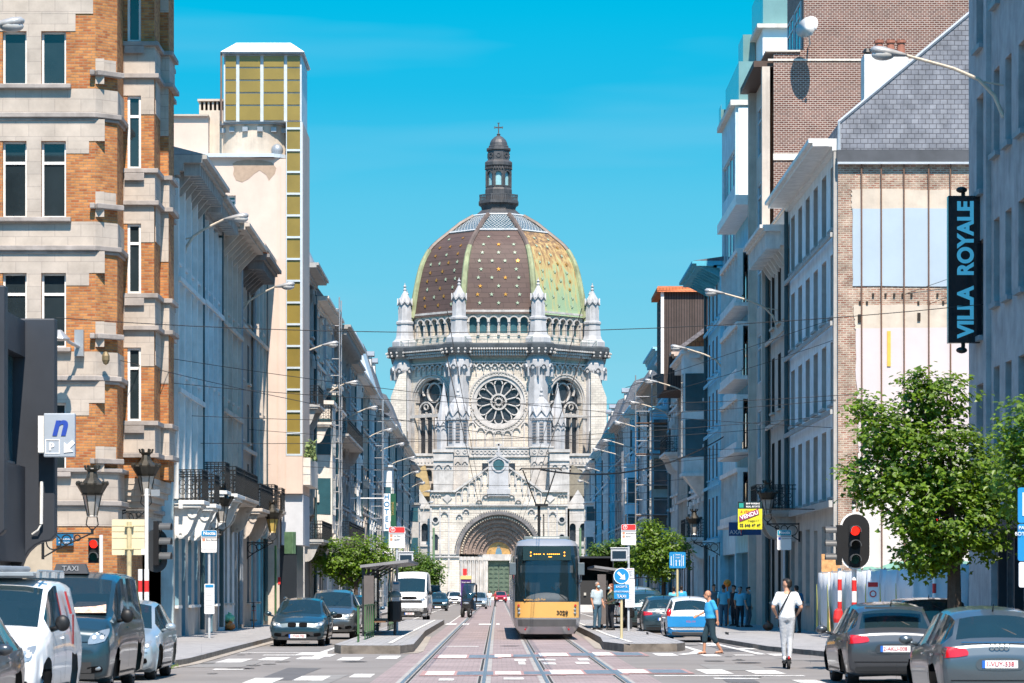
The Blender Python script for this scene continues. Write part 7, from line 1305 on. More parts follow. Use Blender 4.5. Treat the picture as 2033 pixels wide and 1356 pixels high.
def tree(lab, base, lumps, nleaf, size, seed, mt=lf, zt=1.6, tr=.12, Y=None, dens=.75):
    r = random.Random(seed); T = thing('tree', lab, 'tree', base, 0, 'street trees with clipped crowns'); Y = base[1]; cs = []
    for px, py, rp in lumps: p = W(px, py, Y); rr_ = rp*Y/FPX; cs.append((Vector((p.x, Y+r.uniform(-.7, .7)*rr_*1.2, p.z)), rr_))
    tot = sum(c[1]**2 for c in cs); m = MB(); tg_ = []
    for c, R_ in cs:
        n = int(nleaf*R_*R_/tot)
        # twigs: leaf clusters
        for _ in range(max(1, n//14)):
            v = Vector((r.gauss(0, 1), r.gauss(0, 1), r.gauss(0, 1))).normalized(); q = c+v*R_*(dens+.45*r.random()*r.random()+.1*r.random()-.25*(r.random()<.35)*r.random())*1.0
            for _ in range(14):
                o = q+Vector((r.gauss(0, 1), r.gauss(0, 1), r.gauss(0, .55)))*size*1.15; s_ = size*r.uniform(.6, 1.15)
                nz_ = (Vector((r.gauss(0, .5), r.gauss(0, .5)-.25, 1))+v*.6).normalized(); a = nz_.orthogonal().normalized(); a = Matrix.Rotation(r.uniform(0, 6.28), 3, nz_) @ a; b_ = nz_.cross(a)
                m.add([o-a*s_*.5, o-a*s_*.15+b_*s_*.5-nz_*s_*.12, o+a*s_*.1+b_*s_*.22, o+a*s_*.6-nz_*s_*.1, o+a*s_*.1-b_*s_*.22, o-a*s_*.15-b_*s_*.5-nz_*s_*.12], [(0, 1, 2, 3, 4, 5)])
    m.build('crown', mt, T, recalc=False)
    m = MB(); b = Vector(base); cen = sum((c for c, _ in cs), Vector())/len(cs); top = Vector((b.x+.05, Y, zt)); m.tube([b, b+(top-b)*.5+Vector((.03, 0, 0)), top], [tr*1.15, tr, tr*.9], 8)
    for c, R_ in cs: mid = top+(c-top)*.5+Vector((0, 0, -.1*R_)); m.tube([top-Vector((0, 0, .1)), mid, c], [tr*.55, tr*.35, tr*.12], 5)
    m.build('trunk', bark, T)
tree('large leafy maple with an uneven crown before the party wall at the right', (9.55, 63.5, .1), ((1745, 850, 52), (1800, 905, 78), (1870, 915, 92), (1945, 945, 62), (1715, 945, 38), (1822, 770, 32), (1875, 785, 44), (1835, 800, 40), (1802, 990, 68), (1880, 1020, 82), (1955, 1040, 60), (1845, 1090, 60), (1722, 980, 24), (1710, 810, 26), (1985, 990, 35), (1818, 1105, 30)), 15500, .135, 3, zt=WZ(1110, 63.5), tr=.15)
tree('blurred maple branches reaching in from the right edge, nearest tree', (9.75, 52.5, .14), ((2035, 850, 60), (2060, 930, 80), (2000, 905, 34), (2090, 860, 80), (2010, 960, 34), (2110, 950, 90), (2040, 1000, 40)), 5000, .12, 8, zt=2.2, tr=.13)
tree('clipped maple over the parked suv left of the tram shelter', (-8.0, 170, .13), ((660, 1105, 34), (700, 1100, 38), (745, 1100, 34), (675, 1125, 34), (725, 1125, 36), (700, 1140, 26), (765, 1105, 22), (645, 1120, 20)), 6500, .19, 5, zt=2.2, tr=.12)
tree('clipped maple behind the high roofed white van', (-7.9, 300, .13), ((810, 1125, 22), (835, 1115, 24), (858, 1130, 22), (840, 1140, 24), (815, 1148, 18), (865, 1148, 14)), 4500, .26, 6, lf2, zt=2.4, tr=.14)
tree('young maple above the row of cars right of the tram stop sign', (8.6, 157, .13), ((1300, 1075, 30), (1335, 1082, 30), (1287, 1055, 20), (1310, 1105, 36), (1275, 1090, 24), (1345, 1105, 24), (1315, 1130, 26), (1285, 1115, 28), (1285, 1040, 11)), 6500, .17, 7, zt=2.5, tr=.12)
tree('maple whose crown spreads behind the right tram shelter', (8.5, 205, .13), ((1190, 1100, 18), (1215, 1095, 20), (1240, 1095, 22), (1225, 1115, 24), (1255, 1115, 22), (1200, 1118, 16)), 4500, .22, 9, lf2, zt=2.6, tr=.12)
# ================================================================ poles, signs, lights
def pole(T, x, y, z0, z1, r_, m_=galv, nm='pole'): m = MB(); m.tube([(x, y, z0), (x, y, z1)], r_, 10); return m.build(nm, m_, T)
red = M('sign_red', (.6, .03, .03), .5, 0, 0); sb = M('sign_blue', (.015, .22, .48), .4, 0, 0); stl = M('sign_teal', (.02, .30, .42), .4, 0, 0); btx = M('dark_text', (.03, .03, .035), .6, 0, 0); bei = M('beige_paint', (.50, .43, .25), .6, 0, .1, 3); tgy = M('text_grey', (.42, .46, .5), .5, 0, 0)
def rp(a, c, zz0, zz1, y, m, r_=.05, d=.04):   # rounded plate
    pts = []
    for (cx_, cz_, a0) in ((c-r_, zz1-r_, 0), (a+r_, zz1-r_, PI/2), (a+r_, zz0+r_, PI), (c-r_, zz0+r_, 1.5*PI)): pts += [(cx_+r_*math.cos(a0+PI/2*i/4), y, cz_+r_*math.sin(a0+PI/2*i/4)) for i in range(5)]
    m.prism(pts, (0, d, 0))
def flag(lab, px, pyt, pyb, Y, wpx, hc, letter, lines, z0=.22, boards=(), shade=False):
    x = WX(px, Y); a, c = WX(px-wpx/2, Y), WX(px+wpx/2, Y); z1, z2 = WZ(pyb, Y), WZ(pyt, Y); T = thing('stop_sign', lab, 'sign', (x, Y, z0)); pole(T, x+.0, Y+.06, z0, z1+.1, .045, M('pole_grey_blue', (.42, .46, .5), .4))
    m = MB(); rp(a, c, z1, z2, Y-.02, m); pl = m.build('panel', M('panel_white', (.78, .78, .78), .4, 0, 0), T); hz = z2-(z2-z1)*.27; m = MB(); rp(a+.01, c-.01, hz, z2-.01, Y-.026, m, .04, .006); sub(pl, m.build('header', hc, T)); m = MB(); m.box(a+.01, c-.01, Y-.025, Y-.02, hz-.09*(z2-z1), hz-.003); sub(pl, m.build('name_strip', M('strip_grey', (.35, .36, .38), .5, 0, 0), T))
    if letter == 'T': m = MB(); G = front(a+.14, Y-.026); m.ring(G, 0, (hz+z2)/2, .065, .08, 0, .006, n=16); sub(pl, m.build('ring_mark', swh, T)); text('T', .11, swh, T, (a+.14-x, -.034, (hz+z2)/2-z0), bold=.004)
    else: text(letter, .15, swh, T, (a+.27-x, -.034, (hz+z2)/2-z0+.0), bold=.004)
    for i, (tx, col_) in enumerate(lines):
        zz = hz-.16*(z2-z1)-i*.12; m = MB(); m.box(a+.04, a+.13, Y-.024, Y-.02, zz-.045, zz+.045); sub(pl, m.build('line_badge', col_, T)); text(tx, .065, btx, T, (a+.16-x, -.03, zz-z0), align='LEFT')
    for (bx0, bx1, by0, by1, hm) in boards:
        m = MB(); rp(WX(bx0, Y), WX(bx1, Y), WZ(by1, Y), WZ(by0, Y), Y-.06, m, .03); b = m.build('timetable_board', M('board_white', (.66, .68, .7), .4, 0, 0), T); m = MB(); hh = (by1-by0); m.box(WX(bx0+2, Y), WX(bx1-2, Y), Y-.066, Y-.06, WZ(by0+hh*.12, Y), WZ(by0+2, Y)); sub(b, m.build('board_header', hm, T)); m = MB()
        for j in range(7): m.box(WX(bx0+3, Y), WX(bx1-4-(j*7 % 5), Y), Y-.064, Y-.06, WZ(by0+hh*(.3+j*.08)+1, Y), WZ(by0+hh*(.3+j*.08), Y))
        sub(b, m.build('timetable_print', M('print_grey', (.4, .42, .45), .6, 0, 0), T))
    return T, x
orb = M('badge_salmon', (.7, .25, .16), .5, 0, 0)
flag('red headed tram stop flag with two route lines on the left platform', 788, 1046, 1088, 104, 32, red, 'T', (('Van Oost', orb), ('Legrand', orb)), boards=((779, 794, 1154, 1206, sb),))
flag('red headed tram stop flag with route lines on the right platform', 1248, 1041, 1082, 110.5, 29, red, 'T', (('Schaerbeek Station', orb), ('Stadion', orb)), boards=((1240, 1259, 1128, 1148, red), (1241, 1260, 1149, 1206, swh)))
flag('blue headed night bus flag with map board on the left pavement', 415, 1053, 1097, 99.5, 31, sb, 'Noctis', (('Gare Centrale', orb),), z0=.13, boards=((406, 426, 1159, 1219, sb),))
flag('blue headed night bus flag in the shade of the right house fronts', 1557, 1052, 1092, 113.5, 28, stl, 'Noctis', (('Gemeente Huis', nb),), z0=.13)
def screen(lab, px, py0, py1, w_, Y, xp):
    a, c = WX(px-w_/2, Y), WX(px+w_/2, Y); T = thing('information_screen', lab, 'screen', ((a+c)/2, Y, WZ(py1, Y))); m = MB(); m.box(a, c, Y-.12, Y+.05, WZ(py1, Y), WZ(py0, Y)); m.box(a-.03, c+.03, Y-.15, Y+.08, WZ(py0, Y), WZ(py0-2, Y)); m.box(min(c, xp), max(c, xp)+.02, Y-.03, Y+.03, WZ(py1-8, Y), WZ(py1-12, Y)); o = m.build('housing', M('housing_grey', (.45, .47, .5), .4), T, bevel=.015); m = MB(); m.box(a+.05, c-.05, Y-.13, Y-.12, WZ(py1-5, Y), WZ(py0+5, Y)); sub(o, m.build('display', M('display_dark', (.015, .03, .05), .15, 0, 0), T))
screen('dark information screen over the left tram shelter', 806, 1097, 1118, 29, 103.8, WX(788, 104)); screen('dark information screen on the right tram stop pole', 1229, 1089, 1114, 33, 110.3, WX(1248, 110.5))
def shelter(lab, x0, x1, y0, y1, zr, tilt):
    T = thing('tram_shelter', lab, 'shelter', ((x0+x1)/2, (y0+y1)/2, .22)); m = MB(); xa, xb = (x0, x1); m.hexa([(xa-.1, y0, zr), (xb+.1, y0, zr+tilt), (xb+.1, y1, zr+tilt), (xa-.1, y1, zr), (xa-.1, y0, zr+.09), (xb+.1, y0, zr+tilt+.09), (xb+.1, y1, zr+tilt+.09), (xa-.1, y1, zr+.09)]); m.build('roof', M('shelter_grey', (.22, .22, .23), .5), T)
    xs_ = xa if tilt > 0 else xb
    for i in range(4): y = y0+.3+(y1-y0-.6)*i/3; m = MB(); m.box(xs_-.05, xs_+.05, y-.05, y+.05, .22, zr+.02); m.tube([(xs_, y, zr-.3), ((xa+xb)/2, y, zr+tilt/2)], .025, 5); m.build('post', darkm, T)
    m = MB(); m.box(xs_-.01, xs_+.01, y0+.35, y1-.35, .5, zr-.3); m.build('glass_panel', Glass('shelter_glass', (.06, .09, .1), .08), T); m = MB(); m.box(min(xs_, (xa+xb)/2), max(xs_, (xa+xb)/2), y0+1.2, y1-1.5, .65, .7); m.build('bench', wood, T)
    m = MB(); m.box(min(xa, xb)+.02, min(xa, xb)+.34, y0+.02, y0+.08, .4, zr-.25); m.build('end_panel', M('bronze_grey_panel', (.12, .105, .10), .5), T)
shelter('glass tram shelter with tilted grey roof on the left platform', -4.3, -2.95, 97, 109, 2.42, .18); shelter('tram shelter with tilted roof behind the waiting people', 3.8, 5.1, 115, 124, 2.55, -.2)
for i, (x, y, zz, lab) in enumerate(((-3.35, 98.8, .22, 'black litter bin on the left tram platform'), (4.9, 112.5, .22, 'dark litter bin behind the blue arrow sign'))):
    T = thing('litter_bin', lab, 'bin', (x, y, zz)); m = MB(); m.lathe([(.19, zz+.45), (.22, zz+.5), (.22, zz+1.1), (.2, zz+1.12)], x, y, 14); m.build('body', blackm, T); m = MB(); m.lathe([(.24, zz+1.25), (.2, zz+1.38), (.08, zz+1.45), (.01, zz+1.47)], x, y, 14); m.build('lid', M('bin_lid', (.16, .2, .19), .5), T, smooth=True); m = MB(); m.tube([(x, y, zz), (x, y, zz+.5)], .04, 6); m.tube([(x-.2, y, zz+1.1), (x-.2, y, zz+1.28)], .015, 4); m.tube([(x+.2, y, zz+1.1), (x+.2, y, zz+1.28)], .015, 4); m.build('post', blackm, T)
grn = M('green_rail_paint', (.05, .12, .045), .5)
for i, (x, ya, yb) in enumerate(((-3.97, 86.2, 86.7), (-3.95, 90.4, 96.4), (-3.97, 110, 119))):
    m = MB(); n = max(2, int((yb-ya)/1.4)); [m.box(x-.02, x+.02, ya+(yb-ya)*j/n-.02, ya+(yb-ya)*j/n+.02, .22, 1.25) for j in range(n+1)]; [m.box(x-.025, x+.025, ya-.02, yb+.02, z, z+.05) for z in (.4, 1.22)]; tag(m.build('guard_rail', grn), 'green guard rail on the left platform, %s section from us' % ordn[i], 'railing', 'green guard rails')
# signs on poles
Y = 92; x = WX(1234, Y); T = thing('direction_sign', 'round blue arrow sign above a blue TAXI plate on a beige pole', 'sign', (x, Y, .22)); pole(T, x, Y+.05, .22, WZ(1130, Y), .042, bei); G = front(x, Y); m = MB(); m.disc(G, 0, WZ(1143.5, Y), .235, 0, .02, 28); o = m.build('round_plate', sb, T); m = MB(); m.ring(G, 0, WZ(1143.5, Y), .225, .245, .02, .025, n=28); q = WZ(1143.5, Y)
rot_ = lambda a, b_: (x+(a*.707+b_*.707), Y-.032, q+(-a*.707+b_*.707)); m.prism([rot_(-.16, .035), rot_(.02, .035), rot_(.02, .11), rot_(.16, 0), rot_(.02, -.11), rot_(.02, -.035), rot_(-.16, -.035)], (0, .008, 0)); sub(o, m.build('white_arrow', swh, T))
m = MB(); rp(x-.23, x+.23, WZ(1189, Y), WZ(1160, Y), Y-.02, m, .03); m.build('plate', sb, T); [text(t_, s2, swh, T, (0, -.035, WZ(py, Y)-.22)) for t_, s2, py in (('EXCEPTE', .085, 1165), ('UITGEZONDERD', .062, 1174.5), ('TAXI', .13, 1184))]
Y = 115; x = WX(1345, Y); T = thing('lane_sign', 'blue TRAM and TAXI lane sign on a thin beige pole', 'sign', (x, Y, 0)); pole(T, x, Y+.05, 0, WZ(1128, Y), .045, bei); m = MB(); rp(x-.31, x+.31, WZ(1128, Y), WZ(1096, Y), Y-.02, m, .04); m.build('plate', sb, T); zc_ = WZ(1112, Y); m = MB()
for xx, up_ in ((-.24, 0), (-.05, 1), (.08, 1), (.22, 1)): m.box(x+xx-.012, x+xx+.012, Y-.026, Y-.02, zc_-.22+(0 if up_ else .05), zc_+(-.02 if abs(xx) < .1 else .15)); zt = zc_+(.0 if abs(xx) < .1 else .17) if up_ else zc_-.2; s2 = 1 if up_ else -1; m.prism([(x+xx-.035, Y-.026, zt-.05*s2), (x+xx+.035, Y-.026, zt-.05*s2), (x+xx, Y-.026, zt+.02*s2)], (0, .006, 0))
for xx in (-.15, .15): m.box(x+xx-.006, x+xx+.006, Y-.026, Y-.02, zc_-.24, zc_+.22)
m.build('lane_arrows', swh, T); text('TRAM', .075, swh, T, (0, -.03, zc_+.2)); text('TAXI', .075, swh, T, (0, -.03, zc_+.09))
Y = 76; x = WX(257, Y); T = thing('road_sign_back', 'beige back of a large road sign with stickers', 'sign', (x, Y, .13)); pole(T, x, Y-.06, .13, WZ(1036, Y), .06, bei); m = MB(); rp(WX(222, Y), WX(293, Y), WZ(1102, Y), WZ(1031, Y), Y, m, .03, .03); o = m.build('plate', M('beige_plate', (.62, .55, .38), .6, 0, .06), T); m = MB(); [m.box(WX(223, Y), WX(292, Y), Y-.008, Y, WZ(py+.5, Y), WZ(py-.5, Y)) for py in (1044, 1055, 1068, 1090)]; [m.box(x-.11, x+.11, Y-.13, Y, WZ(py+1, Y), WZ(py-1, Y)) for py in (1045, 1090)]; sub(o, m.build('ribs', bei, T)); m = MB(); m.box(WX(281, Y), WX(291, Y), Y-.012, Y, WZ(1101, Y), WZ(1090, Y)); sub(o, m.build('sticker', swh, T))
def head(T, x, y, z, d, n=3, hood=.16, lit=None, colr=None, s_=1.0):   # traffic signal facing direction angle d (0 = camera)
    c, q = math.sin(d), -math.cos(d); G = Fac(x, y, (-q, c), (c, q)); m = MB(); m.fb(G, -.13*s_, .13*s_, z, z+.3*n*s_, -.12, .0); o = m.build('signal_housing', blackm, T)
    for i in range(n):
        zc_ = z+(.15+.3*i)*s_; k = MB(); k.disc(G, 0, zc_, .095*s_, .0, .012, 16); mt = M('signal_red_lit', (1, .02, .01), .4, 0, 0, emit=1.1) if (lit == i) else M('signal_dark_lens', (.02, .02, .02), .2, 0, 0) if i != 0 else M('signal_green_off', (.01, .06, .05), .2, 0, 0); sub(o, k.build('lens', mt, T)); k = MB(); k.ring(G, 0, zc_, .1*s_, .115*s_, 0, hood*s_, -.25, PI+.25, 12); sub(o, k.build('visor', M('visor_grey', (.07, .075, .08), .5), T))
def stripes(T, x, y, z0, z1, r_=.055, n=None):
    n = n or int((z1-z0)/.24); m = MB()
    for i in range(n): m.k = i % 2; a = z0+(z1-z0)*i/n; m.tube([(x, y, a), (x, y, a+(z1-z0)/n)], r_, 10)
    m.build('striped_post', [red, swh], T)
Y = 71; x = WX(1697, Y); T = thing('traffic_light', 'red traffic light on a large black oval board with white rim', 'traffic light', (x, Y, .13)); stripes(T, x, Y+.12, .13, WZ(1130, Y), .06); pole(T, x, Y+.12, WZ(1130, Y), WZ(998, Y), .045, white)
def oval(m, cx_, z0, z1, w_, y, d): r_ = w_/2; m.prism([(cx_+r_*math.cos(a), y, z1-r_+r_*math.sin(a)) for a in [PI*i/12 for i in range(13)]]+[(cx_+r_*math.cos(a), y, z0+r_+r_*math.sin(a)) for a in [PI+PI*i/12 for i in range(13)]], (0, d, 0))
m = MB(); oval(m, x+.02, WZ(1131, Y), WZ(1017, Y), .74, Y-.02, .03); m.build('white_rim', swh, T); m = MB(); oval(m, x+.02, WZ(1127.5, Y), WZ(1020.5, Y), .65, Y-.035, .015); m.build('backing_board', blackm, T); head(T, x, Y-.06, WZ(1125, Y), 0, 3, .2, 2, s_=1.12); head(T, x-.42, Y+.1, WZ(1122, Y), -PI/2, 3, .25, s_=1.05)
m = MB(); m.ell((x, Y+.12, WZ(997, Y)), (.06, .06, .07), 8, 6); m.build('camera', blackm, T)
m = MB(); m.tube([(WX(1668, Y), Y+.1, .13), (WX(1668, Y), Y+.1, WZ(1125, Y))], .05, 10); T2 = thing('traffic_light_post', 'second striped red and white post left of the oval traffic light', 'post', (WX(1668, Y), Y+.1, .13)); stripes(T2, WX(1668, Y), Y+.1, .13, WZ(1128, Y), .05); m = MB(); m.lathe([(.11, .0), (.13, .1), (.1, .28), (.05, .33)], WX(1664, Y), Y-.05, 12, cz=WZ(1232, Y)-.05); m.build('push_button', red, T2)
Y = 78; x = WX(1855, Y); T = thing('traffic_light', 'traffic light half hidden behind the tree trunk with red lamp', 'traffic light', (x, Y, .13)); stripes(T, x, Y, .13, WZ(1120, Y), .05); pole(T, x, Y, WZ(1120, Y), WZ(1050, Y), .04); head(T, x, Y-.08, WZ(1088, Y), 0, 3, .15, 2, s_=.9); head(T, x+.35, Y, WZ(1122, Y), PI/2, 3, .2)
Y = 70; x = WX(200, Y); T = thing('pedestrian_light', 'red pedestrian signal on a white post in front of the brick wall', 'traffic light', (x, Y, .13)); pole(T, x, Y+.05, .13, WZ(1062, Y), .045, white); head(T, WX(186, Y), Y, WZ(1118, Y), 0, 2, .15, 1, s_=.98)
Y = 68; x = WX(291, Y); T = thing('traffic_light', 'traffic light seen from the side on a red and white post at the left corner', 'traffic light', (x, Y, .13)); stripes(T, x, Y, .13, WZ(1130, Y), .055); pole(T, x-.0, Y, WZ(1130, Y), WZ(970, Y), .045, white); head(T, x+.3, Y+.05, WZ(1122, Y), PI*.45, 3, .24, s_=1.1); m = MB(); oval(m, x+.2, WZ(1136, Y), WZ(1050, Y), .5, Y+.12, .03); m.build('backing_board', darkm, T); stripes(T, x-.12, Y-.2, .13, WZ(1130, Y), .05); m = MB(); m.box(x+.1, x+.3, Y-.02, Y+.02, WZ(985, Y), WZ(972, Y)); m.build('detector', galv, T)
T = thing('street_name_sign', 'blue enamel street name plate on the orange brick wall', 'sign', (WX(131, 86.9), 86.9, WZ(1072, 87))); m = MB(); m.box(WX(112, 86.9), WX(146, 86.9), 86.86, 86.97, WZ(1083, 87), WZ(1060, 87)); m.build('plate', M('enamel_blue', (.015, .12, .25), .3, 0, 0), T); text('RUE DU BOUILLON', .062, swh, T, (0, -.05, .02), sx=.75); text('BOUILLON STRAAT', .062, swh, T, (0, -.05, -.08), sx=.75)
# shop signs
Y = 109.5; T = thing('for_sale_board', 'yellow VENDU estate board with black header on the right house fronts', 'sign', (WX(1489, Y), Y, WZ(1050, Y))); a, c = WX(1465, Y), WX(1513, Y); m = MB(); m.box(a, c, Y-.03, Y+.03, WZ(1051, Y), WZ(1010, Y)); o = m.build('yellow_panel', M('sign_yellow', (.72, .66, .03), .5, 0, 0), T); m = MB(); m.box(a-.0, c, Y-.035, Y+.03, WZ(1010, Y), WZ(996, Y)); sub(o, m.build('black_header', M('header_black', (.01, .03, .035), .4, 0, 0), T)); tx = lambda s0_, sz, m_, dx, py, **k: text(s0_, sz, m_, T, (dx, -.05, WZ(py, Y)-T.location.z), **k); tx('BNP PARIBAS', .085, swh, .1, 1000, bold=.002); tx('REAL ESTATE', .085, swh, .1, 1006, bold=.002); tx('02 646 49 49', .15, btx, 0, 1043, bold=.004, sx=.95); tx('A VENDRE', .13, red, -.05, 1016); tx('3 etages + 7', .08, btx, .12, 1034)
m = MB(); qz = WZ(1023, Y); m.prism([(WX(1468, Y), Y-.055, WZ(1036, Y)), (WX(1507, Y), Y-.055, WZ(1021, Y)), (WX(1505, Y), Y-.055, WZ(1010, Y)), (WX(1467, Y), Y-.055, WZ(1025, Y))], (0, .01, 0)); sub(o, m.build('red_band', M('band_purple_red', (.28, .03, .12), .5, 0, 0), T)); text('VENDU', .2, swh, T, (-.03, -.065, WZ(1023, Y)-T.location.z), rot=(R(90), R(-19), 0), bold=.005); m = MB(); m.box(c, 11.8, Y-.01, Y+.01, WZ(1012, Y), WZ(1010, Y)); m.build('bracket', iron, T); m = MB(); m.box(a+.04, a+.2, Y-.04, Y-.03, WZ(1008, Y), WZ(999, Y)); m.build('green_badge', M('badge_green', (.02, .3, .25), .5, 0, 0), T)
Y = 132; T = thing('insurance_sign', 'dark blue insurance sign projecting below the yellow sale board', 'sign', (WX(1460, Y), Y, WZ(1050, Y))); m = MB(); m.box(WX(1447, Y), WX(1475, Y), Y-.04, Y+.06, WZ(1064, Y), WZ(1037, Y)); m.build('panel', M('insurance_blue', (.012, .07, .2), .4, 0, 0), T); m = MB(); m.box(WX(1475, Y), 11.85, Y+.2, Y+.3, WZ(1062, Y), WZ(1050, Y)); m.build('fascia', M('insurance_blue', (.012, .07, .2)), T); text('AXA', .25, tgy, T, (0, -.06, WZ(1057, Y)-T.location.z), bold=.004); m = MB(); m.box(WX(1470, Y), WX(1472, Y), Y-.06, Y-.04, WZ(1062, Y), WZ(1040, Y)); m.build('red_stroke', red, T)
T = thing('hotel_sign', 'white vertical sign lettered HOTEL in blue down the left row', 'sign', (WX(768, 215), 215, WZ(1015, 215))); Y = 215; m = MB(); m.box(WX(762, Y), WX(775, Y), Y-.1, Y+.1, WZ(1054, Y), WZ(980, Y)); m.box(-10.7, WX(762, Y), Y-.03, Y+.03, WZ(990, Y), WZ(988, Y)); m.build('panel', swh, T)
for i, ch_ in enumerate('HOTEL'): text(ch_, .52, M('hotel_blue', (.02, .2, .4), .5, 0, 0), T, (0, -.12, WZ(987+i*14.6, Y)-T.location.z), bold=.01)
Y = 232; T = thing('green_sign', 'narrow dark green sign with gold letters behind the hotel sign', 'sign', (WX(780, Y), Y, WZ(1010, Y))); m = MB(); m.box(WX(776, Y), WX(786, Y), Y-.08, Y+.08, WZ(1045, Y), WZ(980, Y)); m.box(-10.7, WX(776, Y), Y-.03, Y+.03, WZ(990, Y), WZ(988, Y)); m.build('panel', M('dark_green', (.02, .09, .05), .4, 0, 0), T); text('TAVERNE', .25, M('dull_gold', (.4, .32, .1), .5, 0, 0), T, (0, -.1, 0), rot=(R(90), R(-90), 0))
Y = 134; T = thing('advert_box', 'green edged advertising box on a green pole beside the cream tower', 'sign', (WX(577, Y), Y, .13)); m = MB(); m.hexa([(WX(564, Y), Y, WZ(1100, Y)), (WX(582, Y), Y-.3, WZ(1100, Y)), (WX(588, Y), Y, WZ(1100, Y)), (WX(572, Y), Y+.3, WZ(1100, Y)), (WX(564, Y), Y, WZ(1056, Y)), (WX(582, Y), Y-.3, WZ(1056, Y)), (WX(588, Y), Y, WZ(1056, Y)), (WX(572, Y), Y+.3, WZ(1056, Y))]); m.build('panel', M('advert_green', (.10, .18, .10), .4, 0, .3, 3), T, bevel=.02); pole(T, WX(547, Y), Y, .13, WZ(1083, Y), .05, grn)
Y = 49; x = WX(2040, Y); T = thing('parking_information_sign', 'tall blue parking information sign cut by the right edge', 'sign', (x, Y, .14)); m = MB(); [rp(WX(2021, Y), WX(2075, Y), WZ(b_, Y), WZ(a, Y), Y, m, .04) for a, b_ in ((968, 1038), (1040, 1114))]; m.build('plate', sb, T); m = MB(); rp(WX(2023, Y), WX(2073, Y), WZ(1166, Y), WZ(1116, Y), Y, m, .03); m.build('lower_plate', swh, T); m = MB(); m.box(WX(2030, Y), WX(2060, Y), Y-.01, Y, WZ(1024, Y), WZ(978, Y)); m.build('white_field', swh, T); text('BOTANIQUE', .08, swh, T, (.02, -.02, WZ(1060, Y)-.14)); text('PARKING', .08, swh, T, (.02, -.02, WZ(1048, Y)-.14)); pole(T, WX(2050, Y), Y+.08, .14, WZ(968, Y), .05)
Y = 300; x = WX(922, Y)
T = thing('advert_column', 'purple advertising panel with yellow top beyond the scooter', 'sign', (WX(925, 240), 240, .2)); Y = 240; m = MB(); m.box(WX(915, Y), WX(935, Y), Y, Y+.3, .2, WZ(1150, Y)); m.build('panel', M('poster_purple', (.06, .02, .14), .4, 0, .2, 2), T); m = MB(); m.box(WX(914, Y), WX(936, Y), Y-.05, Y+.3, WZ(1150, Y), WZ(1143, Y)); m.build('top_strip', M('pale_yellow', (.6, .5, .22), .5, 0, 0), T); text('Doui doui', .16, swh, T, (0, -.03, WZ(1156, Y)-.2)); m = MB(); m.box(WX(919, Y), WX(927, Y), Y+.1, Y+.15, WZ(1142, Y), WZ(1129, Y)); m.box(WX(922, Y), WX(924, Y), Y+.1, Y+.15, WZ(1150, Y), WZ(1142, Y)); m.build('stop_flag', red, T)
# rubbish
def bag(p, r_, m_, lab, seed):
    q = random.Random(seed); m = MB(); rings = []
    for j in range(9):
        a = -PI/2+PI*j/8; rings.append([(p[0]+r_*(math.cos(a)*math.cos(2*PI*i/14)*(1+q.uniform(-.12, .12))), p[1]+r_*math.cos(a)*math.sin(2*PI*i/14), p[2]+r_*.8+r_*.8*math.sin(a)*(1+q.uniform(-.08, .08))) for i in range(14)])
    m.loft(rings); m.tube([(p[0], p[1], p[2]+r_*1.55), (p[0]+.03, p[1], p[2]+r_*1.8)], [.05, .09], 6); tag(m.build('rubbish_bag', m_), lab, 'rubbish bag', 'rubbish bags')
bag((WX(448, 118), 118, .13), .2, M('bag_orange', (.75, .2, .05), .35, 0, .2, 9), 'orange rubbish bag at the foot of the left house fronts, left one', 1); bag((WX(458, 118), 117.8, .13), .2, MC['bag_orange'], 'orange rubbish bag at the foot of the left house fronts, right one', 2); bag((WX(455, 118), 118, .42), .22, M('bag_green', (.2, .5, .3), .35, 0, .3, 9), 'green rubbish bag lying on top of the orange ones', 3)
bag((WX(1525, 117), 117, .13), .2, M('bag_brown', (.2, .07, .04), .5, 0, .4, 9), 'brown red rubbish bag at the foot of the right house fronts', 4)
m = MB(); p = W(1226, 0, 155); m.lathe([(.2, 0), (.2, .04)], 6.3, 152, 4, R(45), .0); m.lathe([(.14, .04), (.03, .6)], 6.3, 152, 12); tag(m.build('traffic_cone', M('cone_orange', (.8, .2, .04), .5, 0, 0)), 'small orange traffic cone behind the tram stop', 'cone')
T = thing('scaffold_tower', 'thin scaffold ladder tower on the right house fronts', 'scaffold', (WX(1265, 205), 205, 0)); m = MB(); xa, xb = WX(1262, 205), 11.6
for x in (xa, (xa+xb)/2, xb): m.tube([(x, 205, 0), (x, 205, WZ(745, 205))], .045, 5)
for i in range(16): m.tube([(xa, 205, .8+i*1.0), (xb, 205, .8+i*1.0)], .03, 4)
m.build('frame', galv, T); m = MB(); [m.box(xa, xb, 205, 206.2, 2.5+i*2.1, 2.55+i*2.1) for i in range(6)]; m.build('planks', wood, T)
for k, (px0, Y, top) in enumerate(((1237, 245, 895), (640, 182, 590), (748, 250, 790))):
    sd = 1 if px0 < 987 else -1; xw = -10.6 if sd > 0 else 11.8; xa = WX(px0, Y)
    if sd > 0: xa = xw+1.1
    T = thing('scaffold_tower', ('low scaffold frame beside the blue house on the right', 'scaffold mast before the tall dark palace on the left', 'scaffold on the left row before the hotel sign')[k], 'scaffold', (xa, Y, 0)); m = MB()
    for dy in (0, 2.2): [m.tube([(x, Y+dy, 0), (x, Y+dy, WZ(top, Y))], .045, 5) for x in (xa, xw+sd*.15)]
    for i in range(int(WZ(top, Y)/1.0)): m.tube([(xa, Y, .6+i), (xw+sd*.15, Y, .6+i)], .03, 4); m.tube([(xa, Y, .6+i), (xa, Y+2.2, .6+i)], .025, 4)
    m.build('frame', galv, T)
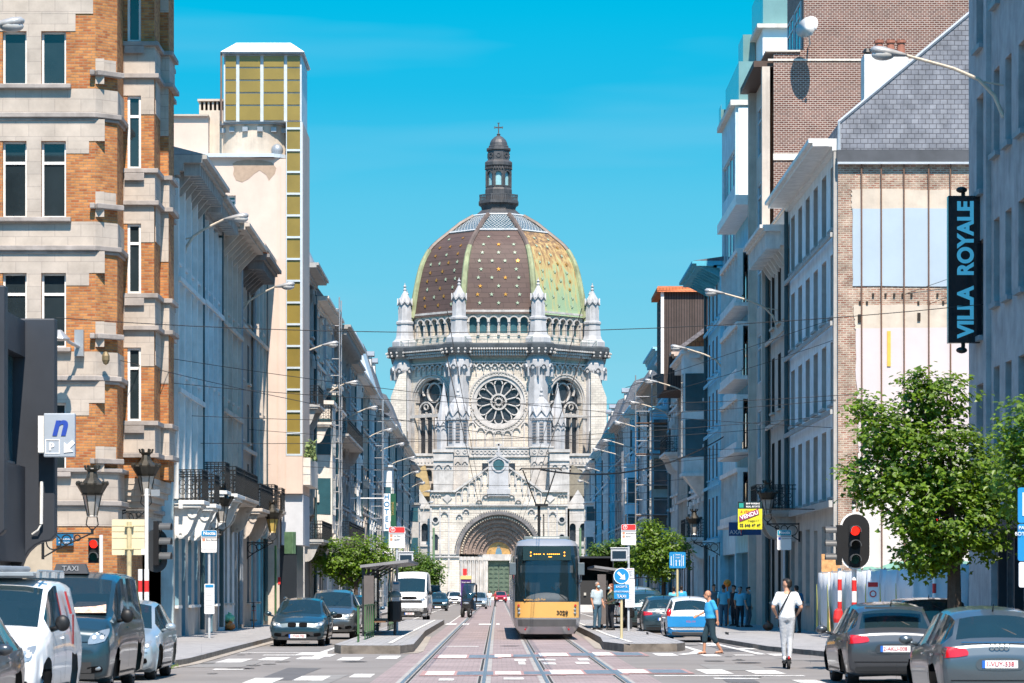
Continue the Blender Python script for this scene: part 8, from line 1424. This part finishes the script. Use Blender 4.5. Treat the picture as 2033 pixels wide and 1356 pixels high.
# ================================================================ people
skin = M('skin', (.50, .27, .18), .55, 0, .06, 8, obj=True); skin2 = M('skin_tanned', (.42, .21, .13), .55, 0, .06, 8, obj=True); hb = M('hair_black', (.012, .01, .009), .6, 0, .2, 30, obj=True); hg = M('hair_grey', (.25, .24, .23), .7, 0, .2, 30, obj=True); hr = M('hair_auburn', (.14, .045, .02), .6, 0, .2, 30, obj=True)
tw = M('shirt_white', (.66, .70, .74), .85, 0, .06, 3, .3, obj=True); tbu = M('shirt_blue', (.035, .33, .62), .85, 0, .08, 3, .3, obj=True); tlb = M('shirt_pale_blue', (.42, .52, .58), .85, 0, .06, 3, .3, obj=True); tcy = M('shirt_cyan', (.10, .42, .60), .85, 0, .06, 3, .3, obj=True); tdk = M('cloth_dark', (.018, .022, .03), .9, 0, .1, 3, .3, obj=True); jn = M('jeans', (.045, .10, .15), .9, 0, .15, 6, .3, obj=True); sh_ = M('shorts_navy', (.012, .035, .05), .9, 0, .1, 4, .3, obj=True); gyt = M('joggers_grey', (.40, .42, .45), .9, 0, .08, 4, .5, obj=True); mask_ = M('mask_blue', (.30, .55, .65), .8, 0, 0); eye_ = M('eye_dark', (.02, .015, .012), .3, 0, 0); shoe_w = M('shoe_white', (.6, .6, .6), .6, 0, 0); sandal = M('sandal_brown', (.10, .04, .025), .7, 0, 0)
def floral():
    m = bpy.data.materials.new('floral_cloth'); m.use_nodes = True; n = m.node_tree.nodes; l = m.node_tree.links; t = n.new('ShaderNodeTexVoronoi'); t.inputs['Scale'].default_value = 14; c = n.new('ShaderNodeTexCoord'); l.new(c.outputs['Object'], t.inputs[0]); s_ = n.new('ShaderNodeSeparateColor'); l.new(t.outputs['Color'], s_.inputs[0]); r = n.new('ShaderNodeValToRGB'); r.color_ramp.interpolation = 'CONSTANT'; e = r.color_ramp.elements; e[0].color = (.5, .47, .3, 1); e[1].position = .7; e[1].color = (.12, .15, .1, 1); x = e.new(.45); x.color = (.42, .36, .08, 1); l.new(s_.outputs[0], r.inputs[0]); l.new(r.outputs[0], n['Principled BSDF'].inputs['Base Color']); n['Principled BSDF'].inputs['Roughness'].default_value = .85; return m
flo = floral()
def remesh(o, v, sm=3):
    md = o.modifiers.new('merge', 'REMESH'); md.mode = 'VOXEL'; md.voxel_size = v; md.use_smooth_shade = True; m2_ = o.modifiers.new('soft', 'SMOOTH'); m2_.iterations = sm; m2_.factor = .5
def person(label, loc, rz, h=1.75, pose=None, top=tw, bottom=jn, shoes=blackm, hair=hb, sk=skin, sleeve='short', leg='long', headturn=0.0, mask=False, bald=False, fat=1.0, group=None, long_hair=False, vox=.014, cap=None, tuck=False):
    """local frame: the person faces -Y; x is to the person's left-hand side seen from the front"""
    J = dict(hip=(0, 0, .93), neck=(0, -.01, 1.47), head=(0, -.03, 1.62), sL=(.185, 0, 1.41), eL=(.235, .03, 1.13), wL=(.235, -.06, .89), sR=(-.185, 0, 1.41), eR=(-.235, .03, 1.13), wR=(-.235, -.06, .89), hL=(.09, 0, .9), kL=(.105, -.02, .49), aL=(.11, .02, .09), hR=(-.09, 0, .9), kR=(-.105, -.02, .49), aR=(-.11, .02, .09))
    if pose: J.update(pose)
    J = {k: Vector(v) for k, v in J.items()}; T = thing('person', label, 'person', loc, rz, group); T.scale = (h/1.75,)*3
    hp, nk, hd = J['hip'], J['neck'], J['head']; f = fat
    def torso(m, e, z0=-.04, z1=1.0):
        secs = [(-.08, .12, .10), (-.0, .165, .115), (.14, .155*f, .11*f), (.28, .145*f, .108*f), (.5, .16*f, .115*f), (.76, .185, .115), (.9, .16, .085), (1.0, .075, .065)]; rr_ = []
        for t, a, b_ in secs:
            if t < z0-.01 or t > z1+.01: continue
            c = hp+(nk-hp)*t; rr_.append([(c.x+(a+e)*math.cos(2*PI*i/16), c.y+(b_+e)*math.sin(2*PI*i/16), c.z) for i in range(16)])
        m.loft(rr_)
    def limb(m, a, c, r0, r1, t=1.0): c2 = a+(c-a)*t; m.cap(a, c2, r0, r0+(r1-r0)*t, 10)
    m = MB(); torso(m, 0, -.1); m.cap(hp+(nk-hp)*.95, nk+(hd-nk)*.45, .058, .054)
    Rm = Matrix.Rotation(headturn, 3, 'Z'); hc = hd; m.ell(hc+Vector((0, .012, .03)), (.074, .092, .10), 16, 12, Rm); m.ell(hc+Rm @ Vector((0, -.025, -.05)), (.056, .062, .062), 12, 8, Rm)
    m.cap(hc+Rm @ Vector((0, -.083, .015)), hc+Rm @ Vector((0, -.105, -.015)), .011, .015, 8)
    for s_ in (-1, 1): m.ell(hc+Rm @ Vector((s_*.078, .01, .0)), (.012, .02, .032), 8, 6, Rm)
    m.ell(hc+Rm @ Vector((0, -.083, -.052)), (.026, .012, .012), 8, 5, Rm)
    for s_ in 'LR':
        a, e, w_ = J['s'+s_], J['e'+s_], J['w'+s_]; limb(m, a, e, .052, .042); limb(m, e, w_, .041, .028); d = (w_-e).normalized(); side = Vector((0, -1, 0))-d*(-d.y); side = side.normalized() if side.length > .2 else Vector((1, 0, 0)); nr_ = d.cross(side); p0 = w_; p1 = w_+d*.085
        m.loft([[p0+side*(.026*math.cos(q))+nr_*(.018*math.sin(q)) for q in [2*PI*i/10 for i in range(10)]], [p0+d*.04+side*(.038*math.cos(q))+nr_*(.016*math.sin(q)) for q in [2*PI*i/10 for i in range(10)]], [p1+side*(.038*math.cos(q))+nr_*(.014*math.sin(q)) for q in [2*PI*i/10 for i in range(10)]]])
        cu = nr_*(-1 if nr_.x*(1 if s_ == 'L' else -1) > 0 else 1)
        for i, ln in enumerate((.062, .075, .08, .068)[::-1]): b0 = p1-d*.01+side*(-.03+.02*i); k1 = b0+d*ln*.55+cu*.006; m.cap(b0, k1, .0095, .009, 6); m.cap(k1, k1+d*ln*.4+cu*.02, .009, .0078, 6)
        b0 = p0+d*.03+side*.03; m.cap(b0, b0+d*.035+side*.025, .011, .01, 6); m.cap(b0+d*.035+side*.025, b0+d*.062+side*.03+cu*.01, .01, .0085, 6)
        a, k_, an = J['h'+s_], J['k'+s_], J['a'+s_]; limb(m, a, k_, .085, .055); limb(m, k_, an, .055, .037); m.cap(an-Vector((0, -.02, .04)), an+Vector((0, -.14, -.055)), .038, .03)
    body = m.build('body', sk, T, local=True, recalc=False); remesh(body, vox if vox < .02 else .02)
    m = MB(); torso(m, .017, -.12 if not tuck else .05, .93 if 1 else 1)
    for s_ in 'LR':
        a, e, w_ = J['s'+s_], J['e'+s_], J['w'+s_]; m.cap(hp+(nk-hp)*.88, a, .07, .064)
        if sleeve == 'short': limb(m, a, e, .068, .062, .72)
        else: limb(m, a, e, .066, .053); limb(m, e, w_, .053, .04, .95)
    o = m.build('shirt', top, T, local=True, recalc=False); remesh(o, .018, 2)
    m = MB(); rr_ = []
    for t, a, b_ in ((-.16, .13, .11), (-.03, .182, .13), (.1, .168*f, .12*f), (.15, .16*f, .118*f)): c = hp+(nk-hp)*t; rr_.append([(c.x+a*math.cos(2*PI*i/16), c.y+b_*math.sin(2*PI*i/16), c.z) for i in range(16)])
    m.loft(rr_)
    for s_ in 'LR':
        a, k_, an = J['h'+s_], J['k'+s_], J['a'+s_]; limb(m, a, k_, .1, .082 if leg == 'shorts' else .072)
        if leg == 'shorts': limb(m, k_, an, .085, .07, .32)
        else: limb(m, k_, an, .07, .052, .96)
    o = m.build('trousers' if leg != 'shorts' else 'shorts', bottom, T, local=True, recalc=False); remesh(o, .02, 2)
    for s_ in 'LR':
        an = J['a'+s_]; m = MB()
        if shoes is sandal: m.loft([[(an.x+a*x_, an.y+y_, an.z-.09+zz) for a in (-1, 1) for zz in ((0, .02) if a < 0 else (.02, 0))] for y_, x_ in ((.07, .035), (-.05, .045), (-.19, .03))]); m.tube([(an.x-.045, an.y-.09, an.z-.075), (an.x, an.y-.09, an.z-.02), (an.x+.045, an.y-.09, an.z-.075)], .012, 5); m.tube([(an.x-.042, an.y+.0, an.z-.07), (an.x, an.y-.04, an.z+.01), (an.x+.042, an.y, an.z-.07)], .011, 5)
        else: m.loft([[(an.x+(x_)*math.cos(q), an.y+y_, an.z-.088+hh*(.5+.5*math.sin(q))) for q in [2*PI*i/10 for i in range(10)]] for y_, x_, hh in ((.075, .02, .07), (.06, .038, .1), (0, .043, .11), (-.09, .047, .08), (-.16, .042, .055), (-.19, .02, .035))])
        m.build('sandal' if shoes is sandal else 'shoe', shoes, T, local=True, smooth=True)
    if not bald:
        m = MB(); m.ell(hc+Rm @ Vector((0, .03, .052)), (.082, .092, .088), 14, 9, Rm); m.ell(hc+Rm @ Vector((0, .055, .0)), (.074, .062, .07), 12, 8, Rm)
        if hair is hb: m.ell(hc+Rm @ Vector((0, -.02, .1)), (.07, .075, .045), 12, 7, Rm)
        if long_hair: m.ell(hc+Rm @ Vector((0, .06, -.06)), (.08, .055, .11), 12, 8, Rm)
        o = m.build('hair', hair, T, local=True, recalc=False); remesh(o, .014, 1)
    m = MB(); [m.ell(hc+Rm @ Vector((s_*.03, -.076, .012)), (.011, .008, .006), 8, 5) for s_ in (-1, 1)]; [m.tube([hc+Rm @ Vector((s_*.015, -.083, .033)), hc+Rm @ Vector((s_*.045, -.074, .034))], .005, 4) for s_ in (-1, 1)]; m.build('eyes', eye_, T, local=True)
    if mask: m = MB(); m.ell(hc+Rm @ Vector((0, -.068, -.035)), (.056, .045, .05), 12, 8, Rm); m.tube([hc+Rm @ Vector((.05, -.07, -.02)), hc+Rm @ Vector((.08, .0, .01))], .003, 4); m.tube([hc+Rm @ Vector((-.05, -.07, -.02)), hc+Rm @ Vector((-.08, .0, .01))], .003, 4); m.build('face_mask', mask_, T, local=True, smooth=True)
    if cap: m = MB(); m.ell(hc+Rm @ Vector((0, .01, .075)), (.092, .105, .062), 14, 7, Rm); m.ell(hc+Rm @ Vector((0, -.11, .055)), (.06, .06, .01), 10, 5, Rm); m.build('cap', cap, T, local=True, smooth=True)
    return T, J
p66 = 66.0
T, J = person('young man in white T-shirt and grey joggers seen from behind, riding an e-scooter', (6.33, p66, .17), PI, 1.79, dict(eL=(.30, .03, 1.14), wL=(.22, -.12, .98), eR=(-.30, .03, 1.14), wR=(-.22, -.12, .98), kL=(.07, -.05, .49), aL=(.05, -.05, .09), kR=(-.07, .0, .49), aR=(-.04, .16, .09), hL=(.085, 0, .9), hR=(-.085, 0, .9)), tw, gyt, shoe_w, hb, skin, headturn=R(55), vox=.012)
m = MB(); m.tube([(-.15, -.13, 1.44), (-.08, .02, 1.50), (.0, .13, 1.36), (.12, .14, 1.14), (.19, .08, .99), (.15, -.12, .98)], .016, 5); m.build('shoulder_strap', blackm, T, local=True)
T = thing('electric_scooter', 'small black electric scooter under the man in the white T-shirt', 'scooter', (6.33, p66, 0)); m = MB(); m.box(-.075, .075, -.25, .42, .11, .16); m.tube([(0, .42, .15), (0, .56, .22), (0, .52, 1.1)], .025, 8); m.tube([(-.22, .50, 1.1), (.22, .50, 1.1)], .018, 6); m.box(-.05, .05, -.42, -.24, .17, .25); m.build('frame', blackm, T, local=True, bevel=.01)
for y in (-.36, .6):
    m = MB(); G = Fac(0, y, (0, 1), (1, 0)); m.ring(G, 0, .11, .055, .11, -.03, .03, n=16); m.ring(G, 0, .11, 0, .03, -.035, .035, n=10); m.build('wheel', rub_, T, local=True)
m = MB(); m.box(-.02, .02, -.47, -.44, .22, .28); m.build('tail_light', redl, T, local=True)
Yb = 80.5; person('bald man in bright blue short sleeved shirt and dark cargo shorts walking left in sandals', (WX(1411, Yb), Yb, .0), R(-78), 1.72, dict(hip=(0, 0, .92), neck=(0, -.03, 1.46), head=(0, -.09, 1.60), eR=(-.25, -.08, 1.15), wR=(-.22, -.30, 1.05), eL=(.24, .1, 1.16), wL=(.26, .12, .92), kR=(-.09, -.14, .5), aR=(-.09, -.16, .09), kL=(.09, .04, .48), aL=(.09, .27, .11)), tbu, sh_, sandal, None, skin2, leg='shorts', bald=True, fat=1.22, vox=.012, headturn=R(0))
Ym = 112.5; person('grey haired man with blue face mask and pale shirt waiting on the right platform', (3.72, Ym, .22), R(35), 1.78, dict(wL=(.22, -.1, .9)), tlb, jn, blackm, hg, skin2, mask=True, fat=1.1)
person('person in dark clothes waiting between the masked man and the woman in floral blouse', (4.12, 116, .22), R(-20), 1.78, None, tdk, tdk, blackm, hb, skin, sleeve='long')
person('woman with auburn hair in a yellow green floral blouse and black trousers', (4.22, 111.6, .22), R(-70), 1.72, dict(eR=(-.22, 0, 1.15), wR=(-.12, -.22, 1.08), eL=(.22, 0, 1.14), wL=(.14, -.2, 1.04)), flo, tdk, blackm, hr, skin, mask=True, fat=1.2, long_hair=True)
person('dark haired man in grey T-shirt facing us on the right pavement', (9.75, 136, .13), R(10), 1.82, None, M('shirt_grey_blue', (.10, .15, .18), .9), tdk, blackm, hb, skin2)
person('man in cyan T-shirt and jeans walking away on the right pavement', (9.78, 130.5, .13), PI, 1.8, dict(kL=(.1, .05, .5), aL=(.1, .12, .1)), tcy, jn, blackm, hb, skin2)
person('person in black standing in the shade beside the doorway on the right', (10.35, 132, .13), R(-60), 1.78, None, tdk, tdk, blackm, hb, skin, sleeve='long')
person('man in flat cap and cyan shirt talking at the white house front', (10.3, 128.2, .13), R(150), 1.72, dict(eR=(-.25, -.05, 1.2), wR=(-.15, -.28, 1.2)), tcy, tdk, blackm, hg, skin2, cap=tdk)
person('woman with tied dark hair and mask leaning on the white house front', (10.62, 128, .13), R(60), 1.7, dict(kL=(.14, -.05, .5), aL=(.2, .05, .09)), M('shirt_teal', (.06, .22, .30), .9), M('jeans_grey', (.09, .13, .16), .9), blackm, hb, skin, mask=True)
person('man in light top with a bag, half hidden behind the man on the scooter', (11.0, 111, .13), R(200), 1.74, None, M('shirt_blue_dark', (.02, .12, .25), .9), tdk, blackm, hb, skin)
person('man in cyan shirt walking behind the parked cars on the right, left one', (8.3, 142, .13), R(170), 1.72, None, tcy, jn, blackm, hb, skin2)
person('man in blue shirt beyond the parked cars on the right, right one', (8.9, 146, .13), R(180), 1.78, None, tbu, tdk, blackm, hb, skin)
person('far person in white near the church at the left track', (-.75, 300, 0), 0, 1.6, None, tw, tlb, blackm, hb, skin, vox=.02)
person('far person in red and dark clothes crossing near the church', (-.2, 305, 0), R(80), 1.6, None, M('shirt_red', (.4, .04, .05), .9), tdk, blackm, hb, skin, vox=.02)
T, J = person('rider in dark jacket and helmet sitting on the three wheeled scooter', (-1.75, 186.4, .32), R(-10), 1.72, dict(hip=(0, .15, .62), neck=(0, -.02, 1.13), head=(0, -.05, 1.28), sL=(.185, 0, 1.08), eL=(.3, -.12, .9), wL=(.38, -.36, .85), sR=(-.185, 0, 1.08), eR=(-.3, -.12, .9), wR=(-.38, -.36, .85), hL=(.09, .1, .6), kL=(.2, -.3, .55), aL=(.2, -.3, .15), hR=(-.09, .1, .6), kR=(-.2, -.3, .55), aR=(-.2, -.3, .15)), tdk, tdk, blackm, hb, skin, sleeve='long', cap=blackm)
tag(MB().ell((WX(1444, 131), 131, WZ(1158, 131)), (.17, .17, .17), 16, 10).tube([(WX(1446, 131), 131.1, .2), (WX(1444, 131), 131, WZ(1162, 131))], .03, 6).build('orange_disc_sign', M('orange_plastic', (.8, .25, .03), .5, 0, 0)), 'orange round paddle on a stick beside the man in the cyan T-shirt', 'sign')
